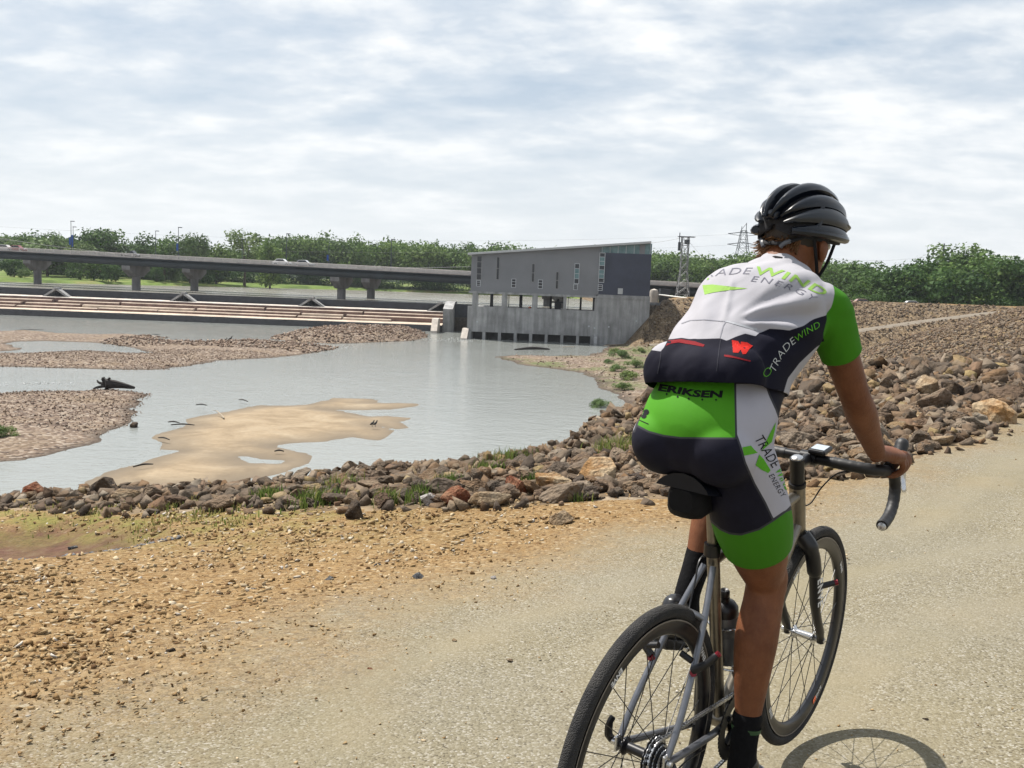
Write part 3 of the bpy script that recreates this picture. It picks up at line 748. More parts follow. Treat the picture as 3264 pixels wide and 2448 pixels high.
if True:
    MAT_CONC = conc_mat('weathered_concrete', (0.30, 0.30, 0.30), 0.6, 0.35)
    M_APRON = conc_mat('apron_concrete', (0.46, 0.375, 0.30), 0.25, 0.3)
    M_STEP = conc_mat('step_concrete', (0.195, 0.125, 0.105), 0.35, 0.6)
    M_PALE = conc_mat('pale_concrete', (0.44, 0.40, 0.36), 0.25)
    M_DARK = simple('dark_steel', (0.022, 0.025, 0.034), 0.6, var=0.35, scale=0.8)
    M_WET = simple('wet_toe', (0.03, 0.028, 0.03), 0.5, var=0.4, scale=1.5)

    # ---- dam across the river
    dam = empty('dam', (-60, 205, ZW)); tag(dam, 'low concrete dam with eroded stepped apron and dark crest gates across the river', 'dam')
    off = Vector((-60, 205, ZW))
    XL, XR = -255.0, -15.5
    def strip(name, prof, mat, seed, x0=XL, x1=XR, n=240, amp=0.25):
        """a long wall whose faces wander a little; prof (y,z) polyline from toe to back"""
        xs = np.linspace(x0, x1, n); V = []; k = len(prof)
        for i, x in enumerate(xs):
            for j, (yy, zz_) in enumerate(prof):
                e1 = amp * float(fbm(np.array([x * 1.0]), np.array([j * 5.0]), 0.35, 3, seed)[0])
                V.append((x - off.x, yy + e1 - off.y, zz_ + 0.35 * e1 - off.z))
        F = [(i * k + j, (i + 1) * k + j, (i + 1) * k + j + 1, i * k + j + 1) for i in range(n - 1) for j in range(k - 1)]
        me = npmesh(name, np.array(V), np.array(F)); return link(name, me, mat, dam)
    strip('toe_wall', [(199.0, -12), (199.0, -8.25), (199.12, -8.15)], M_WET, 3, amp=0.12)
    strip('apron', [(199.12, -8.15), (200, -8.05), (202.4, -7.95), (203.2, -7.9)], M_APRON, 5, amp=0.1)
    rs = np.random.default_rng(5)
    def stepped(y0, zlo, zhi, depth, seed, gaps):
        x = XL
        r_ = np.random.default_rng(seed)
        while x < XR - 2:
            L = r_.uniform(9, 34); x1 = min(x + L, XR)
            if r_.random() > gaps:
                n = max(4, int((x1 - x) / 1.2)); xs = np.linspace(x, x1 - 0.15, n); V = []
                dz = r_.normal() * 0.05; dy = r_.normal() * 0.15
                for xx in xs:
                    e_ = 0.30 * float(fbm(np.array([xx]), np.array([seed * 3.0]), 0.5, 3, seed)[0])
                    for (yy, zz_) in ((y0 + dy + e_, zlo), (y0 + dy + e_ + 0.05, zhi - 0.12 + dz), (y0 + dy + e_ + 0.18, zhi + dz), (y0 + depth, zhi + dz + 0.05), (y0 + depth + 0.1, zlo - 0.3)):
                        V.append((xx - off.x, yy - off.y, zz_ - off.z))
                F = [(i * 5 + j, (i + 1) * 5 + j, (i + 1) * 5 + j + 1, i * 5 + j + 1) for i in range(n - 1) for j in range(4)]
                me = bpy.data.meshes.new('step'); me.from_pydata(V, [], F + [(4, 3, 2, 1, 0), tuple((n - 1) * 5 + j for j in range(5))])
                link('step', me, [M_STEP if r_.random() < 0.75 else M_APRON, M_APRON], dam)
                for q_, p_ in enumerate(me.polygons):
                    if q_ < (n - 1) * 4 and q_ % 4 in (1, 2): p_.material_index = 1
            x = x1 + r_.uniform(0, 1.5)
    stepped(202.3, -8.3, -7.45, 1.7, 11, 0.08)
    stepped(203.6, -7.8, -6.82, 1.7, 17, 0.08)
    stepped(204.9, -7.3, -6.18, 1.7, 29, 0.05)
    strip('dam_wall', [(206.1, -7.2), (206.1, -5.75), (206.2, -5.6), (208.7, -5.4), (209.2, -5.4), (209.2, -12)], conc_mat('wall_concrete', (0.15, 0.095, 0.082), 0.35, 0.6), 19, amp=0.10)
    strip('slab', [(206.12, -5.57), (206.25, -5.53), (208.6, -5.34), (208.7, -5.5)], M_PALE, 23, amp=0.08)
    apex = [ony(p, q, 208.2) for p, q in ((-225, 888), (183, 912), (587, 931), (995, 948), (1404, 962))]
    ax = [a[0] for a in apex]
    edges = [XL] + ax
    for a, b in zip(edges[:-1], edges[1:]):
        m = MB(); m.box(a + 0.55 - off.x, b - 0.55 - off.x, 209.3 - off.y, 210.5 - off.y, -8 - off.z, -3.82 - off.z)
        m.build('gate', M_DARK, dam)
    for i, x in enumerate(ax):
        m = MB()
        for sgn in ((-1, 1) if i < 4 else (-1,)):
            # sloping leg of the trestle
            m.prism([(x + sgn * 0.05, -3.45), (x + sgn * 3.0, -5.45), (x + sgn * 2.3, -5.45), (x - sgn * 0.35, -3.72)], 207.3, 209.0, lambda a_, b_, h_: (a_ - off.x, h_ - off.y, b_ - off.z))
        m.box(x - 0.45 - off.x, x + 0.45 - off.x, 207.2 - off.y, 209.2 - off.y, -3.75 - off.z, -3.4 - off.z)
        m.build('trestle', MAT_CONC, dam)
    # end pier and sluice beside the powerhouse
    pier = empty('sluice_pier', (-13, 200, ZW)); tag(pier, 'grey concrete pier with sloping foot between the dam and the powerhouse', 'pier')
    m = MB(); m.prism([(198.6, -13), (198.6, -4.6), (205, -3.2), (212, -3.2), (212, -13)], -15.3, -13.2, lambda a_, b_, h_: (h_ + 13, a_ - 200, b_ - ZW)); m.build('pier_wall', MAT_CONC, pier)
    m = MB(); m.prism([(190.5, -12), (191.5, -9.0), (194.5, -6.6), (199, -6.6), (199, -12)], -17.2, -15.9, lambda a_, b_, h_: (h_ + 13, a_ - 200, b_ - ZW)); m.build('buttress', M_PALE, pier)
    gate = empty('sluice_gate', (-10.8, 204, ZW)); tag(gate, 'dark timber sluice gate in the slot left of the powerhouse', 'gate')
    for k in range(6):
        m = MB(); m.box(-2.35 + k * 0.72, -1.68 + k * 0.72, -0.2, 0.1, -2, 3.0); m.build('board', simple('wet_timber', (0.05, 0.038, 0.03), 0.8, var=0.4, scale=2), gate)
    m = MB(); m.box(-2.4, 2.0, 0.3, 0.6, 3.0, 5.9); m.build('upper_leaf', M_DARK, gate)

    # ---- powerhouse
    FA, FB = Vector((-8.6, 178.2, 0)), Vector((25.3, 176.2, 0))
    fu = (FB - FA).normalized(); fn = Vector((-fu.y, fu.x, 0))      # fn points away from the camera
    def fz(zx, zy, depth=0.0):
        px, py = 1400 + zx * 0.3689, 700 + zy * 0.3689
        d = Vector(ray(px, py)); o_ = Vector((0, 0, CAM_H)); A_ = FA + fn * depth
        t_ = (A_ - o_).dot(fn) / d.dot(fn); p = o_ + d * t_
        return (p - FA).dot(fu), p.z
    ph = empty('powerhouse', (FA.x, FA.y, ZW), math.atan2(fu.y, fu.x)); tag(ph, 'grey metal-clad powerhouse with slanted roof on a concrete base in the river', 'building')
    Z0 = ZW
    W = (FB - FA).length
    def part(name, mat, boxes, bevel=0.0, parent=ph):
        m = MB()
        for b in boxes: m.box(b[0], b[1], b[2], b[3], b[4] - Z0, b[5] - Z0)
        return m.build(name, mat, parent, bevel=bevel)
    D = 17.0
    zr0, zr1 = fz(295, 305)[1], fz(1780, 205)[1]         # wall top left and right
    zb = fz(800, 637)[1]                                   # underside of the cladding
    zg0 = fz(800, 655)[1]; zg1 = fz(800, 768)[1]           # gallery opening
    zlow = fz(800, 988)[1]                                 # top of the draft tube bays
    t = NT('metal_cladding'); Pc = t.coord('Object')
    wv = t.node('ShaderNodeTexWave', wave_type='BANDS', bands_direction='X'); t.l.new(Pc, wv.inputs[0]); wv.inputs['Scale'].default_value = 1.6; wv.inputs['Distortion'].default_value = 0
    t.base(t.mix(0.5, t.ramp(t.noise(0.25, 4), [(0.3, (0.165, 0.170, 0.185)), (0.7, (0.205, 0.21, 0.225))]), t.ramp(wv.outputs[1], [(0.2, 0.8), (0.6, 1.1)]), 'MULTIPLY')); t.rough(0.55); t.metal(0.25); t.bump(wv.outputs[1], 0.6, 0.06)
    M_CLAD = t.mat
    M_NAVY = simple('navy_panel', (0.030, 0.036, 0.062), 0.5, var=0.25, scale=0.3)
    M_TEAL = NT('teal_glass'); M_TEAL.base(M_TEAL.ramp(M_TEAL.noise(0.7, 3), [(0.35, (0.07, 0.14, 0.155)), (0.65, (0.13, 0.22, 0.23))])); M_TEAL.rough(0.15); M_TEAL = M_TEAL.mat
    M_WGL = NT('window_glass'); M_WGL.base((0.012, 0.014, 0.02)); M_WGL.rough(0.08); M_WGL = M_WGL.mat
    M_WFR = simple('white_frame', (0.42, 0.44, 0.47), 0.5, var=0.05)
    M_ROOF = simple('roof_metal', (0.40, 0.41, 0.42), 0.4, metal=0.3, var=0.08, scale=1.0)
    uN = fz(1393, 285)[0]                                   # where the navy bay begins
    def wtop(u): return zr0 + (zr1 - zr0) * u / W
    # clad wall, navy bay, clerestory
    m = MB(); m.prism([(0.0, zb), (uN, zb), (uN, wtop(uN)), (0.0, wtop(0))], 0, D, lambda a_, b_, h_: (a_, h_, b_ - Z0)); m.build('clad_wall', M_CLAD, ph)
    zn = fz(1600, 292)[1]; zc0 = fz(1600, 655)[1]
    part('navy_wall', M_NAVY, [(uN + 0.03, W, 0.12, D, zc0, zn)])
    m = MB(); m.prism([(uN + 0.03, zn), (W, zn), (W, wtop(W)), (uN + 0.03, wtop(uN))], 0.3, D - 0.5, lambda a_, b_, h_: (a_, h_, b_ - Z0)); cl = m.build('clerestory', M_TEAL, ph)
    for k in range(7):
        u_ = uN + 0.3 + k * (W - uN - 0.6) / 6
        m = MB(); m.box(u_ - 0.04, u_ + 0.04, 0.18, 0.29, zn - Z0, wtop(u_) - 0.05 - Z0); m.build('mullion', M_WFR if k != 5 else M_CLAD, cl)
    part('corner_post', M_CLAD, [(W - 2.3, W - 1.3, 0.12, 0.28, zn, wtop(W - 2.0) - 0.05)])
    # roof slab with overhang
    ul, ur = fz(250, 295)[0], fz(1830, 185)[0]
    m = MB(); m.prism([(ul, wtop(ul) + 0.02), (ur, wtop(ur) + 0.02), (ur, wtop(ur) + 0.45), (ul, wtop(ul) + 0.40)], -0.9, D + 0.9, lambda a_, b_, h_: (a_, h_, b_ - Z0)); m.build('roof', M_ROOF, ph, bevel=0.03)
    # windows: (x left, x right, y top, y bottom, white lower lights)
    for (xa, xb, ya, yb, lights) in ((328, 364, 312, 522, 0), (322, 357, 522, 577, 3), (498, 517, 322, 520, 2), (625, 662, 510, 588, 3), (803, 821, 380, 540, 2), (855, 893, 518, 598, 3), (1010, 1027, 450, 600, 2), (1171, 1207, 378, 556, 4), (1160, 1196, 556, 608, 3), (1386, 1424, 285, 545, 7), (1372, 1410, 560, 615, 3)):
        u0, z1 = fz(xa, ya); u1, z0 = fz(xb, yb)
        dark = lights in (0, 2)
        w_ = empty('window', (u0, -0.02, z0 - Z0), 0, ph)
        m = MB(); ww, hh, fr = u1 - u0, z1 - z0, 0.07 if dark else 0.10
        for b in ((0, fr, 0, hh), (ww - fr, ww, 0, hh), (fr, ww - fr, 0, fr), (fr, ww - fr, hh - fr, hh)): m.box(b[0], b[1], -0.09, 0.04, b[2], b[3])
        nl = lights if lights else 4
        for k in range(1, nl): m.box(fr, ww - fr, -0.075, 0.03, hh * k / nl - 0.04, hh * k / nl + 0.04)
        m.build('frame', MAT_CONC if dark else M_WFR, w_)
        for k in range(nl):
            m = MB(); m.box(fr, ww - fr, -0.035, 0.015, hh * k / nl + 0.041, hh * (k + 1) / nl - 0.041)
            m.build('pane', (M_TEAL if (lights >= 4 and k % 3 != 0) else M_WGL), w_)
    u0, z1 = fz(1545, 593); u1, z0 = fz(1585, 645); part('vent', M_ROOF, [(u0, u1, 0.0, 0.11, z0, z1)], 0.02)
    # concrete frame of the open gallery
    part('beam', MAT_CONC, [(-0.35, W + 0.0, -0.12, 0.9, zg0, zb - 0.003), (-0.35, uN, D - 0.9, D - 0.1, zg0, zb - 0.003)])
    uend = fz(1345, 700)[0]
    for (xa, xb) in ((285, 335), (540, 588), (803, 850), (1072, 1100)):
        u0, u1 = fz(xa, 700)[0], fz(xb, 700)[0]
        part('column', MAT_CONC, [(u0, u1, 0.0, 0.8, zg1, zg0)])
    for (xa, xb) in ((440, 465), (692, 718), (955, 974), (1215, 1232), (540, 548), (598, 605), (1112, 1117)):
        u0, u1 = fz(xa, 700, 8)[0], fz(xb, 700, 8)[0]
        part('inner_column', M_DARK, [(u0, u1, 8.0, 8.0 + (u1 - u0), zg1 - 0.3, zg0 + 0.5)])
    part('gallery_ceiling', MAT_CONC, [(0, uend, 0.9, D - 0.9, zg0 + 0.25, zg0 + 0.5)])
    part('gallery_floor', MAT_CONC, [(-0.3, uend, 0.85, D, zg1 - 0.6, zg1 - 0.25)])
    part('end_wall', MAT_CONC, [(uend, W + 0.15, 0.0, D, zlow, zc0 - 0.004)])
    part('base_wall', MAT_CONC, [(-0.45, uend, 0.0, 0.85, zlow, zg1)])
    part('base_side', MAT_CONC, [(-0.42, 0.5, 0.85, D, -13, zg1 - 0.7)])
    part('lower_wall', MAT_CONC, [(uend - 0.5, W + 0.15, 0.02, D, -13, zlow - 0.003)])
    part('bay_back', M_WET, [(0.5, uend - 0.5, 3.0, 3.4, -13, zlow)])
    ub = [fz(x, 1000)[0] for x in (262, 386, 520, 657, 790, 925, 1060, 1197, 1335)]
    for k, u_ in enumerate(ub):
        part('bay_pier', MAT_CONC, [(u_ - 0.28, u_ + 0.28, -0.25, 3.0, -13, zlow - 0.004)])
    m = MB()
    u_ = fz(235, 950)[0]; m.prism([(-3.6, -12), (-3.0, ZW + 0.2), (-0.3, zlow + 0.55), (2, zlow + 0.55), (2, -12)], u_ - 0.75, u_ + 0.45, lambda a_, b_, h_: (h_, a_, b_ - Z0)); m.build('wing_wall', M_PALE, ph)
    m = MB()
    u_ = fz(1345, 980)[0]; m.prism([(-3.6, -12), (-3.2, ZW + 0.3), (-0.3, zlow + 0.3), (2, zlow + 0.3), (2, -12)], u_ - 0.2, u_ + 0.4, lambda a_, b_, h_: (h_, a_, b_ - Z0)); m.build('wing_wall', MAT_CONC, ph)
    for (x, y) in ((328, 883), (1293, 922), (1342, 937), (1465, 927), (1704, 877)):
        u_, z_ = fz(x, y); part('marker_plate', M_WFR, [(u_ - 0.14, u_ + 0.14, -0.04, -0.003, z_ - 0.14, z_ + 0.14)])
    # machinery seen through the gallery
    mach = empty('gallery_hoist', (FA.x + fu.x * 17, FA.y + fu.y * 17 + 5, zg1)); tag(mach, 'dark lifting gear standing in the open gallery of the powerhouse', 'machine')
    m = MB(); m.box(-0.6, 0.6, -0.5, 0.5, -0.3, 1.1); m.box(-0.25, 0.25, -0.25, 0.25, 1.1, 2.0); m.build('body', M_DARK, mach, bevel=0.05)
    m = MB(); m.tube([(-1.2, 0, 1.3), (1.2, 0, 1.3)], 0.16, 8); m.build('drum', M_DARK, mach)
    buoy = MB(); buoy.lathe([(0.0, 0.0), (0.22, 0.02), (0.32, 0.2), (0.30, 0.42), (0.12, 0.58), (0.0, 0.6)], n=12)
    u_, z_ = fz(780, 765); o = buoy.build('buoy', simple('orange_paint', (0.5, 0.12, 0.04), 0.5), smooth=True); o.location = FA + fu * u_ + fn * 1.5; o.location.z = zg1 - 0.24
    tag(o, 'small orange float lying on the gallery floor of the powerhouse', 'buoy')

    # retaining wall right of the powerhouse, pipe on the bank
    rw = empty('retaining_wall', (27, 190, -3)); tag(rw, 'low grey concrete retaining wall on the bank behind the powerhouse corner', 'wall')
    m = MB(); m.box(-1.2, 6.0, 0, 0.6, -5.0, 1.6); m.build('main_wall', MAT_CONC, rw)
    m = MB(); m.box(6.1, 9.3, 2.0, 2.5, -4, 1.0); m.build('return_wall', conc_mat('dark_concrete', (0.14, 0.15, 0.17), 0.4), rw)
    hut = empty('pump_housing', (31.0, 196, -1.2)); tag(hut, 'small dark housing with pale round tank right behind the powerhouse', 'hut')
    m = MB(); m.box(-0.6, 1.5, 0, 2, -1.5, 2.6); m.build('cabin', M_DARK, hut, bevel=0.04)
    m = MB(); m.lathe([(0.0, 2.6), (0.8, 2.3), (1.0, 1.6), (1.0, -1.5)], Matrix.Translation((-1.8, 1, 0)), 14); m.build('tank', M_PALE, hut, smooth=True)
    pipe = MB(); p0, p1 = ony(2090, 938, 197), ony(2215, 954, 190)
    pipe.tube([p0, p1], 0.16, 8); pipe.tube([p1 + np.array([-0.3, 0, 0]), p1 + np.array([-0.3, 0, -2])], 0.1, 6)
    tag(pipe.build('white_pipe', simple('white_paint', (0.7, 0.7, 0.68), 0.5)), 'white pipe running along the gravel bank beside the lattice mast', 'pipe')

    # ---- twin road bridges
    M_GIRD = simple('girder_steel', (0.016, 0.024, 0.032), 0.6, var=0.25, scale=0.4)
    M_PIER = conc_mat('pier_concrete', (0.21, 0.205, 0.205), 0.3)
    M_RAIL = simple('rail_metal', (0.50, 0.46, 0.43), 0.5, var=0.1, scale=1)
    M_PARA = conc_mat('parapet_concrete', (0.42, 0.385, 0.365), 0.3)
    def bridge(label, y_at, ztop, x0, x1, piers, dw=9.0):
        b = empty('road_bridge', (0, y_at(0), 0)); tag(b, label, 'bridge')
        oy = y_at(0)
        n = 40; xs = np.linspace(x0, x1, n)
        def sweep(name, prof, mat):
            V = []; k = len(prof)
            for x in xs:
                for (dy, dz) in prof: V.append((x, y_at(x) - oy + dy, ztop(x) + dz))
            F = [(i * k + j, (i + 1) * k + j, (i + 1) * k + (j + 1) % k, i * k + (j + 1) % k) for i in range(n - 1) for j in range(k)]
            return link(name, npmesh(name, np.array(V), np.array(F)), mat, b)
        sweep('deck', [(-0.25, -1.28), (dw + 0.25, -1.28), (dw + 0.25, -1.05), (-0.25, -1.05)], M_GIRD)
        for dy in (0.6, dw / 2, dw - 0.6):
            sweep('girder', [(dy - 0.18, -2.95), (dy + 0.18, -2.95), (dy + 0.18, -1.285), (dy - 0.18, -1.285)], M_GIRD)
        for dy in (0.0, dw):
            sweep('kerb', [(dy - 0.2, -1.045), (dy + 0.2, -1.045), (dy + 0.2, -0.72), (dy - 0.2, -0.72)], M_PARA)
            r_ = empty('railing', (0, 0, 0), 0, b)
            for h_ in (-0.50, -0.26, -0.04):
                o_ = sweep('rail', [(dy - 0.07, h_ - 0.055), (dy + 0.05, h_ - 0.055), (dy + 0.05, h_ + 0.045), (dy - 0.07, h_ + 0.045)], M_RAIL); o_.parent = r_
            pm = MB(); pm.box(-0.07, 0.07, -0.10, 0.08, -0.72, 0.03); pmesh = pm.mesh('post'); pmesh.materials.append(M_RAIL)
            if dy == 0.0:
                for x in np.arange(max(x0, -150), min(x1, 45), 2.35):
                    o_ = bpy.data.objects.new('post', pmesh); COL.objects.link(o_); o_.parent = r_; o_.location = (x, y_at(x) - oy + dy, ztop(x))
        for x in piers:
            p = empty('pier', (x, y_at(x) - oy + dw / 2, 0), 0, b); zt = ztop(x) - 2.97
            m = MB(); m.prism([(-4.2, zt), (4.2, zt), (4.2, zt - 1.0), (1.5, zt - 2.7), (-1.5, zt - 2.7), (-4.2, zt - 1.0)], -1.15, 1.15, lambda a_, b_, h_: (h_ * 0.9 + a_ * 0.22, a_ * 0.95, b_)); m.build('cap', M_PIER, p, bevel=0.05)
            m = MB(); m.lathe([(1.05, -7.5), (1.02, zt - 2.65)], None, 16); m.build('column', M_PIER, p, smooth=True)
            for k in range(-2, 3):
                m = MB(); m.box(k * 0.9 * 0.55 - 0.15 + k * 0.35, k * 0.9 * 0.55 + 0.15 + k * 0.35, k * 1.3 - 0.2, k * 1.3 + 0.2, zt + 0.005, zt + 0.35); m.build('bearing', M_DARK, p)
        return b
    yN = lambda x: 217.6 - 0.19 * (x + 40); zN = lambda x: 3.75 - 0.0152 * (x + 9)
    yF = lambda x: 236.0 - 0.22 * (x + 35); zF = lambda x: 3.72 - 0.0152 * (x + 9)
    xp = lambda px, y: (px - 1632) / FPX * y
    bridge('long road bridge with pale railing on hammerhead piers, nearer of the two', yN, zN, -210, 62, [-157, ony(416, 925, 229)[0], ony(1087, 955, 222)[0], 10], 9.0)
    bridge('parallel road bridge half hidden behind the nearer one', yF, zF, -210, 62, [ony(118, 904, 262)[0], ony(612, 927, 250)[0], ony(1176, 953, 238)[0], 8], 9.0)

    # ---- lamp posts on the bridges
    M_POST = simple('lamp_post_paint', (0.035, 0.045, 0.055), 0.5, var=0.1)
    M_BAN = simple('blue_banner', (0.02, 0.08, 0.30), 0.7, var=0.1)
    for (px, py, y, ban, lab) in ((226, 706, 243, 1, 'tall dark lamp post with blue banners at the left end of the bridge'), (233, 724, 262, 1, 'shorter lamp post close behind the leftmost lamp post with banners'),
                                (496, 737, 256, 0, 'slim lamp post just left of the one with the blue banner'), (569, 726, 238, 1, 'lamp post with blue banner right of the round dark tree'),
                                (772, 764, 254, 0, 'thin lamp post against the tall airy tree'), (914, 746, 232, 0, 'lamp post above the white car on the bridge'), (1049, 772, 246, 1, 'low lamp post with small blue banner before the woods'),
                                (1248, 764, 226, 0, 'lamp post standing alone before the middle of the woods'), (1568, 780, 222, 0, 'lamp post top showing over the powerhouse roof')):
        tp = ony(px, py, y); zb_ = zN(tp[0]) - 1.05
        o = empty('lamp_post', (tp[0], y, zb_)); tag(o, lab, 'lamp post', 'lamp posts along the road bridges')
        H_ = tp[2] - zb_
        m = MB(); m.tube([(0, 0, 0), (0, 0, H_ * 0.5), (0, 0, H_)], [0.13, 0.10, 0.07], 8); m.build('pole', M_POST, o, smooth=True)
        m = MB(); m.box(-0.1, 0.95, -0.14, 0.14, H_ - 0.02, H_ + 0.17); m.build('lamp_head', M_POST, o, bevel=0.03)
        if ban:
            m = MB(); m.box(-0.55, 0.02, -0.05, 0.05, H_ * 0.30, H_ * 0.52); m.build('banner', M_BAN, o)
            if ban and px == 226: m = MB(); m.box(0.08, 0.5, -0.05, 0.05, H_ * 0.40, H_ * 0.6); m.build('banner', M_BAN, o)

    # ---- cars
    M_TYRE0 = simple('car_tyre', (0.02, 0.02, 0.02), 0.8, var=0)
    def car(label, loc, rz, col, L=4.5, H_=1.5, group=None, pickup=False):
        c = empty('parked_car' if group == 'd' else 'car', loc, rz); tag(c, label, 'car', 'cars on the bridge and the levee road')
        mp_ = simple('car_paint', col, 0.25, var=0.0, coat=1.0)
        m = MB()
        m.prism([(-L / 2, 0.35), (L / 2, 0.35), (L / 2, 0.72), (L / 2 - 0.25, 0.85), (L * 0.22, 0.95), (-L / 2 + 0.1, 0.98), (-L / 2, 0.8)], -0.85, 0.85, lambda a_, b_, h_: (a_, h_, b_)); m.build('body', mp_, c, bevel=0.06)
        if pickup: prof = [(-0.1, 0.95), (0.1, H_ - 0.04), (0.25, H_), (L * 0.16, H_), (L * 0.30, 0.95)]
        else: prof = [(-L * 0.42, 0.97), (-L * 0.30, H_ - 0.04), (-L * 0.2, H_), (L * 0.08, H_), (L * 0.26, 0.95)]
        m = MB(); m.prism(prof, -0.68, 0.68, lambda a_, b_, h_: (a_, h_ * (1.0 if b_ < 1.2 else 0.86), b_)); m.build('cabin', mp_, c, bevel=0.04)
        q = [(a_ * 0.93, 1.0 + (b_ - 0.97) * 0.80) for a_, b_ in prof]
        for s_ in (-1, 1):
            m = MB(); m.prism(q, s_ * 0.64, s_ * 0.685, lambda a_, b_, h_: (a_, h_ * (1.015 if b_ < 1.2 else 0.905), b_)); m.build('side_window', M_WGL, c)
        for xx in (-L * 0.31, L * 0.31):
            for s_ in (-1, 1):
                w_ = empty('wheel', (xx, s_ * 0.78, 0.33), 0, c)
                Mx = Matrix.Rotation(R(90), 4, 'X')
                m = MB(); m.lathe([(0.2, -0.1), (0.32, -0.1), (0.33, 0), (0.32, 0.1), (0.2, 0.1)], Mx, 16); m.build('tyre', M_TYRE0, w_, smooth=True)
                m = MB(); m.lathe([(0.0, -0.08), (0.2, -0.09), (0.2, 0.09), (0.0, 0.08)], Mx, 12); m.build('rim', M_ROOF, w_, smooth=True)
        for s_ in (-1, 1):
            m = MB(); m.box(L / 2 - 0.06, L / 2 + 0.015, s_ * 0.6 - 0.16, s_ * 0.6 + 0.16, 0.58, 0.72); m.build('headlight', M_WFR, c)
        return c
    rzb = math.atan2(-0.19, 1)
    for (px, lab, col, lane, pk) in ((20, 'white and red car at the far left end of the bridge', (0.6, 0.56, 0.55), 3.0, False), (58, 'dark red car behind the white one at the left end of the bridge', (0.25, 0.03, 0.03), 3.0, False),
                                   (418, 'dark pickup with bright windscreen on the bridge below the round dark tree', (0.03, 0.035, 0.045), 2.4, True), (901, 'white car on the bridge below the single lamp post', (0.75, 0.75, 0.75), 2.4, False),
                                   (972, 'small silver car on the bridge right of the white car', (0.45, 0.45, 0.46), 2.4, False)):
        y = 230.0
        for _ in range(5): x = ony(px, 800, y)[0]; y = yN(x) + lane
        car(lab, (x, y, zN(x) - 1.04), rzb, col, pickup=pk, H_=1.75 if pk else 1.62)
    for (px, py, lab, col) in ((2911, 962, 'pale car on the levee road half hidden by the crest', (0.6, 0.6, 0.62)), (2752, 956, 'reddish car on the levee road beside the green sleeve', (0.3, 0.14, 0.1))):
        p = ony(px, py, 209); car(lab, (p[0], 209, -0.60), 0.0, col)

    # ---- masts and wires
    M_GALV = simple('galvanised_steel', (0.23, 0.235, 0.24), 0.5, metal=0.4, var=0.15, scale=1)
    M_WIRE = simple('wire', (0.12, 0.12, 0.13), 0.5, var=0)
    def lattice(m, zs, ws, r_=0.06, cx=0.0):
        for (z0, w0), (z1, w1) in zip(zip(zs[:-1], ws[:-1]), zip(zs[1:], ws[1:])):
            c0 = [(cx + sx * w0, sy * w0, z0) for sx, sy in ((-1, -1), (1, -1), (1, 1), (-1, 1))]; c1 = [(cx + sx * w1, sy * w1, z1) for sx, sy in ((-1, -1), (1, -1), (1, 1), (-1, 1))]
            for k in range(4):
                m.tube([c0[k], c1[k]], r_ * 1.5, 4, cap=False); m.tube([c0[k], c1[(k + 1) % 4]], r_ * 0.8, 4, cap=False); m.tube([c0[(k + 1) % 4], c1[k]], r_ * 0.8, 4, cap=False); m.tube([c1[k], c1[(k + 1) % 4]], r_ * 0.8, 4, cap=False)
    tb = ony(2172, 985, 196); tt = ony(2183, 745, 196)
    mast = empty('lattice_mast', (tb[0], 196, tb[2] - 2)); tag(mast, 'grey lattice mast on the bank between powerhouse and cyclist', 'mast')
    Hm = tt[2] - tb[2] + 2
    zs = list(np.linspace(0, Hm * 0.96, 11)); ws = [1.75 - 1.05 * min(1, i / 6) for i in range(11)]
    m = MB(); lattice(m, zs, ws, 0.055); m.build('lattice', M_GALV, mast)
    m = MB(); m.box(-1.5, 1.9, -0.8, 0.8, Hm * 0.96, Hm * 0.965 + 0.05); m.box(-1.3, -1.15, -0.1, 0.1, Hm * 0.86, Hm + 0.2); m.box(-0.1, 0.9, -0.4, 0.4, Hm * 0.88, Hm * 0.93); m.box(-1.45, -0.95, -0.2, 0.2, Hm * 0.80, Hm * 0.90); m.build('platform', M_POST, mast)
    pt = ony(2372, 718, 395)
    pyl = empty('power_pylon', (pt[0], 395, -2)); tag(pyl, 'distant lattice power pylon with crossarms left of the helmet', 'pylon', )
    Hp = pt[2] + 2
    zs = list(np.linspace(0, Hp * 0.93, 9)); ws = [4.4 * (1 - i / 8) ** 1.1 + 1.05 for i in range(9)]
    m = MB(); lattice(m, zs, ws, 0.075); m.tube([(-1.0, 0, Hp * 0.9), (-0.9, 0, Hp * 0.985)], 0.14, 4); m.tube([(1.0, 0, Hp * 0.9), (1.0, 0, Hp + 1.0)], 0.14, 4); m.tube([(-1, 0, Hp * 0.94), (1, 0, Hp + 0.8)], 0.1, 4); m.build('lattice', M_POST, pyl)
    for zf in (0.90, 0.76):
        m = MB(); m.tube([(-6.5, 0, Hp * zf - 0.6), (-1, 0, Hp * zf + 0.2), (1, 0, Hp * zf + 0.2), (6.5, 0, Hp * zf - 0.6)], 0.16, 4); m.tube([(-6.5, 0, Hp * zf - 0.6), (-1, 0, Hp * zf - 1.3)], 0.1, 4); m.tube([(6.5, 0, Hp * zf - 0.6), (1, 0, Hp * zf - 1.3)], 0.1, 4); m.build('crossarm', M_POST, pyl)
    up_ = ony(3010, 776, 252); upl = empty('utility_pole', (up_[0], 252, -1)); tag(upl, 'thin utility pole rising behind the trees on the right', 'pole')
    m = MB(); m.tube([(0, 0, 0), (0, 0, up_[2] + 1)], [0.25, 0.17], 6); m.build('pole', M_POST, upl)
    m = MB(); m.box(-1.3, 1.3, -0.08, 0.08, up_[2] - 3.4, up_[2] - 3.2); m.build('crossarm', M_POST, upl)
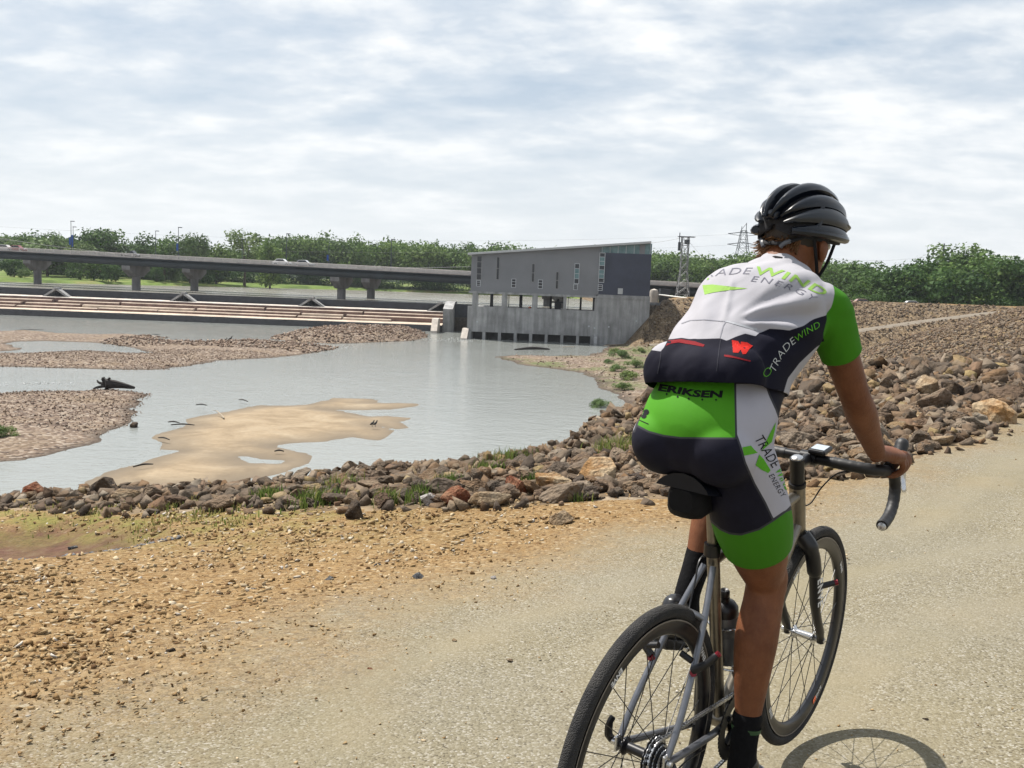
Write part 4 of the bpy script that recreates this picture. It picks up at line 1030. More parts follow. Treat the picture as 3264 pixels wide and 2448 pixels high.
    def wire(a, b, sag, r_, lab):
        a, b = Vector(a), Vector(b); m = MB()
        m.tube([a.lerp(b, k / 24) - Vector((0, 0, sag * 4 * (k / 24) * (1 - k / 24))) for k in range(25)], r_, 4, cap=False)
        tag(m.build('power_line', M_WIRE), lab, 'wire', 'overhead wires')
    top = Vector((tb[0], 196, tt[2]))
    wire(top + Vector((-1.3, 0, -1.0)), ony(2000, 778, 205), 0.3, 0.03, 'wire from the lattice mast down to the powerhouse roof')
    wire(top + Vector((0.5, 0, -1.3)), Vector((pt[0] - 16, 330, 2)), 1.0, 0.03, 'wire dropping from the lattice mast behind the woods')
    pa = Vector((pt[0], 395, 0))
    wire(pa + Vector((-6.5, 0, Hp * 0.9 - 3)), Vector((-260, 330, 17)), 6, 0.022, 'upper wire running left from the power pylon')
    wire(pa + Vector((-6.5, 0, Hp * 0.76 - 3)), Vector((-260, 330, 12)), 6, 0.022, 'lower wire running left from the power pylon')
    wire(pa + Vector((6.5, 0, Hp * 0.9 - 3)), Vector((up_[0], 252, up_[2] - 3)), 5, 0.022, 'wire running right from the power pylon to the utility pole')
    wire(ony(-150, 735, 236), ony(1500, 850, 216), 3.2, 0.035, 'long wire sagging along the front of the bridge')

    # gravel ramp down the far levee and levee road
    t = NT('ramp_gravel'); t.base(t.ramp(t.noise(0.8, 6, 0.65), [(0.3, (0.11, 0.088, 0.066)), (0.7, (0.185, 0.158, 0.122))])); t.rough(0.95); M_RAMP = t.mat
    def ribbon(name, pts, hw, mat, lift):
        V = []; P_ = []
        for a, b in zip(pts[:-1], pts[1:]):
            for k in range(14): P_.append([a[j] + (b[j] - a[j]) * k / 14 for j in range(3)])
        for i, p in enumerate(P_):
            q = P_[min(i + 1, len(P_) - 1)]; p_ = P_[max(i - 1, 0)]
            tx, ty = q[0] - p_[0], q[1] - p_[1]; l_ = math.hypot(tx, ty); nx, ny = -ty / l_, tx / l_
            for k in (-1, -0.5, 0, 0.5, 1): V.append((p[0] + nx * hw * k, p[1] + ny * hw * k, p[2] + lift - (0.4 if abs(k) == 1 else 0)))
        F = [(i * 5 + j, (i + 1) * 5 + j, (i + 1) * 5 + j + 1, i * 5 + j + 1) for i in range(len(P_) - 1) for j in range(4)]
        o = link(name, npmesh(name, np.array(V), np.array(F)), mat, smooth=True); tag(o, kind='structure'); return o
    ribbon('path', RAMP, 2.7, M_RAMP, 0.10)

# ---------------------------------------------------------------- trees
def leaf_mat(name, dark, mid, light):
    t = NT(name); oi = t.node('ShaderNodeObjectInfo'); rnd = t.attr('rnd')
    c = t.ramp(rnd, [(0.0, dark), (0.5, mid), (1.0, light)])
    c = t.mix(1.0, c, t.ramp(oi.outputs['Random'], [(0.0, (0.78, 0.85, 0.85)), (0.5, (1.0, 1.0, 1.0)), (1.0, (1.25, 1.15, 0.9))]), 'MULTIPLY')
    t.base(c); t.rough(0.7); t.spec(0.2)
    tr = t.node('ShaderNodeBsdfTranslucent'); t.l.new(c, tr.inputs[0])
    ms = t.node('ShaderNodeMixShader'); ms.inputs[0].default_value = 0.3
    t.l.new(t.p.outputs[0], ms.inputs[1]); t.l.new(tr.outputs[0], ms.inputs[2]); t.l.new(ms.outputs[0], t.out.inputs[0])
    return t.mat
def crown(seed, n, leaf, kind='round', lobes=11):
    """leaf-clump quads in a unit tree (height 1); returns V,F,rnd"""
    r_ = np.random.default_rng(seed)
    L = []
    for k in range(lobes):
        if kind == 'round': c = np.array([r_.normal() * 0.17, r_.normal() * 0.17, r_.uniform(0.36, 0.80)]); rad = r_.uniform(0.13, 0.22)
        elif kind == 'airy': c = np.array([r_.normal() * 0.16, r_.normal() * 0.16, r_.uniform(0.40, 0.88)]); rad = r_.uniform(0.07, 0.15)
        elif kind == 'bush': c = np.array([r_.normal() * 0.26, r_.normal() * 0.26, r_.uniform(0.2, 0.70)]); rad = r_.uniform(0.18, 0.30)
        else: c = np.array([r_.normal() * 0.10, r_.normal() * 0.10, r_.uniform(0.25, 0.85)]); rad = r_.uniform(0.11, 0.19)
        L.append((c, rad, r_.uniform(-0.32, 0.32)))
    vol = np.array([l[1] ** 2.4 for l in L]); which = r_.choice(len(L), n, p=vol / vol.sum())
    d = r_.normal(size=(n, 3)); d /= np.linalg.norm(d, axis=1)[:, None]
    rad = np.array([l[1] for l in L])[which] * (r_.random(n) ** 0.33 * 1.06)
    rad *= 1 + 0.22 * np.sin(d[:, 0] * 7 + which) * np.cos(d[:, 2] * 6 + which * 2)
    cen = np.array([l[0] for l in L])[which]
    P = cen + d * rad[:, None] * np.array([1, 1, 0.85])
    nrm = d + r_.normal(size=(n, 3)) * 0.6 + np.array([0, 0, 0.35]); nrm /= np.linalg.norm(nrm, axis=1)[:, None]
    a = np.cross(nrm, r_.normal(size=(n, 3))); a /= np.linalg.norm(a, axis=1)[:, None]; b = np.cross(nrm, a)
    s = leaf * r_.uniform(0.5, 1.25, n)[:, None]
    V = np.stack([P + a * s, P + b * s * 0.6, P - a * s * 0.9, P - b * s * 0.7], 1)
    V[:, 0] += nrm * s * 0.25
    rnd = np.clip(np.array([l[2] for l in L])[which] + 0.5 + 0.16 * r_.normal(size=n), 0, 1)
    return V.reshape(-1, 3), np.arange(4 * n).reshape(-1, 4), np.repeat(rnd, 4), L
M_BARK = simple('bark', (0.075, 0.058, 0.045), 0.95, var=0.3, scale=6, bump=0.4)
LEAFS = [leaf_mat('leaves_mid', (0.026, 0.055, 0.015), (0.068, 0.128, 0.030), (0.135, 0.205, 0.060)),
         leaf_mat('leaves_dark', (0.014, 0.034, 0.010), (0.038, 0.086, 0.020), (0.085, 0.150, 0.038)),
         leaf_mat('leaves_pale', (0.040, 0.070, 0.020), (0.100, 0.155, 0.045), (0.165, 0.225, 0.080))]
def make_tree_meshes(seed, kind, n, leaf, mat, lobes=11):
    V, F, rn, L = crown(seed, n, leaf, kind, lobes)
    me = npmesh('crown', V, F); fattr(me, 'rnd', rn); me.materials.append(mat)
    m = MB()
    top = 0.55 if kind != 'bush' else 0.3
    m.tube([(0, 0, -0.03), (0.005, 0.0, top * 0.3), (0.012, 0.006, top * 0.7), (0.0, 0.0, top)], [0.026, 0.019, 0.014, 0.008], 8)
    for c, rad, _ in L[:7]:
        m.tube([(0.005, 0.0, top * (0.35 + 0.5 * random.random())), tuple(c * np.array([0.5, 0.5, 0.88])), tuple(c)], [0.010, 0.006, 0.002], 5, cap=False)
    tm = m.mesh('trunk'); tm.materials.append(M_BARK)
    return me, tm, (V, F, rn)
TREES = {}
if True:
    SPEC = {'round': (31, 'round', 2600, 0.030, 0, 12), 'round2': (37, 'round', 2600, 0.030, 0, 14), 'dark': (41, 'round', 3000, 0.030, 1, 13), 'airy': (43, 'airy', 1700, 0.024, 2, 20), 'pale': (47, 'round', 2400, 0.028, 2, 11), 'bush': (53, 'bush', 2600, 0.042, 2, 10), 'darkbush': (59, 'bush', 3200, 0.040, 1, 11), 'tall': (61, 'tall', 2200, 0.030, 0, 12)}
    for k, (sd, kd, n, lf, mi, lb) in SPEC.items(): TREES[k] = make_tree_meshes(sd, kd, n, lf, LEAFS[mi], lb)
    def tree(kind, x, y, h, wf, label, group, zb=None, cat='tree', name='tree'):
        zb = float(zat(x, y)[0]) if zb is None else zb
        o = empty(name, (x, y, zb - 0.1), random.uniform(0, 6.28)); o.scale = (h * wf, h * wf, h)
        tag(o, label, cat, group)
        cm, tm, _ = TREES[kind]
        for nm, me in (('crown', cm), ('trunk', tm)):
            c = bpy.data.objects.new(nm, me); COL.objects.link(c); c.parent = o
        return o
    def tree_at(kind, px, pytop, y, wf, label, group='trees on the far bank behind the bridge', zb=None, **k):
        p = ony(px, pytop, y); z0 = float(zat(p[0], y)[0]) if zb is None else zb
        return tree(kind, p[0], y, (p[2] - z0) / 0.87, wf * 0.92, label, group, z0, **k)
    tree_at('round', 20, 740, 420, 1.15, 'leftmost tree on the hazy rise behind the bridge')
    tree_at('dark', 80, 752, 400, 1.2, 'dark tree second from the left edge behind the bridge')
    tree_at('pale', 60, 766, 330, 1.2, 'pale green round tree just above the left end of the bridge')
    tree_at('bush', 150, 752, 320, 1.35, 'bright yellow green bushy tree left of the bannered lamp post')
    tree_at('round2', 128, 735, 345, 1.25, 'broad green tree behind the bright bushy tree')
    tree_at('round', 205, 745, 350, 1.0, 'green tree rising right behind the bannered lamp post')
    tree_at('dark', 318, 731, 335, 1.35, 'large round dark tree standing above the dark pickup')
    tree_at('pale', 250, 770, 318, 1.1, 'pale tree between the lamp post and the large round dark tree')
    tree_at('round2', 525, 742, 330, 1.0, 'green tree just left of the second bannered lamp post')
    tree_at('pale', 606, 744, 330, 0.95, 'light green feathery tree right of the second bannered lamp post')
    tree_at('round', 455, 765, 340, 1.2, 'lower green tree left of the slim lamp post')
    tree_at('airy', 780, 748, 345, 1.15, 'tall airy tree with open crown above the bridge')
    tree_at('tall', 862, 762, 335, 0.9, 'narrow loose tree left of the lamp post above the white car')
    tree_at('round2', 690, 772, 345, 1.3, 'green tree in the gap left of the tall airy tree')
    for (px, py, y, k, w, lb) in ((45, 822, 292, 'darkbush', 0.9, 'dark bushy tree under the bridge at the left edge'), (255, 822, 300, 'darkbush', 1.1, 'dark leafy tree under the bridge right of the first pier'),
                                (345, 838, 300, 'darkbush', 0.8, 'dark tree under the bridge left of the second pier'), (500, 850, 318, 'darkbush', 0.9, 'dark tree under the bridge between the second and third pier'),
                                (550, 860, 330, 'bush', 0.9, 'pale green bush under the bridge left of the third pier'), (690, 855, 345, 'darkbush', 1.0, 'dark tree under the bridge right of the third pier'), (78, 855, 285, 'bush', 1.0, 'small pale bush on the grass left of the first pier')):
        tree_at(k, px, py, y, w, lb)
    # the woods on the far bank: one mass of crowns
    Vs, Fs, As, TV, TF = [], [], [], [], []; b0 = 0; tb0 = 0
    def top_line(px):   # skyline of the woods in the photograph
        return np.interp(px, [300, 640, 760, 850, 900, 980, 1040, 1120, 1250, 1400, 1500, 1600, 1700, 1900, 2060, 2130, 2200, 2300, 2400, 2500, 2700, 2780, 2850], [812, 800, 795, 785, 765, 752, 753, 768, 772, 778, 783, 790, 800, 806, 806, 812, 822, 818, 815, 822, 838, 850, 862])
    protos = ['round', 'round2', 'dark', 'tall', 'pale', 'round']
    px = 640
    rows = []
    while px < 2720:
        for row, (y0, dt) in enumerate(((398, 10), (420, 0))):
            y = y0 + random.uniform(-6, 6) - max(0, (px - 1900)) * 0.10
            rows.append((px + random.uniform(-14, 14), y, dt + random.uniform(-6, 14)))
        px += random.uniform(24, 38)
    trm = TREES['round'][1]; tv, tf_ = mesh_np(trm)
    for (px, y, dt) in rows:
        kind = random.choice(protos); V, F, rn = TREES[kind][2]
        p = ony(px, float(top_line(px)) + dt, y); z0 = ZP + 0.8
        h = (p[2] - z0) / 0.80; w = max(h * random.uniform(0.8, 1.15), 13)
        ca, sa_ = math.cos(px), math.sin(px)
        X = V[:, 0] * ca - V[:, 1] * sa_; Y = V[:, 0] * sa_ + V[:, 1] * ca
        sel = np.repeat(np.random.default_rng(int(px)).random(len(V) // 4) < 0.50, 4)
        W = np.stack([p[0] + X * w, y + Y * w, z0 + V[:, 2] * h], 1)[sel]
        Vs.append(W); Fs.append(np.arange(len(W)).reshape(-1, 4) + b0); b0 += len(W); As.append(np.clip(rn[sel] + random.uniform(-0.2, 0.25), 0, 1))
        # skirt of low growth
    me = npmesh('woods', np.concatenate(Vs), np.concatenate(Fs)); fattr(me, 'rnd', np.concatenate(As))
    wd = link('woods', me, LEAFS[0]); tag(wd, 'dense green woods along the far bank behind bridge and powerhouse', 'woods', kind='stuff')
    Vs, Fs, As = [], [], []; b0 = 0
    for k in range(150):
        px = random.uniform(60, 2720); y = 395 - max(0, (px - 1900)) * 0.10 + random.uniform(-6, 2)
        if px < 640: y = 345 + random.uniform(-10, 15)
        elif px < 900: y = 375
        V, F, rn = TREES['darkbush'][2]; x = ony(px, 850, y)[0]
        sel = np.repeat(np.random.default_rng(k).random(len(V) // 4) < 0.22, 4)
        h = random.uniform(5, 10.0); W = np.stack([x + V[:, 0] * h * 1.3, y + V[:, 1] * h, ZP + 0.4 + V[:, 2] * h], 1)[sel]
        Vs.append(W); Fs.append(np.arange(len(W)).reshape(-1, 4) + b0); b0 += len(W); As.append(rn[sel])
    me = npmesh('undergrowth', np.concatenate(Vs), np.concatenate(Fs)); fattr(me, 'rnd', np.concatenate(As))
    tag(link('undergrowth', me, LEAFS[1]), 'dark undergrowth along the foot of the far woods', 'undergrowth', kind='stuff')
    # trees behind the levee on the right
    G = 'trees behind the levee road'
    right = [(2735, 905, 232, 'dark', 1.1, 'dark tree just right of the cyclist neck behind the levee'), (2725, 822, 262, 'round', 1.4, 'broad green tree with round top right of the helmet'), (2820, 868, 228, 'round2', 1.3, 'green tree above the green sleeve behind the levee'),
             (2775, 850, 250, 'round', 1.5, 'far green tree filling the dip behind the round topped one'), (2870, 857, 226, 'dark', 1.25, 'dark green tree above the pale car on the levee road'), (2960, 838, 240, 'dark', 1.4, 'taller dark tree left of the airy crown behind the levee'),
             (2925, 862, 222, 'round', 1.2, 'rounded mid green tree right of the pale car'), (3005, 852, 224, 'darkbush', 1.25, 'dark bushy tree below the utility pole'), (3075, 797, 250, 'airy', 1.5, 'tall airy tree with grey twigs on the right'),
             (3060, 812, 246, 'dark', 1.35, 'large dark tree under the airy crown on the right'), (3085, 862, 222, 'round2', 1.25, 'mid green tree before the large dark tree'), (3150, 845, 224, 'tall', 1.3, 'upright green tree second from the right edge'),
             (3215, 822, 222, 'round', 1.2, 'tall green tree close to the right edge'), (3275, 824, 220, 'dark', 1.2, 'dark tree cut by the right edge'), (3180, 830, 245, 'airy', 1.2, 'thin crown seen between the two trees at the right edge')]
    for (px, py, y, k, w, lb) in right: tree_at(k, px, py, y, w, lb, G, zb=-2.6)
    # low thicket under the right row
    Vs, Fs, As = [], [], []; b0 = 0
    for k in range(34):
        px = random.uniform(2600, 3330); y = random.uniform(216, 224)
        V, F, rn = TREES['darkbush'][2]; x = ony(px, 900, y)[0]
        sel = np.repeat(np.random.default_rng(k + 900).random(len(V) // 4) < 0.4, 4)
        h = random.uniform(4, 6.5); W = np.stack([x + V[:, 0] * h * 1.2, y + V[:, 1] * h, -2.6 + V[:, 2] * h], 1)[sel]
        Vs.append(W); Fs.append(np.arange(len(W)).reshape(-1, 4) + b0); b0 += len(W); As.append(rn[sel])
    me = npmesh('thicket', np.concatenate(Vs), np.concatenate(Fs)); fattr(me, 'rnd', np.concatenate(As))
    tag(link('thicket', me, LEAFS[1]), 'low dark thicket under the trees behind the levee road', 'thicket', kind='stuff')
    # far hazy rise at the left and hills on the horizon
    n = 160; xs = np.linspace(-900, 900, n); V = []
    hh_ = 12 + 7 * fbm(xs, xs * 0, 0.006, 3, 71) + 14 * np.exp(-((xs + 420) / 160) ** 2)
    for x, h in zip(xs, hh_): V += [(x, 820, -6), (x, 830, h * 0.7), (x, 860, h), (x, 1000, h)]
    F = [(i * 4 + j, (i + 1) * 4 + j, (i + 1) * 4 + j + 1, i * 4 + j + 1) for i in range(n - 1) for j in range(3)]
    t = NT('wooded_hill'); t.base(t.ramp(t.noise(0.12, 5, 0.7), [(0.3, (0.025, 0.045, 0.022)), (0.7, (0.07, 0.10, 0.05))])); t.rough(0.95); t.bump(t.noise(0.2, 4), 1.0, 4)
    tag(link('hill', npmesh('hill', np.array(V), np.array(F)), t.mat, smooth=True), kind='structure')
    # weeds on the beach and on the far shore
    for (px, py, sz, lb) in ((2030, 1175, 1.8, 'weeds on the beach touching the jersey pocket in view'), (2045, 1125, 1.6, 'weeds below the retaining wall right of the powerhouse'), (1935, 1160, 1.1, 'lowest sprig of weeds on the middle of the beach'), (1905, 1283, 1.6, 'small green bush at the water edge above the near riprap'), (1985, 1150, 2.2, 'bright green weed clump on the beach below the powerhouse'), (1960, 1180, 1.6, 'low weed patch left of the bright clump on the beach'), (2000, 1205, 2.0, 'green weeds on the beach beside the jersey'), (1990, 1235, 1.5, 'small weeds on the beach near the bush'), (1960, 1120, 1.5, 'green reeds at the shore below the powerhouse corner'), (12, 1390, 1.2, 'tuft of green weeds at the left edge of the gravel bar')):
        p = onz(px, py, ZW + 0.4)
        tree('bush', p[0], p[1], sz * 0.72, 1.4, lb, 'weeds along the water', cat='bush', name='bush')

# ---------------------------------------------------------------- bicycle
BX, BY, BHD, BLEAN = 0.325, 2.089, R(38.1), R(2.7)
_fx = Vector((math.sin(BHD), math.cos(BHD), 0)); _ly0 = Vector((-math.cos(BHD), math.sin(BHD), 0)); _up = Vector((0, 0, 1))
_ly = _ly0 * math.cos(BLEAN) + _up * math.sin(BLEAN); _lz = -_ly0 * math.sin(BLEAN) + _up * math.cos(BLEAN)
BIKE_M = Matrix(((_fx.x, _ly.x, _lz.x, BX), (_fx.y, _ly.y, _lz.y, BY), (_fx.z, _ly.z, _lz.z, 0.0), (0, 0, 0, 1)))
_BMn = np.array(BIKE_M)
def l2px(P):
    """bike-space points -> pixels of the photograph"""
    W = np.asarray(P, float) @ _BMn[:3, :3].T + _BMn[:3, 3] - np.array([0, 0, CAM_H])
    q = W @ _MC.T
    return 1632 + FPX * q[:, 0] / q[:, 2], 1224 - FPX * q[:, 1] / q[:, 2]
def arc_pts(c, r_, a0, a1, n, plane='xz', y=0.0):
    return [(c[0] + r_ * math.cos(a0 + (a1 - a0) * k / n), y, c[1] + r_ * math.sin(a0 + (a1 - a0) * k / n)) for k in range(n + 1)]
def spline(pts, n=8):
    """Catmull-Rom through points"""
    P = [Vector(p) for p in pts]; out = []
    for i in range(len(P) - 1):
        p0, p1, p2, p3 = P[max(i - 1, 0)], P[i], P[i + 1], P[min(i + 2, len(P) - 1)]
        for k in range(n):
            t = k / n; out.append(0.5 * ((2 * p1) + (-p0 + p2) * t + (2 * p0 - 5 * p1 + 4 * p2 - p3) * t * t + (-p0 + 3 * p1 - 3 * p2 + p3) * t ** 3))
    out.append(P[-1]); return out
def text_mesh(body, size, bold=0.0, shear=0.0, xs=1.0, align='CENTER', spacing=1.0, subdiv=0.0):
    cu = bpy.data.curves.new('lettering', 'FONT'); cu.body = body; cu.size = size; cu.align_x = align; cu.align_y = 'CENTER'
    cu.offset = bold; cu.shear = shear; cu.space_character = spacing; cu.resolution_u = 3
    o = bpy.data.objects.new('tmp', cu); COL.objects.link(o)
    me = bpy.data.meshes.new_from_object(o.evaluated_get(bpy.context.evaluated_depsgraph_get()))
    bpy.data.objects.remove(o); bpy.data.curves.remove(cu)
    bm = bmesh.new(); bm.from_mesh(me)
    bmesh.ops.triangulate(bm, faces=bm.faces)
    if subdiv > 0:
        for _ in range(5):
            ed = [e_ for e_ in bm.edges if e_.calc_length() > subdiv]
            if not ed: break
            bmesh.ops.subdivide_edges(bm, edges=ed, cuts=1)
            bmesh.ops.triangulate(bm, faces=bm.faces)
    for v in bm.verts: v.co.x *= xs
    bm.to_mesh(me); bm.free(); return me

if True:
    M_TI = simple('brushed_titanium', (0.215, 0.195, 0.165), 0.34, metal=0.9, var=0.12, scale=40)
    M_TIL = simple('pale_titanium', (0.155, 0.16, 0.178), 0.36, metal=0.7, var=0.12, scale=40)
    M_CARB = simple('black_carbon', (0.006, 0.006, 0.008), 0.35, var=0.2, scale=20)
    M_BLK = simple('black_alloy', (0.007, 0.007, 0.009), 0.4, var=0.2, scale=30, metal=0.2)
    M_SILV = simple('polished_alloy', (0.55, 0.55, 0.56), 0.25, metal=0.9, var=0.08)
    M_RED = simple('red_anodised', (0.17, 0.010, 0.02), 0.35, metal=0.5, var=0.05)
    M_WHT = simple('white_print', (0.62, 0.62, 0.62), 0.6, var=0.0)
    t = NT('tyre_rubber'); P_ = t.coord('Object'); dn = t.noise(9, 5)
    t.base(t.mix(t.ramp(dn, [(0.35, 0.15), (0.7, 0.8)]), (0.012, 0.013, 0.016), (0.060, 0.056, 0.052))); t.rough(0.85); t.spec(0.25); t.bump(t.math('MULTIPLY', t.voro(330, P_), -1.0), 0.8, 0.005); M_TYRE = t.mat
    t = NT('bar_tape'); t.base(t.ramp(t.noise(60, 4), [(0.3, (0.005, 0.005, 0.006)), (0.7, (0.010, 0.010, 0.012))])); t.rough(0.55); t.bump(t.noise(120, 3), 0.3, 0.002); M_TAPE = t.mat
    bike = empty('bicycle'); bike.matrix_world = BIKE_M
    tag(bike, 'titanium cyclocross bicycle with black fork and drop handlebar ridden on the gravel trail', 'bicycle')
    RH, FH = Vector((0, 0, .345)), Vector((1.02, 0, .345)); BB = Vector((.425, 0, .275)); ST = Vector((.268, 0, .790))
    su, sn = Vector((-.309, 0, .951)), Vector((.951, 0, .309))
    AX0 = FH - 0.045 * sn; CROWN = AX0 + su * 0.40; HT = AX0 + su * 0.565; STEMB = AX0 + su * 0.60
    fr = MB()
    fr.tube([BB, ST], 0.0165, 16); fr.tube([CROWN + su * 0.005, HT], 0.0235, 16)
    fr.tube([BB, CROWN + su * 0.04], 0.0195, 16); fr.tube([ST - (ST - BB).normalized() * 0.035, HT - su * 0.03], 0.0165, 16)
    fr.tube([BB + Vector((0, .036, 0)), BB - Vector((0, .036, 0))], 0.023, 16)
    frame = fr.build('frame', M_TI, bike, smooth=True)
    for s_ in (1, -1):
        m = MB(); m.tube(spline([ST + Vector((-.012, s_ * .012, -.045)), Vector((.165, s_ * .042, .60)), Vector((.06, s_ * .062, .44)), RH + Vector((.006, s_ * .064, .012))], 6), [0.0085] * 18 + [0.008], 12); m.build('seat_stay', M_TIL, frame, smooth=True)
        m = MB(); m.tube(spline([BB + Vector((-.01, s_ * .025, 0)), Vector((.32, s_ * .034, .285)), Vector((.20, s_ * .046, .305)), RH + Vector((.012, s_ * .064, -.004))], 6), 0.0095, 12); m.build('chain_stay', M_TIL, frame, smooth=True)
        m = MB(); m.box(-.014, .016, s_ * .064 - .004, s_ * .064 + .004, .326, .366); m.build('dropout', M_SILV, frame, bevel=0.003)
        m = MB(); m.tube([Vector((.118, s_ * .052, .525)), Vector((.104, s_ * .060, .530))], 0.0085, 12); m.build('brake_boss', M_RED, frame, smooth=True)
        m = MB(); m.tube(spline([Vector((.108, s_ * .056, .535)), Vector((.112, s_ * .085, .558)), Vector((.124, s_ * .105, .585))], 5), [.010] * 5 + [.009] * 5 + [.008], 10); b = m.build('brake_arm', M_BLK, frame, smooth=True)
        m = MB(); m.tube([Vector((.090, s_ * .030, .575)), Vector((.090, s_ * .060, .565))], .008, 10); m.build('brake_pad', M_BLK, b, smooth=True)
        m = MB(); m.tube([Vector((.124, s_ * .103, .582)), Vector((.127, s_ * .110, .590))], .0075, 10); m.build('arm_cap', M_RED, b, smooth=True)
    m = MB(); m.tube(spline([Vector((.185, .036, .635)), Vector((.178, 0, .645)), Vector((.185, -.036, .635))], 6), .008, 10); m.build('stay_bridge', M_TIL, frame, smooth=True)
    m = MB(); m.tube([ST - Vector((0, 0, .02)), ST + (ST - BB).normalized() * 0.012], 0.021, 16); m.build('seat_clamp', M_BLK, frame, smooth=True)
    sd_ = (ST - BB).normalized(); SP = ST + sd_ * 0.165
    m = MB(); m.tube([ST, SP], 0.0136, 16); m.build('seatpost', M_TI, bike, smooth=True)
    m = MB(); m.tube(spline([ST + Vector((.05, .018, -.02)), ST + Vector((-.022, .020, -.03)), ST + Vector((-.055, .012, -.08)), Vector((.19, .008, .66)), Vector((.17, 0, .64))], 6), 0.0025, 6); m.build('brake_cable', M_BLK, bike, smooth=True)
    # saddle
    sv = []; nsec = 14
    for i in range(nsec):
        f_ = i / (nsec - 1); x = 0.065 + 0.275 * f_
        hw = (0.070 * (1 - f_) ** 0.8 + 0.020) * (0.75 + 0.25 * min(1, f_ * 6)); zt = 0.984 - 0.012 * math.sin(math.pi * f_) + 0.010 * (1 - f_)
        for k in range(9):
            a = math.pi * k / 8; sv.append((x, hw * math.cos(a), zt + 0.016 * math.sin(a) - 0.022 * (math.cos(a) ** 2)))
    sf = [(i * 9 + k, i * 9 + k + 1, (i + 1) * 9 + k + 1, (i + 1) * 9 + k) for i in range(nsec - 1) for k in range(8)] + [tuple(range(9)), tuple((nsec - 1) * 9 + k for k in range(9))[::-1]] + [(i * 9, (i + 1) * 9, (i + 1) * 9 + 8, i * 9 + 8) for i in range(nsec - 1)]
    m = MB(); m.add(sv, sf); sad = m.build('saddle', simple('saddle_cover', (0.004, 0.005, 0.009), 0.45, spec=0.25, var=0.15, scale=30), bike, smooth=True)
    for s_ in (1, -1):
        m = MB(); m.tube(spline([(0.09, s_ * .035, .965), (0.14, s_ * .022, .945), (0.24, s_ * .022, .945), (0.32, s_ * .012, .968)], 5), .0035, 8); m.build('saddle_rail', M_SILV, sad, smooth=True)
    # saddle bag: strapped below, a thing of its own
    bag = empty('saddle_bag'); bag.matrix_world = BIKE_M; tag(bag, 'black saddle bag strapped under the saddle of the bicycle', 'bag')
    m = MB(); bs = []
    for (x, hy, z0, z1) in ((0.066, .030, .918, .970), (0.082, .042, .901, .980), (0.12, .044, .894, .982), (0.17, .040, .900, .980), (0.205, .028, .916, .972)):
        ring = [(math.copysign(abs(math.cos(a)) ** .6, math.cos(a)) * hy, (z0 + z1) / 2 + math.copysign(abs(math.sin(a)) ** .6, math.sin(a)) * (z1 - z0) / 2) for a in [2 * math.pi * k / 20 for k in range(20)]]
        bs += [(x, y, z) for y, z in ring]
    m.add(bs, [(i * 20 + k, i * 20 + (k + 1) % 20, (i + 1) * 20 + (k + 1) % 20, (i + 1) * 20 + k) for i in range(4) for k in range(20)] + [tuple(range(20)), tuple(range(80, 100))[::-1]])
    m.build('pouch', simple('black_nylon', (0.004, 0.004, 0.005), 0.8, spec=0.2, var=0.3, scale=80), bag, smooth=True)
    # fork
    for_ = MB(); for_.tube([CROWN - su * .006, CROWN + su * .008], .028, 18)
    for_.tube(spline([CROWN + Vector((0, .012, .0)), CROWN + Vector((.01, .045, -.045)), CROWN + Vector((.03, .056, -.12))], 6), [.027] * 6 + [.022] * 6 + [.017], 12); for_.tube(spline([CROWN + Vector((0, -.012, .0)), CROWN + Vector((.01, -.045, -.045)), CROWN + Vector((.03, -.056, -.12))], 6), [.027] * 6 + [.022] * 6 + [.017], 12)
    for s_ in (1, -1):
        for_.tube(spline([CROWN + Vector((.028, s_ * .056, -.11)), CROWN + Vector((.075, s_ * .057, -.24)), FH + Vector((-.012, s_ * .055, .02)), FH + Vector((0, s_ * .055, -.008))], 6), [.017] * 6 + [.0145] * 6 + [.012] * 7, 14)
    fork = for_.build('fork', M_CARB, bike, smooth=True)
    for s_, bsgn in ((-1, 1), (1, -1)):
        me = text_mesh('ENVE', .036, .0012, spacing=1.25)
        o = link('lettering', me, M_WHT, fork)
        # reads downward along the outer face of the leg
        a_ = CROWN + Vector((.030, s_ * .056, -.11)); b_ = CROWN + Vector((.072, s_ * .057, -.235))
        dx = (b_ - a_).normalized(); out = Vector((-0.25, s_, -0.05)).normalized(); out = (out - dx * out.dot(dx)).normalized(); dy = out.cross(dx)
        o.matrix_local = Matrix(((dx.x, dy.x, out.x, 0), (dx.y, dy.y, out.y, 0), (dx.z, dy.z, out.z, 0), (0, 0, 0, 1))); o.location = (a_ + b_) / 2 + out * 0.0176
        bo = CROWN + Vector((.045, s_ * .058, -.17))
        m = MB(); m.tube([bo + Vector((.015, 0, 0)), bo + Vector((.035, s_ * .004, .004)), bo + Vector((.06, s_ * .035, .018))], [.010, .010, .009], 10); b = m.build('brake_arm', M_BLK, fork, smooth=True)
        m = MB(); m.tube([bo + Vector((.06, s_ * .033, .017)), bo + Vector((.066, s_ * .044, .022))], .009, 10); m.build('arm_cap', M_RED, b, smooth=True)
    # headset, stem, bar
    m = MB(); m.tube([HT, HT + su * .012], .0255, 18); m.tube([HT + su * .012, STEMB + su * .02], .0205, 18); m.build('headset', M_BLK, bike, smooth=True)
    STM = STEMB + su * .035; BAR = Vector((.872, 0, .945))
    m = MB(); m.tube([STM - su * .02, STM + su * .022], .021, 18); m.tube([STM, BAR], [.0175, .0165], 16); m.tube([BAR + Vector((0, .024, 0)), BAR - Vector((0, .024, 0))], .0215, 16); stem = m.build('stem', M_BLK, bike, smooth=True)
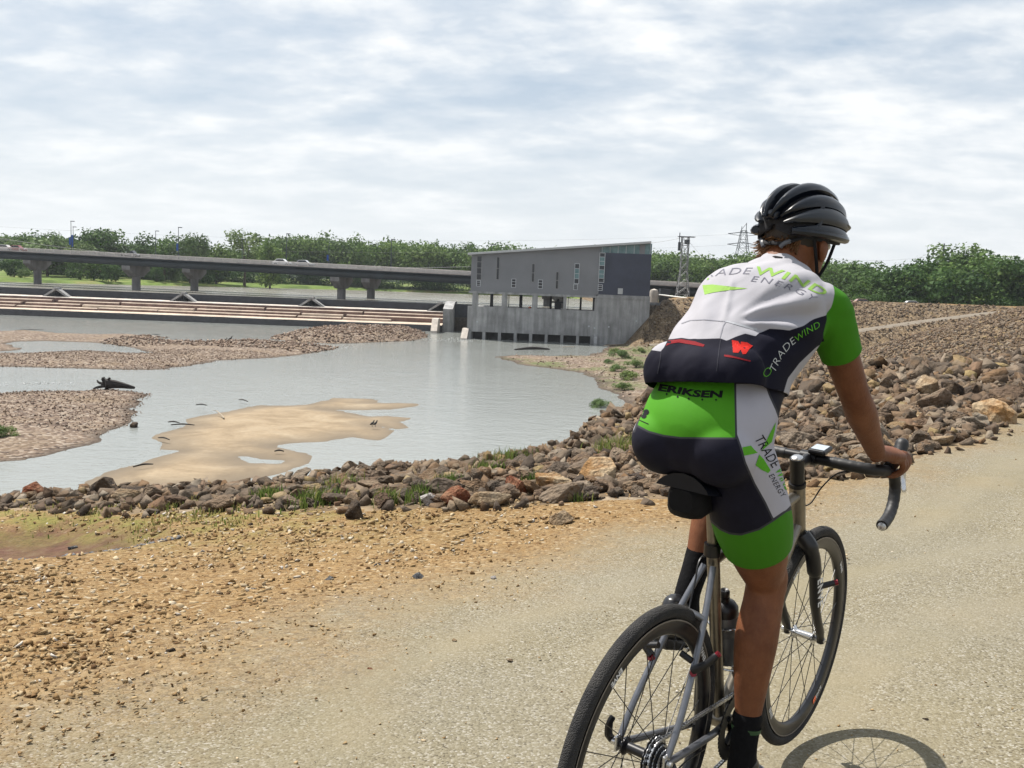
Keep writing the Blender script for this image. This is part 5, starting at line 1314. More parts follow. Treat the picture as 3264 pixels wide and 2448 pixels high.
    m = MB(); m.lathe([(0, .006), (.012, .005), (.017, .001), (.018, -.004)], Matrix.Translation(STM + su * .024) @ Vector((0, 0, 1)).rotation_difference(su).to_matrix().to_4x4(), 18); m.build('top_cap', M_SILV, stem, smooth=True)
    bar = empty('handlebar', (0, 0, 0), 0, bike)
    m = MB(); m.tube([BAR + Vector((0, .075, 0)), BAR - Vector((0, .075, 0))], .0155, 16); m.build('clamp_section', M_BLK, bar, smooth=True)
    for s_ in (1, -1):
        top = spline([BAR + Vector((0, s_ * .072, 0)), BAR + Vector((.004, s_ * .13, -.001)), BAR + Vector((.02, s_ * .178, -.003)), Vector((.935, s_ * .203, .938)), Vector((.992, s_ * .211, .925)), Vector((1.022, s_ * .215, .880)), Vector((1.008, s_ * .219, .828)), Vector((.965, s_ * .222, .797)), Vector((.903, s_ * .224, .783))], 7)
        m = MB(); m.tube(top, [.0168 + .0006 * math.sin(i * 2.1) for i in range(len(top))], 14); m.build('bar_tape', M_TAPE, bar, smooth=True)
        m = MB(); m.lathe([(0, .004), (.010, .003), (.0148, -.004)], Matrix.Translation(Vector((.902, s_ * .224, .783))) @ Matrix.Rotation(R(-82), 4, 'Y'), 14); m.build('bar_plug', M_SILV, bar, smooth=True)
        hood = spline([Vector((.955, s_ * .207, .945)), Vector((.99, s_ * .210, .956)), Vector((1.025, s_ * .211, .972)), Vector((1.048, s_ * .211, 1.000)), Vector((1.056, s_ * .211, 1.022))], 5)
        m = MB(); m.tube(hood, [.016, .017, .018, .018, .018, .0175, .0175, .0175, .0175, .0175, .018, .0185, .019, .0195, .020, .020, .020, .019, .017, .014, .008], 14); hd_ = m.build('brake_hood', M_TAPE, bar, smooth=True)
        m = MB(); m.tube(spline([Vector((1.055, s_ * .211, .985)), Vector((1.075, s_ * .214, .950)), Vector((1.076, s_ * .220, .900)), Vector((1.062, s_ * .232, .860))], 5), [.007] * 5 + [.008] * 5 + [.007] * 5 + [.004], 8, flat=1.6); m.build('brake_lever', M_SILV, hd_, smooth=True)
    m = MB(); m.tube(spline([BAR + Vector((.01, -.14, -.012)), BAR + Vector((-.005, -.09, -.03)), Vector((.868, -.050, .865)), Vector((.845, -.030, .815)), Vector((.838, 0.0, .800))], 7), .0025, 6); m.build('brake_cable', M_BLK, bike, smooth=True)
    m = MB(); m.tube(spline([BAR + Vector((.01, -.12, -.010)), BAR + Vector((.02, -.06, -.015)), BAR + Vector((.03, .06, -.02))], 7), .0022, 6); m.build('brake_cable', M_BLK, bike, smooth=True)
    comp = empty('bike_computer', BAR + Vector((.008, -.028, .028)), 0, bike); comp.rotation_euler = (0, R(-8), 0)
    m = MB(); m.box(-.036, .036, -.026, .026, -.008, .008); m.build('case', M_BLK, comp, bevel=0.006)
    m = MB(); m.box(-.026, .024, -.020, .020, .008, .0092); m.build('screen', simple('lcd_screen', (0.36, 0.40, 0.44), 0.2, var=0.08, scale=120), comp)
    # wheels
    def wheel(center, rear):
        w = empty('wheel', center, 0, bike)
        Rx = Matrix.Rotation(R(90), 4, 'X')
        n = 72; m = MB(); ring = []
        prof = [(.319 + .0185 + .0175 * math.cos(a), .0172 * math.sin(a)) for a in [R(-150 + 300 * k / 14) for k in range(15)]]
        m.lathe(prof + [prof[0]], Rx, n); m.build('tyre', M_TYRE, w, smooth=True)
        m = MB(); m.lathe([(.321, .0125), (.312, .0135), (.290, .0115), (.283, .005), (.281, 0), (.283, -.005), (.290, -.0115), (.312, -.0135), (.321, -.0125), (.321, .0125)], Rx, n)
        rim = m.build('rim', M_CARB, w, smooth=True)
        m = MB(); m.lathe([(.3215, .0139), (.3180, .0141), (.3180, -.0141), (.3215, -.0139)], Rx, n); m.build('brake_track', simple('worn_track', (0.16, 0.14, 0.12), 0.5, var=0.2), rim, smooth=True)
        hw = .062 if rear else .050
        m = MB(); m.lathe([(.006, -hw - .006), (.009, -hw), (.010, -hw + .012), (.022, -hw + .016), (.022, -hw + .020), (.012, -hw + .026), (.012, hw - .026), (.022, hw - .020), (.022, hw - .016), (.010, hw - .012), (.009, hw), (.006, hw + .006)], Rx, 20); m.build('hub', M_SILV if not rear else M_BLK, w, smooth=True)
        sp = 12
        for k in range(24):
            sgn = 1 if k % 2 else -1; a = 2 * math.pi * k / 24 + 0.13; a2 = a + (0.55 if (k // 2) % 2 else -0.55)
            m = MB(); m.tube([(.021 * math.cos(a2), sgn * (hw - .018), .021 * math.sin(a2)), (.285 * math.cos(a), sgn * .002, .285 * math.sin(a))], .00125, 5, cap=False); m.build('spoke', M_BLK, w)
        for k in range(4):
            for s_ in (-1, 1):
                a = R(35 + 90 * k); me = text_mesh('ENVE', .020, .0006)
                o = link('lettering', me, M_WHT, rim)
                dx = Vector((-math.sin(a) * -s_, 0, math.cos(a) * -s_)); out = Vector((0, s_, 0)); dy = out.cross(dx)
                o.matrix_local = Matrix(((dx.x, dy.x, out.x, 0), (dx.y, dy.y, out.y, 0), (dx.z, dy.z, out.z, 0), (0, 0, 0, 1))); o.location = Vector((.3035 * math.cos(a), s_ * .0142, .3035 * math.sin(a)))
        if not rear:
            m = MB(); m.box(-.012, .012, -.0146, -.0142, -.3105, -.2935); o = m.build('valve_sticker', simple('orange_sticker', (0.75, 0.12, 0.03), 0.5, var=0), rim); o.rotation_euler = (0, R(-28), 0)
        # quick release
        m = MB(); m.lathe([(.0, hw + .024), (.009, hw + .022), (.010, hw + .008), (.0, hw + .006)], Rx @ Matrix.Scale(-1, 4, (0, 0, 1)), 14); m.lathe([(.0, hw + .020), (.008, hw + .018), (.009, hw + .008), (.0, hw + .006)], Rx, 14); q = m.build('quick_release', M_SILV, w, smooth=True)
        m = MB(); m.tube(spline([(0, hw + .018, 0), (-.012, hw + .024, .018), (-.020, hw + .020, .05), (-.012, hw + .016, .066)], 5), [.006] * 5 + [.007] * 5 + [.006] * 5 + [.004], 8, flat=1.6) if rear else m.tube([(0, hw + .016, 0), (.03, hw + .02, .03)], [.006, .004], 8); m.build('release_lever', M_BLK, w, smooth=True)
        return w
    rw_ = wheel(RH, True); fw_ = wheel(FH, False)
    # steer the front end slightly is left at zero: the photograph shows it straight
    # drivetrain
    def ring_mesh(r0, r1, y, th, n, teeth=0):
        m = MB(); vs = []; nn = n
        for yy in (y - th / 2, y + th / 2):
            for k in range(nn):
                a = 2 * math.pi * k / nn; ro = r1 + (0.003 if (teeth and k % 2) else 0)
                vs.append((ro * math.cos(a), yy, ro * math.sin(a)))
            for k in range(nn):
                a = 2 * math.pi * k / nn; vs.append((r0 * math.cos(a), yy, r0 * math.sin(a)))
        f = []
        for k in range(nn):
            k2 = (k + 1) % nn
            f += [(k, k2, nn + k2, nn + k), (2 * nn + k, 3 * nn + k, 3 * nn + k2, 2 * nn + k2), (k, 2 * nn + k, 2 * nn + k2, k2), (nn + k, nn + k2, 3 * nn + k2, 3 * nn + k)]
        m.add(vs, f); return m
    cas = empty('cassette', RH, 0, bike)
    for k in range(8):
        r1 = .026 + .0042 * (7 - k); ring_mesh(.016, r1, -.030 - .0038 * k, .0018, 44, 1).build('sprocket', M_SILV if k % 2 else M_BLK, cas)
    crk = empty('crankset', BB, 0, bike)
    ring_mesh(.060, .092, -.045, .004, 88, 1).build('chainring', M_BLK, crk); ring_mesh(.055, .074, -.038, .004, 72, 1).build('chainring', M_BLK, crk)
    for s_, ang in ((-1, -90), (1, 90)):
        dx, dz = math.cos(R(ang)), math.sin(R(ang)); e_ = Vector((.172 * dx, s_ * .078, .172 * dz))
        m = MB(); m.tube([(0, s_ * .058, 0), tuple(e_ * .5 + Vector((0, s_ * .028, 0))), tuple(e_)], [.019, .014, .014], 12, flat=0.8); arm = m.build('crank_arm', M_BLK, crk, smooth=True)
        for k in range(5 if s_ < 0 else 0):
            a = 2 * math.pi * k / 5; m = MB(); m.tube([(0, -.050, 0), (.062 * math.cos(a), -.047, .062 * math.sin(a))], [.013, .008], 8); m.build('spider_arm', M_BLK, crk, smooth=True)
        pd = empty('pedal', e_, 0, crk)
        m = MB(); m.tube([(0, 0, 0), (0, s_ * .05, 0)], .006, 8); m.box(-.035, .035, min(s_ * .02, s_ * .07), max(s_ * .02, s_ * .07), -.008, .008); m.build('pedal_body', M_SILV, pd, bevel=.003)
    yc = -.040; lk = []
    c1, r1_ = BB, .0925; c0, r0_ = RH, .044
    path = []
    for k in range(22): a = R(100 - 200 * k / 21); path.append((c1.x + r1_ * math.cos(a), c1.z + r1_ * math.sin(a)))
    path.append((.06, .165)); path.append((.02, .16)); path.append((-.005, .20)); path.append((.03, .255)); path.append((.01, .285))
    for k in range(12): a = R(-60 - 210 * k / 11); path.append((c0.x + r0_ * math.cos(a), c0.z + r0_ * math.sin(a)))
    path.append(path[0])
    m = MB(); acc = 0; step = .0127; cnt = 0
    pos = 0.0
    for (ax_, az_), (bx_, bz_) in zip(path[:-1], path[1:]):
        L = math.hypot(bx_ - ax_, bz_ - az_); tx, tz = (bx_ - ax_) / L, (bz_ - az_) / L
        while pos < L:
            Mx = Matrix(((tx, 0, -tz, ax_ + tx * pos), (0, 1, 0, yc), (tz, 0, tx, az_ + tz * pos), (0, 0, 0, 1)))
            wd_ = .0028 if cnt % 2 else .0036
            for sy in (-1, 1): m.box(-.0075, .0075, sy * wd_ - .0006, sy * wd_ + .0006, -.004, .004, Mx)
            m.box(-.0025, .0025, -.0045, .0045, -.0025, .0025, Mx)
            pos += step; cnt += 1
        pos -= L
    m.build('chain', M_SILV, bike)
    der = empty('rear_derailleur', RH + Vector((.012, -.075, -.03)), 0, bike)
    m = MB(); m.tube(spline([(0, .005, .02), (.004, -.012, -.02), (.008, 0, -.06), (-.002, .03, -.085)], 5), [.014] * 6 + [.017] * 5 + [.012] * 5, 12); m.build('derailleur_body', M_BLK, der, smooth=True)
    m = MB(); m.box(-.012, .012, .028, .040, -.175, -.075); m.build('cage', M_BLK, der, bevel=.004)
    for zz_ in (-.085, -.16):
        ring_mesh(.004, .018, 0, .006, 22, 1).build('jockey_wheel', M_BLK, der).location = (0, .034, zz_)
    m = MB(); m.tube(spline([(.25, -.045, .275), (.10, -.060, .300), (.02, -.075, .30), (-.02, -.085, .29), (0.0, -.085, .255)], 6), .0025, 6); m.build('shift_cable', M_BLK, bike, smooth=True)
    # bottle and cage
    dt = (CROWN - BB).normalized(); bn = Vector((-dt.z, 0, dt.x))
    seat_n = Vector((sd_.z, 0, -sd_.x))       # forward of the seat tube
    def bottle(base, ax, label, mat):
        o = empty('water_bottle'); rot = Vector((0, 0, 1)).rotation_difference(ax).to_matrix().to_4x4()
        o.matrix_world = BIKE_M @ Matrix.Translation(base) @ rot; tag(o, label, 'bottle')
        m = MB(); m.lathe([(0, 0), (.033, .001), (.0365, .008), (.0365, .075), (.033, .085), (.033, .092), (.0365, .102), (.0365, .145), (.033, .152)], None, 24); m.build('flask', mat, o, smooth=True)
        m = MB(); m.lathe([(.0345, .148), (.0345, .166), (.028, .178), (.016, .184), (.013, .186), (.013, .198), (.0, .200)], None, 24); c = m.build('cap', M_BLK, o, smooth=True)
        m = MB(); m.lathe([(.010, .196), (.013, .203), (.014, .214), (.011, .220), (.006, .219), (.0, .214)], None, 16); m.build('nozzle', M_BLK, c, smooth=True)
    M_FLASK = simple('smoky_bottle', (0.10, 0.105, 0.11), 0.3, var=0.15, scale=20)
    M_FLASK2 = simple('white_bottle', (0.42, 0.43, 0.44), 0.35, var=0.1, scale=20)
    bottle(BB + sd_ * .16 + seat_n * .056, sd_, 'smoky grey bottle with black cap on the seat tube of the bicycle', M_FLASK)
    bottle(BB + dt * .15 + bn * .060, dt, 'pale bottle with black cap on the down tube of the bicycle', M_FLASK2)
    for (base, ax, nn_) in ((BB + sd_ * .155, sd_, seat_n), (BB + dt * .145, dt, bn)):
        cg = MB()
        for s_ in (1, -1):
            off_ = nn_ * .056
            cg.tube(spline([base + nn_ * .018 + Vector((0, s_ * .008, 0)), base + off_ * .6 + Vector((0, s_ * .040, 0)), base + off_ + ax * .03 + Vector((0, s_ * .042, 0)), base + off_ * 1.4 + ax * .085 + Vector((0, s_ * .030, 0)), base + off_ * .5 + ax * .13 + Vector((0, s_ * .036, 0)), base + nn_ * .018 + ax * .12 + Vector((0, s_ * .006, 0))], 6), .003, 8)
        cg.build('bottle_cage', M_SILV, bike, smooth=True)

# ---------------------------------------------------------------- the cyclist
def remeshed(mb, voxel, smooth_it=4, factor=0.5, post=None):
    """union of overlapping solids as one continuous skin -> (V,F) mesh"""
    me = mb.mesh('tmp'); bm = bmesh.new(); bm.from_mesh(me); bmesh.ops.recalc_face_normals(bm, faces=bm.faces); bm.to_mesh(me); bm.free()
    o = bpy.data.objects.new('tmp', me); COL.objects.link(o)
    md = o.modifiers.new('r', 'REMESH'); md.mode = 'VOXEL'; md.voxel_size = voxel
    if smooth_it: sm = o.modifiers.new('s', 'SMOOTH'); sm.factor = factor; sm.iterations = smooth_it
    dg = bpy.context.evaluated_depsgraph_get(); res = bpy.data.meshes.new_from_object(o.evaluated_get(dg))
    bpy.data.objects.remove(o); return res
def loft(m, secs, n=28, dome=3, power=2.0):
    """secs: (center, half width, half depth, side vector); closed with rounded ends"""
    C_ = [Vector(s[0]) for s in secs]
    rings = []
    def ring(c, a, b, side, t):
        side = Vector(side); side = (side - t * side.dot(t)).normalized(); up = side.cross(t)
        out = []
        for k in range(n):
            w = 2 * math.pi * k / n; cw, sw = math.cos(w), math.sin(w)
            out.append(c + side * a * math.copysign(abs(cw) ** (2 / power), cw) + up * b * math.copysign(abs(sw) ** (2 / power), sw))
        return out
    N = len(secs)
    for i in range(N):
        t = (C_[min(i + 1, N - 1)] - C_[max(i - 1, 0)]).normalized()
        sd = secs[i][3] if len(secs[i]) > 3 else (0, 1, 0)
        if i == 0:
            for d in range(dome, 0, -1):
                a = math.pi / 2 * d / (dome + 0.4); rings.append(ring(C_[0] - t * min(secs[0][1], secs[0][2]) * math.sin(a), secs[0][1] * math.cos(a), secs[0][2] * math.cos(a), sd, t))
        rings.append(ring(C_[i], secs[i][1], secs[i][2], sd, t))
        if i == N - 1:
            for d in range(1, dome + 1):
                a = math.pi / 2 * d / (dome + 0.4); rings.append(ring(C_[-1] + t * min(secs[-1][1], secs[-1][2]) * math.sin(a), secs[-1][1] * math.cos(a), secs[-1][2] * math.cos(a), sd, t))
    vs = [v for r_ in rings for v in r_]; fs = []
    for i in range(len(rings) - 1):
        for k in range(n): fs.append((i * n + k, i * n + (k + 1) % n, (i + 1) * n + (k + 1) % n, (i + 1) * n + k))
    fs.append(tuple(range(n))[::-1]); fs.append(tuple((len(rings) - 1) * n + k for k in range(n)))
    m.add(vs, fs)
def smooth_secs(secs, k=4):
    """densify sections with Catmull-Rom on all numbers"""
    A = np.array([[*s[0], s[1], s[2]] for s in secs], float); out = []
    for i in range(len(A) - 1):
        p0, p1, p2, p3 = A[max(i - 1, 0)], A[i], A[i + 1], A[min(i + 2, len(A) - 1)]
        for j in range(k):
            t = j / k; q = 0.5 * ((2 * p1) + (-p0 + p2) * t + (2 * p0 - 5 * p1 + 4 * p2 - p3) * t * t + (-p0 + 3 * p1 - 3 * p2 + p3) * t ** 3); out.append((tuple(q[:3]), q[3], q[4]))
    out.append((tuple(A[-1][:3]), A[-1][3], A[-1][4])); return out
def limb(m, pts, inflate=0.0, n=20, side=(0, 1, 0), k=4):
    loft(m, [(c, a + inflate, b + inflate, side) for c, a, b in smooth_secs(pts, k)], n)
def ball(m, c, r_, n=14):
    M_ = Matrix.Translation(Vector(c)); rr = r_ if isinstance(r_, (tuple, list)) else (r_, r_, r_)
    M_ = M_ @ Matrix.Diagonal((*rr, 1))
    m.lathe([(math.sin(math.pi * i / n), -math.cos(math.pi * i / n)) for i in range(n + 1)], M_, 2 * n)
def bisect_keep(me, co, no, keep_pos=True, fill=False):
    bm = bmesh.new(); bm.from_mesh(me)
    bmesh.ops.bisect_plane(bm, geom=list(bm.verts) + list(bm.edges) + list(bm.faces), plane_co=co, plane_no=no, clear_inner=keep_pos, clear_outer=not keep_pos)
    bm.to_mesh(me); bm.free(); return me
def verts_np(me):
    v = np.empty(len(me.vertices) * 3, np.float32); me.vertices.foreach_get('co', v); return v.reshape(-1, 3).astype(float)
def zr(pts): return [(2000 + x * 0.4522, 550 + y * 0.4522) for x, y in pts]      # jersey close-up -> photo pixels
def zs2(pts): return [(1950 + x * 0.3918, 1150 + y * 0.3918) for x, y in pts]     # shorts close-up

if True:
    person = empty('person'); person.matrix_world = BIKE_M
    tag(person, 'cyclist in white green and black kit with black helmet riding away on the bicycle', 'person')
    # joints in bicycle space (x forward, y left, z up)
    TORSO = [((.160, 0, 1.045), .110, .090), ((.158, 0, 1.075), .150, .125), ((.175, 0, 1.120), .158, .128), ((.215, 0, 1.180), .148, .112), ((.262, 0, 1.250), .146, .108), ((.315, -.004, 1.325), .160, .120), ((.372, -.010, 1.385), .166, .120), ((.425, -.010, 1.425), .148, .094), ((.458, -.006, 1.450), .098, .072)]
    SH, EL, WR = (.442, -.152, 1.402), (.606, -.198, 1.175), (.822, -.205, 1.005)
    SHL, ELL, WRL = (.505, .130, 1.395), (.640, .195, 1.170), (.822, .205, 1.005)
    HIPR, KNR, ANR = (.165, -.082, 1.062), (.392, -.100, .690), (.335, -.112, .262)
    HIPL, KNL, ANL = (.180, .080, 1.080), (.585, .115, .985), (.400, .122, .590)
    def mir(p): return (p[0], -p[1], p[2])
    def lerp3(a, b, t): return tuple(a[i] + (b[i] - a[i]) * t for i in range(3))
    def off3(a, d): return tuple(a[i] + d[i] for i in range(3))
    def thigh(m, hip, kn, infl=0.0):
        limb(m, [(hip, .080, .082), (lerp3(hip, kn, .25), .088, .094), (lerp3(hip, kn, .5), .094, .092), (lerp3(hip, kn, .75), .076, .074), (lerp3(hip, kn, .92), .055, .058)], infl)
    def shank(m, kn, an, back):
        limb(m, [(lerp3(kn, an, -.06), .052, .054), (off3(lerp3(kn, an, .08), tuple(.004 * b for b in back)), .050, .053), (off3(lerp3(kn, an, .30), tuple(.016 * b for b in back)), .054, .058), (off3(lerp3(kn, an, .52), tuple(.012 * b for b in back)), .046, .050), (lerp3(kn, an, .78), .033, .037), (lerp3(kn, an, .97), .030, .035)])
    def arm(m, sh, el, wr):
        limb(m, [(sh, .046, .048), (lerp3(sh, el, .3), .044, .047), (lerp3(sh, el, .65), .041, .044), (el, .038, .040), (lerp3(el, wr, .25), .041, .042), (lerp3(el, wr, .6), .033, .034), (wr, .027, .022)])
    body = MB()
    loft(body, [(c, a - .006, b - .006, (0, 1, 0)) for c, a, b in smooth_secs(TORSO, 4)], 32)
    for hip, kn, an, bk in ((HIPR, KNR, ANR, (-1, 0, -.1)), (HIPL, KNL, ANL, (-.85, 0, .35))):
        thigh(body, hip, kn, -.004); ball(body, off3(kn, (.006, 0, .0)), (.052, .050, .056)); shank(body, kn, an, bk)
    for sh_, el_, wr_ in ((SH, EL, WR), (SHL, ELL, WRL)):
        arm(body, sh_, el_, wr_); ball(body, off3(sh_, (-.012, 0, -.004)), .046)
    # neck and head (head turned a little to the right)
    HC = Vector((.572, -.010, 1.560)); HROT = Matrix.Rotation(R(-14), 3, 'Z') @ Matrix.Rotation(R(6), 3, 'Y')
    def hp(x, y, z): return tuple(HC + HROT @ Vector((x, y, z)))
    limb(body, [((.430, 0, 1.425), .070, .066), ((.485, 0, 1.480), .060, .062), ((.528, -.004, 1.530), .057, .060), ((.555, -.008, 1.560), .058, .062)])
    limb(body, [(hp(-.020, 0, .045), .074, .088), (hp(-.010, 0, .01), .074, .092), (hp(.008, 0, -.035), .066, .078), (hp(.028, 0, -.075), .050, .056), (hp(.040, 0, -.100), .034, .036)], side=tuple(HROT @ Vector((0, 1, 0))))
    ball(body, hp(-.012, 0, .05), (.092, .076, .078))
    limb(body, [(hp(.088, 0, .015), .012, .012), (hp(.104, 0, -.018), .014, .014), (hp(.098, 0, -.030), .012, .010)])      # nose
    ball(body, hp(.086, 0, -.060), (.012, .022, .008)); ball(body, hp(.088, 0, .032), (.012, .05, .012))
    for s_ in (1, -1):
        limb(body, [(hp(-.006, s_ * .076, .012), .010, .022), (hp(-.008, s_ * .084, -.008), .009, .026), (hp(-.002, s_ * .080, -.034), .008, .014)])      # ears
    # hands: palm over the hood, fingers wrapped round it, thumb inside
    def hand(sy):
        f = (lambda p: (p[0], p[1] * sy, p[2]))
        limb(body, [(f((.822, -.205, 1.005)), .027, .021), (f((.860, -.207, 1.000)), .034, .021), (f((.905, -.212, .995)), .043, .021), (f((.950, -.215, .990)), .043, .019)], side=(0, 1, 0.15 * sy))
        ball(body, f((.880, -.190, .985)), (.030, .018, .018))
        for k, (x0, ln, out) in enumerate(((1.000, .98, .030), (.985, 1.05, .033), (.965, 1.0, .032), (.943, .82, .029))):
            z0 = .984 - .004 * k
            pts = [(f((x0 - .045, -.222 - .004 * k, z0 + .006)), .0105, .0105), (f((x0 - .012, -.240, z0 + .004)), .0102, .0102), (f((x0 + .010, -.248, z0 - .018 * ln)), .0095, .0095), (f((x0 + .012, -.240, z0 - .040 * ln)), .0090, .0090), (f((x0 + .006, -.222, z0 - .055 * ln)), .0082, .0082), (f((x0 + .000, -.206, z0 - .058 * ln)), .0075, .0075)]
            limb(body, pts, 0, 12, k=3)
        limb(body, [(f((.890, -.188, .985)), .014, .014), (f((.930, -.176, .982)), .0125, .0125), (f((.962, -.182, .972)), .011, .011), (f((.982, -.192, .958)), .009, .009)], 0, 12, side=(0, 0, 1), k=3)
    hand(1); hand(-1)
    bme = remeshed(body, 0.0050, 4, 0.45)
    def skin_mat(nm, a, b):
        t = NT(nm); nz = t.noise(11, 7, 0.7); n2 = t.math('ADD', t.noise(220, 3), t.math('MULTIPLY', t.noise(24, 4), 1.5))
        c = t.ramp(nz, [(0.3, a), (0.7, b)]); t.base(c); t.rough(0.6); t.spec(0.3); t.bump(n2, 0.25, 0.004)
        t.p.inputs['Subsurface Weight'].default_value = 0.06; t.p.inputs['Subsurface Radius'].default_value = (0.01, 0.004, 0.002)
        return t.mat
    M_SKIN = skin_mat('skin', (0.092, 0.029, 0.011), (0.185, 0.070, 0.030))
    bo = link('body', bme, M_SKIN, person, smooth=True)

    # ---- jersey
    jm = MB()
    JT = [(c, a, b) for c, a, b in TORSO[2:]]
    JT = [((.175, 0, 1.120), .158, .135), ((.190, 0, 1.160), .156, .138), ((.212, 0, 1.205), .154, .140), ((.250, 0, 1.262), .151, .126)] + list(TORSO[5:])
    loft(jm, [(c, a + .008, b + .008, (0, 1, 0)) for c, a, b in smooth_secs(JT, 4)], 36, power=2.15)
    # loaded pockets over the small of the back
    for (y, x, z, rx, ry, rz) in ((.0, .112, 1.232, .062, .125, .072), (.085, .118, 1.235, .060, .068, .072), (-.085, .118, 1.240, .055, .066, .075), (.0, .100, 1.240, .054, .062, .062)):
        ball(jm, (x, y, z), (rx, ry, rz))
    for sh_, el_, sg in ((SH, EL, -1), (SHL, ELL, 1)):
        limb(jm, [(off3(sh_, (-.05, -sg * .035, -.002)), .062, .066), (sh_, .061, .065), (lerp3(sh_, el_, .30), .056, .060), (lerp3(sh_, el_, .60), .051, .055), (lerp3(sh_, el_, .80), .049, .053)])
        ball(jm, off3(sh_, (-.012, -sg * 0.004, .002)), .063)
    limb(jm, [((.425, -.004, 1.422), .082, .076), ((.474, -.002, 1.470), .067, .067), ((.500, 0, 1.494), .061, .063), ((.54, 0, 1.53), .061, .063)])
    jme = remeshed(jm, 0.0055, 16, 0.55)
    hem_n = Vector((.20, .13, .975)).normalized()
    bisect_keep(jme, Vector((.08, 0, 1.219)), hem_n)                       # hem
    nd = (Vector((.54, 0, 1.54)) - Vector((.478, 0, 1.486))).normalized(); bisect_keep(jme, Vector((.498, 0, 1.491)), nd, False)   # collar
    for sh_, el_, f in ((SH, EL, -1), (SHL, ELL, 1)):
        d_ = (Vector(el_) - Vector(sh_)).normalized(); c_ = Vector(sh_).lerp(Vector(el_), .47)
        bm = bmesh.new(); bm.from_mesh(jme)
        side_faces = [fa for fa in bm.faces if fa.calc_center_median().y * f > .115 and fa.calc_center_median().x > .40]
        g = set(side_faces); geom = list(g) + list({e_ for fa in g for e_ in fa.edges}) + list({v for fa in g for v in fa.verts})
        bmesh.ops.bisect_plane(bm, geom=geom, plane_co=c_, plane_no=d_, clear_outer=True); bm.to_mesh(jme); bm.free()
    V = verts_np(jme)
    # a few stretched folds at the right of the back
    JX, JY = l2px(V)
    # creases fan out from the pocket corner towards the arm
    cxp, cyp = 2310, 1025
    ang_ = np.arctan2(JY - cyp, JX - cxp); rad_ = np.hypot(JX - cxp, JY - cyp)
    fold = np.sin(ang_ * 16 + 0.6 * np.sin(rad_ / 60)) * np.exp(-((ang_ + 0.12) / 0.36) ** 2) * sstep(rad_, 40, 130) * (1 - sstep(rad_, 280, 420))
    fold2 = np.sin((JX + 0.4 * JY) / 26.0) * np.exp(-(((JX - 2225) / 60) ** 2 + ((JY - 985) / 70) ** 2))
    nr_ = np.empty(len(V) * 3, np.float32); jme.vertices.foreach_get('normal', nr_); nr_ = nr_.reshape(-1, 3)
    back_ = sstep(-nr_[:, 0], 0.0, 0.4)
    seam = np.exp(-((JX - (2345 + (JY - 850) * -0.22)) / 9.0) ** 2) * sstep(JY, 870, 930) * (1 - sstep(JY, 1000, 1040))
    wr = fbm(V[:, 1] * 14 + V[:, 2] * 6, V[:, 2] * 10, 1.0, 3, 77)
    V2 = V + nr_ * ((0.012 * fold + 0.010 * fold2 + 0.006 * seam) * back_ + 0.008 * wr)[:, None]
    jme.vertices.foreach_set('co', V2.astype(np.float32).ravel()); jme.update()
    GREENP = zr([(1405, 680), (1448, 745), (1460, 850), (1445, 950), (1420, 1010), (1400, 1080), (1385, 1140), (1395, 1330), (1800, 1330), (1800, 640), (1500, 640)])
    BLACKP = zr([(-200, 1290), (60, 1275), (130, 1248), (232, 1258), (255, 1230), (285, 1180), (380, 1163), (500, 1176), (655, 1168), (700, 1185), (760, 1158), (830, 1132), (905, 1150), (935, 1118), (1000, 1100), (1130, 1118), (1240, 1080), (1340, 1032), (1425, 1000), (1470, 1010), (1470, 1150), (1330, 1232), (1215, 1345), (1140, 1450), (1108, 1560), (1100, 1760), (-200, 1760)])
    gsd = poly_sd(JX, JY, GREENP); ksd = poly_sd(JX, JY, BLACKP)
    # the front of the trunk is not in view: keep the sleeves green by position as well
    al = V[:, 1] < 0
    gsd = np.where((V[:, 1] > .150) & (V[:, 2] > 1.2) & (V[:, 0] > .46), 40, gsd); gsd = np.where((np.abs(V[:, 1]) < .105), -40, gsd)
    _d = np.array(EL) - np.array(SH); _L = np.linalg.norm(_d); _d /= _L; _t = (V - np.array(SH)) @ _d; _q = np.linalg.norm(V - np.array(SH) - _t[:, None] * _d, axis=1)
    gsd = np.where((_t > .055) & (_q < .085) & (V[:, 1] < -.118), 40, gsd)
    fattr(jme, 'green', gsd); fattr(jme, 'black', ksd)
    t = NT('jersey_fabric'); wv = t.noise(420, 2); cl = t.noise(9, 5, 0.6)
    whitec = t.ramp(t.noise(3.2, 3), [(0.3, (0.31, 0.305, 0.335)), (0.7, (0.355, 0.35, 0.375))])
    patch = t.voro(4.5, t.coord('Object'), out='Color'); ps = t.node('ShaderNodeSeparateColor'); t.l.new(patch, ps.inputs[0])
    whitec = t.mix(0.12, whitec, t.ramp(ps.outputs[0], [(0.0, 0.55), (1.0, 1.0)]), 'MULTIPLY')
    c = t.mix(t.step(t.attr('black'), 0, 0.8), whitec, (0.006, 0.006, 0.014))
    c = t.mix(t.step(t.attr('green'), 0, 0.8), c, (0.040, 0.165, 0.008))
    t.base(c); t.rough(0.8); t.spec(0.12); t.bump(t.math('ADD', t.math('MULTIPLY', wv, 0.10), cl), 0.22, 0.008)
    M_JERSEY = t.mat
    jo = link('jersey', jme, M_JERSEY, person, smooth=True)
    sol = jo.modifiers.new('thick', 'SOLIDIFY'); sol.thickness = 0.0015; sol.offset = -1

    # ---- bib shorts
    sm_ = MB()
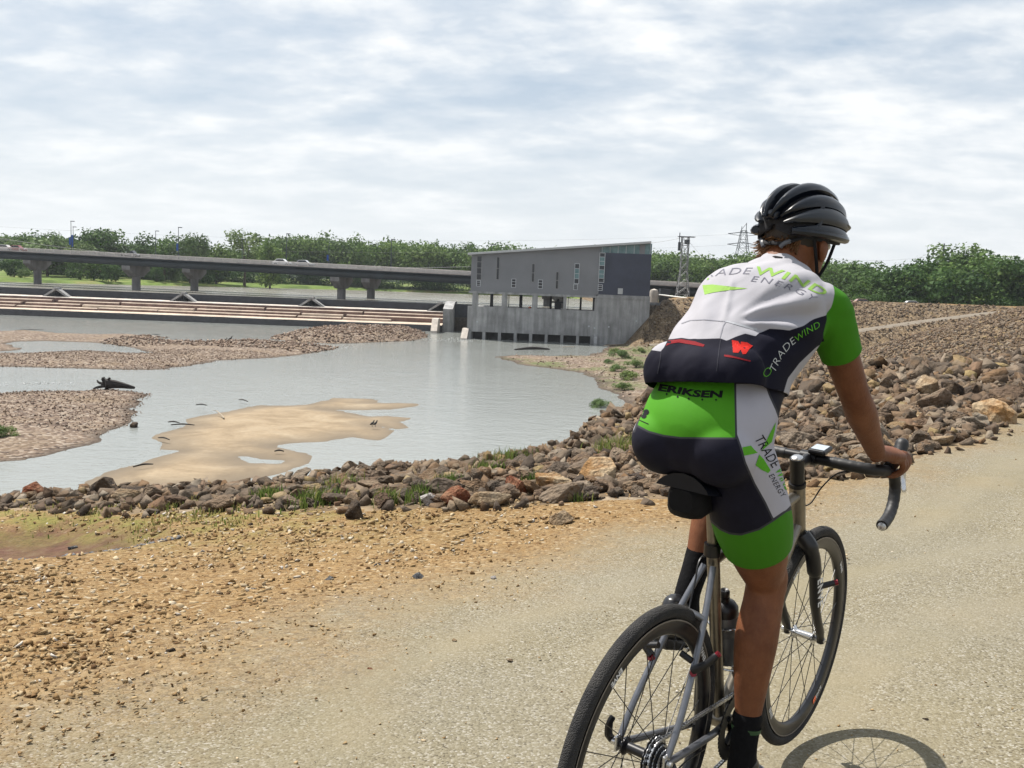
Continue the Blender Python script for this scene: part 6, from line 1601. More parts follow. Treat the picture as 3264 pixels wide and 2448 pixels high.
    loft(sm_, [(c, a + .003, b + .003, (0, 1, 0)) for c, a, b in smooth_secs([((.165, 0, 1.050), .112, .092), ((.155, 0, 1.080), .152, .132), ((.172, 0, 1.125), .157, .132), ((.210, 0, 1.185), .148, .114), ((.24, 0, 1.225), .146, .108)], 4)], 36)
    for s_ in (1, -1): ball(sm_, (.105, s_ * .072, 1.070), (.088, .083, .082))
    for hip, kn in ((HIPR, KNR), (HIPL, KNL)): thigh(sm_, hip, kn, .004)
    sme = remeshed(sm_, 0.005, 22, 0.55)
    for hip, kn, sg in ((HIPR, KNR, -1), (HIPL, KNL, 1)):
        d_ = (Vector(kn) - Vector(hip)).normalized(); c_ = Vector(hip).lerp(Vector(kn), .665)
        bm = bmesh.new(); bm.from_mesh(sme)
        g = {fa for fa in bm.faces if fa.calc_center_median().y * sg > .0 and (fa.calc_center_median() - Vector(hip)).dot(d_) > .12}
        geom = list(g) + list({e_ for fa in g for e_ in fa.edges}) + list({v for fa in g for v in fa.verts})
        nn_ = (d_ + Vector((0.0, 0.0, 0.12))).normalized()
        bmesh.ops.bisect_plane(bm, geom=geom, plane_co=c_, plane_no=nn_, clear_outer=True); bm.to_mesh(sme); bm.free()
    SV = verts_np(sme); SX, SY = l2px(SV)
    WHR = zs2([(1003, 180), (1250, 180), (1285, 280), (1340, 400), (1395, 560), (1430, 760), (1465, 900), (1492, 1040), (1540, 1130), (1520, 1180), (1400, 1232), (1312, 1292), (1245, 1150), (1160, 1000), (1085, 830), (1045, 690), (1012, 600)])
    GRN = zs2([(330, 150), (318, 240), (285, 300), (235, 430), (200, 525), (300, 577), (420, 610), (560, 628), (1012, 632), (1003, 150)])
    BAND = zs2([(800, 1300), (885, 1372), (960, 1405), (1050, 1415), (1200, 1370), (1312, 1300), (1430, 1215), (1520, 1120), (1700, 1120), (1700, 1900), (700, 1900)])
    WHL = zs2([(340, 150), (318, 240), (285, 300), (235, 430), (200, 525), (183, 575), (60, 575), (60, 150)])
    fattr(sme, 'white', np.maximum(poly_sd(SX, SY, WHR), poly_sd(SX, SY, WHL))); fattr(sme, 'green', poly_sd(SX, SY, GRN)); fattr(sme, 'band', np.where(SV[:, 1] < 0.0, poly_sd(SX, SY, BAND), -40))
    t = NT('shorts_fabric'); wv = t.noise(420, 2)
    kb = t.ramp(t.noise(20, 4), [(0.3, (0.005, 0.005, 0.012)), (0.7, (0.008, 0.008, 0.018))]); gn = (0.055, 0.225, 0.010)
    c = t.mix(t.step(t.attr('green'), 0, 0.8), kb, gn); c = t.mix(t.step(t.attr('white'), 0, 0.8), c, (0.33, 0.325, 0.37)); c = t.mix(t.step(t.attr('band'), 0, 0.8), c, (0.040, 0.165, 0.008))
    edge = t.math('MINIMUM', t.math('ABSOLUTE', t.attr('green')), t.math('MINIMUM', t.math('ABSOLUTE', t.attr('white')), t.math('ABSOLUTE', t.attr('band'))))
    c = t.mix(t.math('SUBTRACT', 1.0, t.step(edge, 3.2, 0.8)), c, (0.035, 0.035, 0.042))
    t.base(c); t.rough(0.7); t.spec(0.15); t.bump(t.math('ADD', t.math('MULTIPLY', wv, 0.12), t.noise(10, 4)), 0.18, 0.006)
    so = link('shorts', sme, t.mat, person, smooth=True)
    sol = so.modifiers.new('thick', 'SOLIDIFY'); sol.thickness = 0.0015; sol.offset = -1

    # ---- prints: lettering laid on the cloth
    def cloth_bvh(me): return BVHTree.FromPolygons([v.co.copy() for v in me.vertices], [tuple(p.vertices) for p in me.polygons])
    JB, SB = cloth_bvh(jme), cloth_bvh(sme)
    CAML = BIKE_M.inverted() @ Vector((0, 0, CAM_H)); BMI3 = BIKE_M.inverted().to_3x3()
    def press(me, bvh, fn, lift):
        """place flat print (u,v in metres) on the cloth: fn(u,v)->photo pixel; the print then sits on the surface itself"""
        bm = bmesh.new(); bm.from_mesh(me); dead = []
        for v in bm.verts:
            px, py = fn(v.co.x, v.co.y)
            d = (BMI3 @ Vector(ray(px, py))).normalized()
            loc, nrm, _, _ = bvh.ray_cast(CAML, d)
            if loc is None: dead.append(v); continue
            if nrm.dot(d) > 0: nrm = -nrm
            v.co = loc + nrm * lift
        if dead: bmesh.ops.delete(bm, geom=dead, context='VERTS')
        bm.to_mesh(me); bm.free(); return me
    def along(pts):
        """curve through photo pixels -> fn(u in 0..1) giving point and normal"""
        P_ = [np.array((p.x, p.y)) for p in spline([(x, y, 0) for x, y in pts], 12)]
        L = np.concatenate([[0], np.cumsum([np.hypot(*(b - a)) for a, b in zip(P_[:-1], P_[1:])])]); L /= L[-1]; P_ = np.array(P_)
        def f(u, v, vx=0, vy=1):
            u_ = min(max(u, 0), 1); x = np.interp(u_, L, P_[:, 0]); y = np.interp(u_, L, P_[:, 1])
            x2 = np.interp(min(u_ + .02, 1), L, P_[:, 0]); y2 = np.interp(min(u_ + .02, 1), L, P_[:, 1]); x1 = np.interp(max(u_ - .02, 0), L, P_[:, 0]); y1 = np.interp(max(u_ - .02, 0), L, P_[:, 1])
            t_ = np.array((x2 - x1, y2 - y1)); t_ /= np.hypot(*t_) + 1e-9
            return x - v * -t_[1] * 1.0, y - v * t_[0]
        return f
    def lettering(body_, pts, height, mat, bvh, parent, bold=0.0, shear=0.0, spacing=1.0, h2=None, name='lettering', lift=.0009):
        me = text_mesh(body_, 1.0, bold, shear, 1.0, 'LEFT', spacing, subdiv=0.12)
        X_ = [v.co.x for v in me.vertices]; Y_ = [v.co.y for v in me.vertices]
        x0, x1, y0, y1 = min(X_), max(X_), min(Y_), max(Y_)
        f = along(pts)
        def fn(u, v):
            uu = (u - x0) / (x1 - x0); hh = height if h2 is None else height + (h2 - height) * uu
            return f(uu, ((v - y0) / (y1 - y0)) * hh)
        press(me, bvh, fn, lift); return link(name, me, mat, parent)
    def decal(poly, mat, bvh, parent, name='print', lift=.0009, sub=14.0):
        bm = bmesh.new(); f = bm.faces.new([bm.verts.new((x, y, 0)) for x, y in poly]); bmesh.ops.triangulate(bm, faces=bm.faces)
        for _ in range(6):
            ed = [e_ for e_ in bm.edges if e_.calc_length() > sub]
            if not ed: break
            bmesh.ops.subdivide_edges(bm, edges=ed, cuts=1); bmesh.ops.triangulate(bm, faces=bm.faces)
        me = bpy.data.meshes.new(name); bm.to_mesh(me); bm.free()
        press(me, bvh, lambda u, v: (u, v), lift); return link(name, me, mat, parent)
    M_PGR = simple('print_grey', (0.13, 0.13, 0.16), 0.7, var=0, spec=0.08); M_PGN = simple('print_lime', (0.20, 0.34, 0.075), 0.7, var=0, spec=0.08); M_PG2 = simple('print_green', (0.085, 0.30, 0.022), 0.7, var=0, spec=0.08)
    M_PRED = simple('print_red', (0.36, 0.014, 0.010), 0.7, var=0, spec=0.08); M_PDR = simple('print_dark_red', (0.16, 0.008, 0.012), 0.7, var=0, spec=0.08); M_PBL = simple('print_blue', (0.03, 0.11, 0.42), 0.7, var=0, spec=0.08); M_PBK = simple('print_black', (0.010, 0.010, 0.012), 0.7, var=0, spec=0.08); M_PWH = simple('print_white', (0.42, 0.44, 0.44), 0.7, var=0, spec=0.08)
    lettering('RADE', zr([(545, 742), (640, 728), (760, 718), (885, 716)]), 20, M_PGR, JB, jo, -0.010, 0.35, 1.12)
    lettering('WIND', zr([(905, 722), (1060, 742), (1220, 800), (1385, 880)]), 27, M_PGN, JB, jo, 0.020, 0.2, 1.1)
    lettering('ENERGY', zr([(868, 768), (1000, 785), (1120, 822), (1230, 868), (1325, 915)]), 18, M_PGR, JB, jo, -0.006, 0.3, 1.35)
    decal(zr([(530, 795), (600, 790), (640, 795), (850, 818), (700, 832), (600, 848), (545, 862)]), M_PGN, JB, jo, 'swoosh')
    decal(zr([(535, 780), (545, 738), (575, 722), (597, 735), (560, 762)]), M_PGN, JB, jo, 'swoosh')
    # red W with arrow and underline on the right pocket
    decal(zr([(735, 1182), (780, 1190), (795, 1215), (800, 1193), (845, 1200), (848, 1222), (862, 1212), (884, 1222), (858, 1246), (835, 1280), (812, 1282), (798, 1250), (782, 1272), (745, 1270)]), M_PRED, JB, jo, 'pocket_logo')
    decal(zr([(682, 1285), (720, 1288), (868, 1326), (866, 1334), (760, 1310), (684, 1298)]), M_PDR, JB, jo, 'pocket_line')
    decal(zr([(270, 1225), (290, 1185), (380, 1176), (480, 1192), (545, 1215), (535, 1230), (440, 1212), (360, 1200), (305, 1208)]), M_PDR, JB, jo, 'pocket_print')
    decal(zr([(150, 1240), (165, 1218), (205, 1206), (192, 1236)]), M_PBL, JB, jo, 'hip_logo')
    lettering('TRADE', zr([(1040, 1405), (1085, 1310), (1140, 1240), (1195, 1190)]), 21, M_PWH, JB, jo, -0.014, 0.25, 1.05, lift=.0011)
    lettering('WIND', zr([(1200, 1190), (1260, 1145), (1320, 1110), (1362, 1088)]), 19, M_PG2, JB, jo, -0.006, 0.25, 1.05, lift=.0011)
    lettering('O', zr([(985, 1450), (1005, 1420), (1025, 1395)]), 22, M_PG2, JB, jo, -0.02, lift=.0011)
    # pocket seam and reflective gripper
    decal(zr([(690, 1052), (700, 1045), (915, 1098), (912, 1116)]), simple('print_pale', (0.36, 0.37, 0.40), 0.6, var=0, spec=0.08), JB, jo, 'reflective_strip')
    # pocket seams
    M_SEAM = simple('seam_thread', (0.030, 0.030, 0.040), 0.8, var=0, spec=0.08); M_SEAMW = simple('seam_pale', (0.22, 0.22, 0.25), 0.8, var=0, spec=0.08)
    decal(zr([(236, 1262), (242, 1262), (232, 1340), (215, 1420), (210, 1418), (225, 1338)]), M_SEAM, JB, jo, 'pocket_seam')
    decal(zr([(655, 1172), (661, 1172), (648, 1260), (632, 1400), (626, 1400), (641, 1260)]), M_SEAM, JB, jo, 'pocket_seam')
    decal(zr([(655, 1166), (650, 1166), (672, 1080), (694, 1046), (698, 1050), (678, 1084)]), M_SEAMW, JB, jo, 'pocket_seam')
    decal(zr([(380, 1062), (440, 1040), (540, 1035), (690, 1048), (690, 1053), (540, 1041), (442, 1046), (382, 1068)]), M_SEAMW, JB, jo, 'pocket_seam')
    # dark label at the collar
    decal(zr([(1020, 592), (1040, 588), (1095, 597), (1090, 606), (1040, 604)]), M_PBK, JB, jo, 'collar_label')
    # shorts
    lettering('ERIKSEN', zs2([(375, 246), (520, 268), (700, 298), (905, 302)]), 23, M_PBK, SB, so, 0.045, 0.1, 1.02)
    for (x, y) in ((448, 272), (537, 293), (627, 310), (737, 317), (848, 319)): decal([(a + 1950 + x * .3918, b + 1150 + y * .3918) for a, b in ((-4, 0), (-1.5, -2), (0, -5), (1.5, -2), (4, 0), (1.5, 2), (0, 5), (-1.5, 2))], M_PBK, SB, so, 'star')
    lettering('TRADE', zs2([(1160, 640), (1215, 730), (1262, 810), (1310, 880)]), 31, M_PBK, SB, so, -0.004, 0.15, 1.0)
    lettering('WIND', zs2([(1325, 895), (1360, 960), (1395, 1020), (1420, 1070)]), 30, M_PG2, SB, so, 0.02, 0.15, 1.0)
    lettering('ENERGY', zs2([(1275, 935), (1310, 1000), (1345, 1060), (1382, 1115)]), 17, M_PBK, SB, so, -0.006, 0.1, 1.15)
    decal(zs2([(1332, 500), (1325, 560), (1300, 660), (1220, 730), (1255, 650), (1290, 580)]), M_PG2, SB, so, 'blade')
    decal(zs2([(1060, 705), (1130, 690), (1155, 720), (1185, 748), (1130, 762), (1075, 772)]), M_PG2, SB, so, 'blade')
    decal(zs2([(1198, 762), (1235, 800), (1290, 890), (1270, 912), (1215, 885), (1168, 848)]), M_PG2, SB, so, 'blade')
    # small interlocking mark at the left of the seat panel
    def ringpoly(cx, cy, r0, r1, a0=0, a1=360):
        o_ = [(cx + r1 * math.cos(R(a0 + (a1 - a0) * k / 14)), cy + r1 * math.sin(R(a0 + (a1 - a0) * k / 14))) for k in range(15)]; i_ = [(cx + r0 * math.cos(R(a1 + (a0 - a1) * k / 14)), cy + r0 * math.sin(R(a1 + (a0 - a1) * k / 14))) for k in range(15)]
        return o_ + i_
    decal(ringpoly(1950 + 262 * .3918, 1150 + 448 * .3918, 4.5, 9, -60, 250), M_PBK, SB, so, 'mark', sub=6)
    decal(ringpoly(1950 + 283 * .3918, 1150 + 418 * .3918, 4.5, 9, 120, 430), M_PBK, SB, so, 'mark', sub=6)
    decal(zs2([(225, 480), (300, 512), (300, 520), (225, 487)]), M_PBK, SB, so, 'mark')

    # ---- socks and shoes
    M_SOCK = simple('black_sock', (0.004, 0.004, 0.005), 0.9, var=0.3, scale=60, bump=0.3, spec=0.15); M_STR = simple('sock_stripe', (0.022, 0.060, 0.018), 0.8, var=0.1)
    M_SHOE = simple('black_shoe', (0.010, 0.010, 0.012), 0.3, var=0.2, scale=40); M_SOLE = simple('shoe_sole', (0.02, 0.02, 0.02), 0.6, var=0.2); M_SHW = simple('shoe_silver', (0.50, 0.50, 0.52), 0.3, metal=0.4, var=0.1)
    for kn, an, ped, pit, top_t in ((KNR, ANR, Vector((.425, -.118, .103)), R(10), .80), (KNL, ANL, Vector((.425, .130, .447)), R(16), .70)):
        m = MB(); m_pts = [(lerp3(kn, an, top_t), .039, .043), (lerp3(kn, an, .82), .036, .040), (lerp3(kn, an, .97), .034, .039), (off3(an, (.004, 0, -.035)), .036, .046), (off3(an, (.012, 0, -.07)), .036, .052)]
        limb(m, m_pts); o = link('sock', remeshed(m, .005, 4), M_SOCK, person, smooth=True)
        m = MB(); st_ = lerp3(kn, an, top_t + .055); m.tube([lerp3(kn, an, top_t + .045), lerp3(kn, an, top_t + .070)], [.0382, .0372], 24, cap=False); m.build('stripe', M_STR, o, smooth=True)
        # shoe: lofted along the foot, cleat over the pedal
        T_ = Matrix.Translation(ped) @ Matrix.Rotation(pit, 4, 'Y')
        def q(x, y, z): return tuple(T_ @ Vector((x, y, z)))
        m = MB()
        limb(m, [(q(-.155, 0, .040), .028, .034), (q(-.125, 0, .048), .033, .042), (q(-.08, 0, .052), .034, .046), (q(-.03, 0, .046), .038, .038), (q(.02, 0, .038), .044, .030), (q(.06, 0, .034), .042, .025), (q(.088, 0, .031), .030, .018)])
        limb(m, [(q(-.105, 0, .05), .034, .046), (q(-.100, 0, .082), .034, .046), (q(-.098, 0, .102), .035, .046)])
        o = link('shoe', remeshed(m, .004, 4), M_SHOE, person, smooth=True)
        m = MB(); prof = [(-.165, .0), (-.16, .022), (.0, .014), (.10, .022), (.105, .012), (.0, .002), (-.06, .004), (-.07, -.008), (-.15, -.008)]
        m.prism(prof, -.036, .036, lambda a_, b_, h_: q(a_, h_ * (0.8 if a_ < -.1 else 1.0), b_)); m.build('sole', M_SOLE, o, bevel=.004)
        for x_ in (-.045, -.01, .022):
            m = MB(); pts = [q(x_, .040 * math.sin(a), .044 - .004 * (x_ > 0) + .040 * math.cos(a) - (.012 if x_ > 0 else 0)) for a in [R(-80 + 20 * k) for k in range(9)]]
            m.tube(pts, .006, 8, flat=0.4); m.build('strap', M_SHW if x_ < 0 else M_SHOE, o, smooth=True)
        m = MB(); m.box(-.012, .012, -.030, .030, .0, .012, T_ @ Matrix.Translation((-.160, 0, .05))); m.build('heel_cup', M_SHW, o, bevel=.004)

    # ---- hair at the nape
    hm = MB(); rh = random.Random(3)
    for k in range(260):
        a = rh.uniform(-.75, 1.2); zz_ = rh.uniform(-.058, .020)
        base = Vector((-.094 * math.cos(a) - .004, .080 * math.sin(a), zz_))
        fl = rh.uniform(.25, 1.0); ln = rh.uniform(.012, .026) * (1.5 if a > .7 else 1.0)
        d1 = Vector((-.45 * math.cos(a), .35 * math.sin(a) + rh.uniform(-.3, .3), -1)).normalized(); d2 = (d1 + Vector((-.9 * fl * math.cos(a), 1.2 * fl * max(math.sin(a), -.2), .75 * fl))).normalized()
        p0, p1 = base, base + d1 * ln * .6; p2 = p1 + d2 * ln * .6
        hm.tube([hp(*p0), hp(*p1), hp(*p2)], [.0034, .0030, .0006], 4, cap=False)
    hm.build('hair', simple('brown_hair', (0.13, 0.062, 0.024), 0.55, var=0.35, scale=40), person, smooth=True)
    cap_ = MB(); 
    cm = MB(); ball(cm, (0, 0, 0), (1, 1, 1), 16)
    hcap = [hp(-.016 + v[0] * .094, v[1] * .0800, .030 + v[2] * .082) for v in cm.v]
    cap_.add(hcap, cm.f); cap_o = cap_.build('hair_cap', simple('hair_base', (0.014, 0.008, 0.005), 0.6, var=0.3, scale=60), person, smooth=True)
    bisect_keep(cap_o.data, Vector(hp(-.030, 0, -.055)), (HROT @ Vector((-.55, 0, .83))).normalized())

    # ---- helmet
    hel = empty('helmet', (0, 0, 0), 0, person)
    M_HEL = simple('helmet_gloss', (0.003, 0.005, 0.010), 0.28, var=0.1, scale=8, coat=0.15, spec=0.35); M_HEG = simple('helmet_graphite', (0.012, 0.015, 0.021), 0.35, var=0.1, scale=8); M_FOAM = simple('helmet_foam', (0.006, 0.006, 0.008), 0.9, var=0.2); M_HSI = simple('helmet_silver', (0.07, 0.075, 0.085), 0.35, var=0.05)
    HTILT = HROT @ Matrix.Rotation(R(-2), 3, 'Y'); HO = Vector(hp(-.002, 0, .040))
    RX, RY, RZ = .134, .104, .116
    def hel_pt(th, ph, k=1.0):
        """th along the fore-aft arc (0 front, pi rear), ph sideways angle from the crown"""
        x = RX * math.cos(th); prof = max(math.sin(th), 0.0) ** 0.80
        y = RY * math.sin(ph) * prof; z = RZ * math.cos(ph) * prof
        if x < 0: z += -.012 * (x / RX) ** 2
        return HO + HTILT @ (Vector((x, y, z)) * k)
    inner = MB(); vs = []; nt, npn = 26, 25
    for i in range(nt + 1):
        for j in range(npn + 1):
            vs.append(hel_pt(math.pi * (0.04 + 0.94 * i / nt), R(-108 + 216 * j / npn), 0.90))
    inner.add(vs, [(i * (npn + 1) + j, (i + 1) * (npn + 1) + j, (i + 1) * (npn + 1) + j + 1, i * (npn + 1) + j + 1) for i in range(nt) for j in range(npn)])
    io = inner.build('liner', M_FOAM, hel, smooth=True); sol = io.modifiers.new('thick', 'SOLIDIFY'); sol.thickness = .012; sol.offset = -1
    def rib(ph0, ph1, t0, t1, wid, mat, name='rib', lift=1.0, kick=0.0):
        m = MB(); n = 22; vs = []; fs = []
        for i in range(n + 1):
            f_ = i / n; th = math.pi * (t0 + (t1 - t0) * f_); ph = R(ph0 + (ph1 - ph0) * f_)
            w_ = wid * (0.35 + 0.65 * math.sin(math.pi * min(1, max(0, f_ * 0.9 + 0.06))) ** 0.7)
            kk = lift + kick * max(0, f_ - 0.75) * 4
            for (dp, k_) in ((-w_, 0.90), (-w_, 0.975 * kk), (-w_ * .55, 1.015 * kk), (0, 1.03 * kk), (w_ * .55, 1.015 * kk), (w_, 0.975 * kk), (w_, 0.90)): vs.append(hel_pt(th, ph + R(dp), k_))
        for i in range(n):
            for j in range(6): fs.append((i * 7 + j, (i + 1) * 7 + j, (i + 1) * 7 + j + 1, i * 7 + j + 1))
        fs.append(tuple(range(7))); fs.append(tuple(n * 7 + j for j in range(7))[::-1]); m.add(vs, fs)
        return m.build(name, mat, hel, smooth=True)
    for s_ in (1, -1):
        rib(s_ * 21, s_ * 18, .05, .95, 11.5, M_HEL, lift=1.06, kick=.05)
        rib(s_ * 50, s_ * 47, .05, .91, 11.0, M_HEL, lift=1.01)
        rib(s_ * 74, s_ * 71, .08, .90, 11.0, M_HEG, lift=1.01)
        rib(s_ * 96, s_ * 92, .05, .80, 9.0, M_HEL)
        # cross links between the ribs
        for (tt_, pa, pb) in ((.40, 17, 46), (.58, 46, 73), (.62, 73, 94)):
            m = MB(); pts = [hel_pt(math.pi * (tt_ + .04 * (k / 6)), R(s_ * (pa + (pb - pa) * k / 6)), .94) for k in range(7)]; m.tube(pts, [.010, .009, .008, .008, .008, .009, .010], 8, flat=.8); m.build('cross_rib', M_HEL, hel, smooth=True)
        m = MB(); pts = [hel_pt(math.pi * (.08 + .76 * k / 24), R(s_ * 97), .985) for k in range(25)]; m.tube(pts, [.010] * 25, 8); m.build('rim_edge', M_HEL, hel, smooth=True)
        m = MB(); pts = [hel_pt(math.pi * (.16 + .22 * k / 8), R(s_ * 76), 1.012) for k in range(9)]; m.tube(pts, [.001, .004, .006, .007, .007, .006, .005, .003, .001], 8, flat=.5); m.build('side_flash', M_HSI, hel, smooth=True)
        # rear cradle arm and straps
        m = MB(); m.tube(spline([hp(-.05, s_ * .080, .035), hp(-.085, s_ * .060, .005), hp(-.108, s_ * .022, -.012), hp(-.112, 0, -.012)], 6), [.008] * 18 + [.010], 8, flat=.6); m.build('cradle', M_FOAM, hel, smooth=True)
        m = MB(); m.tube(spline([hp(-.098, s_ * .045, -.004), hp(-.108, s_ * .034, -.012), hp(-.110, s_ * .026, -.022)], 4), .006, 8); m.build('cradle_pad', M_HSI, hel, smooth=True)
        m = MB(); m.tube(spline([hp(-.06, s_ * .078, .03), hp(-.035, s_ * .083, -.03), hp(.010, s_ * .066, -.085), hp(.035, s_ * .03, -.112), hp(.04, 0, -.116)], 6), .0045, 6, flat=.3); m.build('strap', M_FOAM, hel, smooth=True)
        m = MB(); m.tube(spline([hp(.045, s_ * .080, .03), hp(.022, s_ * .080, -.04), hp(.010, s_ * .066, -.085)], 6), .0045, 6, flat=.3); m.build('strap', M_FOAM, hel, smooth=True)
    m = MB(); pts = [hel_pt(math.pi * .93, R(-42 + 84 * k / 12), .99) for k in range(13)]; m.tube(pts, [.006] + [.012] * 11 + [.006], 8); m.build('rear_spoiler', M_HEL, hel, smooth=True)
    m = MB(); pts = [hel_pt(math.pi * .06, R(-70 + 140 * k / 12), .99) for k in range(13)]; m.tube(pts, [.006] + [.011] * 11 + [.006], 8); m.build('brow', M_HEL, hel, smooth=True)
    # eyes (closed lids are part of the body); glasses arm behind the ear is not seen
    for s_ in (1, -1):
        m = MB(); ball(m, hp(.080, s_ * .030, .012), .0115, 8); e_ = m.build('eye', simple('eye_white', (0.6, 0.58, 0.55), 0.2, var=0), person, smooth=True)
        m = MB(); ball(m, hp(.0885, s_ * .030, .012), (.004, .0055, .0055), 8); m.build('iris', M_PBK, e_, smooth=True)

# ---------------------------------------------------------------- loose things on trail, riprap and bars
if True:
    def boulder_mat(nm, a, b, c):
        t = NT(nm); nz = t.noise(5.5, 7, 0.68); n2 = t.noise(1.9, 4, 0.55)
        col = t.mix(t.ramp(n2, [(0.42, 0.0), (0.6, 0.85)]), t.ramp(nz, [(0.3, a), (0.68, b)]), c)
        col = t.mix(0.8, col, t.ramp(t.noise(16, 6, 0.7), [(0.3, 0.55), (0.7, 1.3)]), 'MULTIPLY')
        t.base(col); t.rough(0.92); t.spec(0.15); t.bump(t.math('ADD', nz, t.math('MULTIPLY', t.voro(9), 0.4)), 0.7, 0.10); return t.mat
    TAN = boulder_mat('boulder_tan', (0.15, 0.10, 0.06), (0.28, 0.20, 0.12), (0.33, 0.26, 0.18)); ORA = boulder_mat('boulder_orange', (0.18, 0.09, 0.035), (0.33, 0.20, 0.09), (0.42, 0.33, 0.22)); RED_ = boulder_mat('boulder_red', (0.10, 0.032, 0.018), (0.21, 0.075, 0.038), (0.27, 0.15, 0.09))
    DRK = boulder_mat('boulder_dark', (0.028, 0.022, 0.018), (0.065, 0.050, 0.040), (0.11, 0.08, 0.055)); WHT_ = boulder_mat('boulder_white', (0.26, 0.24, 0.23), (0.46, 0.44, 0.43), (0.36, 0.32, 0.29)); GRY = boulder_mat('stone_grey', (0.045, 0.047, 0.055), (0.11, 0.115, 0.125), (0.17, 0.165, 0.16))
    def on_ground(px, py):
        """where the sight line through a pixel meets the ground"""
        d = ray(px, py); lo, hi = 1.0, 400.0
        ts = np.concatenate([np.linspace(1, 30, 800), np.linspace(30, 260, 1500)])
        P_ = np.array([0, 0, CAM_H]) + ts[:, None] * d
        g = zat(P_[:, 0], P_[:, 1]); g = np.where(P_[:, 1] > 20, np.maximum(g, ZW if True else 0), g)
        k = np.argmax(P_[:, 2] <= g); return P_[k], ts[k]
    def boulder(px, py, wpx, mat, label, seed, flat=0.7, asp=1.0, cat='boulder', sink=0.22, rot=None, name='boulder', tilt=0.15):
        p, t_ = on_ground(px, py); w = wpx / FPX * np.linalg.norm(p - np.array([0, 0, CAM_H]))
        me = hull_rock(seed, flat, 14, 0.03, True); me.materials.append(mat)
        o = bpy.data.objects.new(name, me); COL.objects.link(o)
        o.scale = (w, w * asp, w); r_ = random.Random(seed); o.rotation_euler = (r_.uniform(-tilt, tilt), r_.uniform(-tilt, tilt), rot if rot is not None else r_.uniform(0, 6.28))
        o.location = (p[0], p[1], p[2] + w * flat * (0.5 - sink)); tag(o, label, cat, 'loose stones'); return o
    boulder(1904, 1545, 145, ORA, 'big tan and orange block at the edge of the riprap left of the saddle', 501, 0.75, 0.8, rot=0.2)
    boulder(1455, 1612, 112, RED_, 'rust red boulder at the gravel edge of the riprap', 502, 0.7, 0.8)
    boulder(1560, 1612, 150, TAN, 'long pale slab lying right of the rust red boulder', 503, 0.42, 0.6, rot=0.25)
    boulder(1640, 1575, 110, RED_, 'orange brown block behind the pale slab', 504, 0.7, 0.8)
    boulder(1760, 1560, 125, ORA, 'flat topped orange rock left of the big tan block', 505, 0.55, 0.7, rot=0.1)
    boulder(1134, 1650, 92, DRK, 'dark wedge shaped rock at the front of the riprap', 506, 0.85, 0.7)
    boulder(1363, 1610, 62, WHT_, 'white lumpy rock left of the rust red boulder', 507, 0.85)
    boulder(1795, 1665, 92, TAN, 'half buried tan stone alone on the gravel below the riprap', 508, 0.55, 0.8, sink=0.3)
    boulder(2955, 1268, 105, TAN, 'tall tan boulder, left of the pair on the right bank', 509, 0.85, 0.7)
    boulder(3040, 1272, 92, DRK, 'dark grey boulder, right of the pair on the right bank', 510, 0.75, 0.8)
    boulder(3165, 1345, 130, ORA, 'pointed pale boulder at the trail edge on the right', 511, 0.62, 0.8)
    boulder(2985, 1418, 80, TAN, 'brownish block at the trail edge above the right hand', 512, 0.7, 0.8)
    boulder(2640, 1440, 120, TAN, 'flat pale stone behind the bike computer', 513, 0.4, 0.8)
    boulder(105, 1585, 70, RED_, 'reddish round boulder near the left edge by the water', 514, 0.8)
    boulder(335, 1572, 90, DRK, 'dark tall boulder standing against the water at the left', 515, 0.9, 0.8)
    boulder(425, 1580, 85, DRK, 'dark low boulder right of the tall one at the left', 516, 0.65, 0.8)
    boulder(395, 1600, 95, TAN, 'pale smooth boulder in front of the dark one at the left', 517, 0.6, 0.8)
    for k, (px, py, w, m_, lb) in enumerate(((1046, 1850, 32, GRY, 'dark stone on the gravel, leftmost of three dark ones'), (1203, 1805, 30, GRY, 'grey stone on the gravel, upper of three dark ones'), (1335, 1846, 44, GRY, 'flat slate grey stone, rightmost of three dark ones'),
                                           (811, 1880, 22, WHT_, 'small white stone alone on the orange gravel'), (1474, 1726, 20, WHT_, 'white pebble on the trail above the three dark stones'), (1573, 1846, 24, WHT_, 'white pebble right of the flat slate grey stone'),
                                           (1449, 2046, 22, ORA, 'cream coloured pebble low on the middle of the trail'), (1243, 1764, 28, TAN, 'tan stone just above the upper dark one'), (1621, 2110, 26, TAN, 'pale flat stone left of the rear tyre'), (231, 1752, 30, GRY, 'dark stone by the grey gravel line at the left'),
                                           (797, 1674, 18, DRK, 'dark pebble near the riprap on the orange gravel'), (2946, 2298, 26, DRK, 'dark chip on the trail above the wheel shadow'), (1180, 2140, 24, RED_, 'reddish pebble low on the left of the trail'), (548, 2080, 36, DRK, 'dark stone pair on the orange gravel at the left'), (700, 1895, 28, TAN, 'tan flat stone left of the small white one'))):
        boulder(px, py, w, m_, lb, 540 + k, 0.55, 0.8, cat='stone', sink=0.2, name='stone', tilt=0.1)
    # driftwood
    M_WOODD = simple('wet_driftwood', (0.022, 0.018, 0.016), 0.9, var=0.4, scale=3, bump=0.5); M_WOODP = simple('bleached_driftwood', (0.30, 0.25, 0.19), 0.9, var=0.25, scale=4, bump=0.3)
    def drift(pts, rad, mat, label, branches=()):
        m = MB(); m.tube(spline(pts, 5), list(np.interp(np.linspace(0, 1, (len(pts) - 1) * 5 + 1), np.linspace(0, 1, len(rad)), rad)), 8)
        for bp, br in branches: m.tube(spline(bp, 4), list(np.linspace(br, br * 0.3, (len(bp) - 1) * 4 + 1)), 6)
        return tag(m.build('driftwood', mat, smooth=True), label, 'driftwood', 'driftwood on the bars and beach')
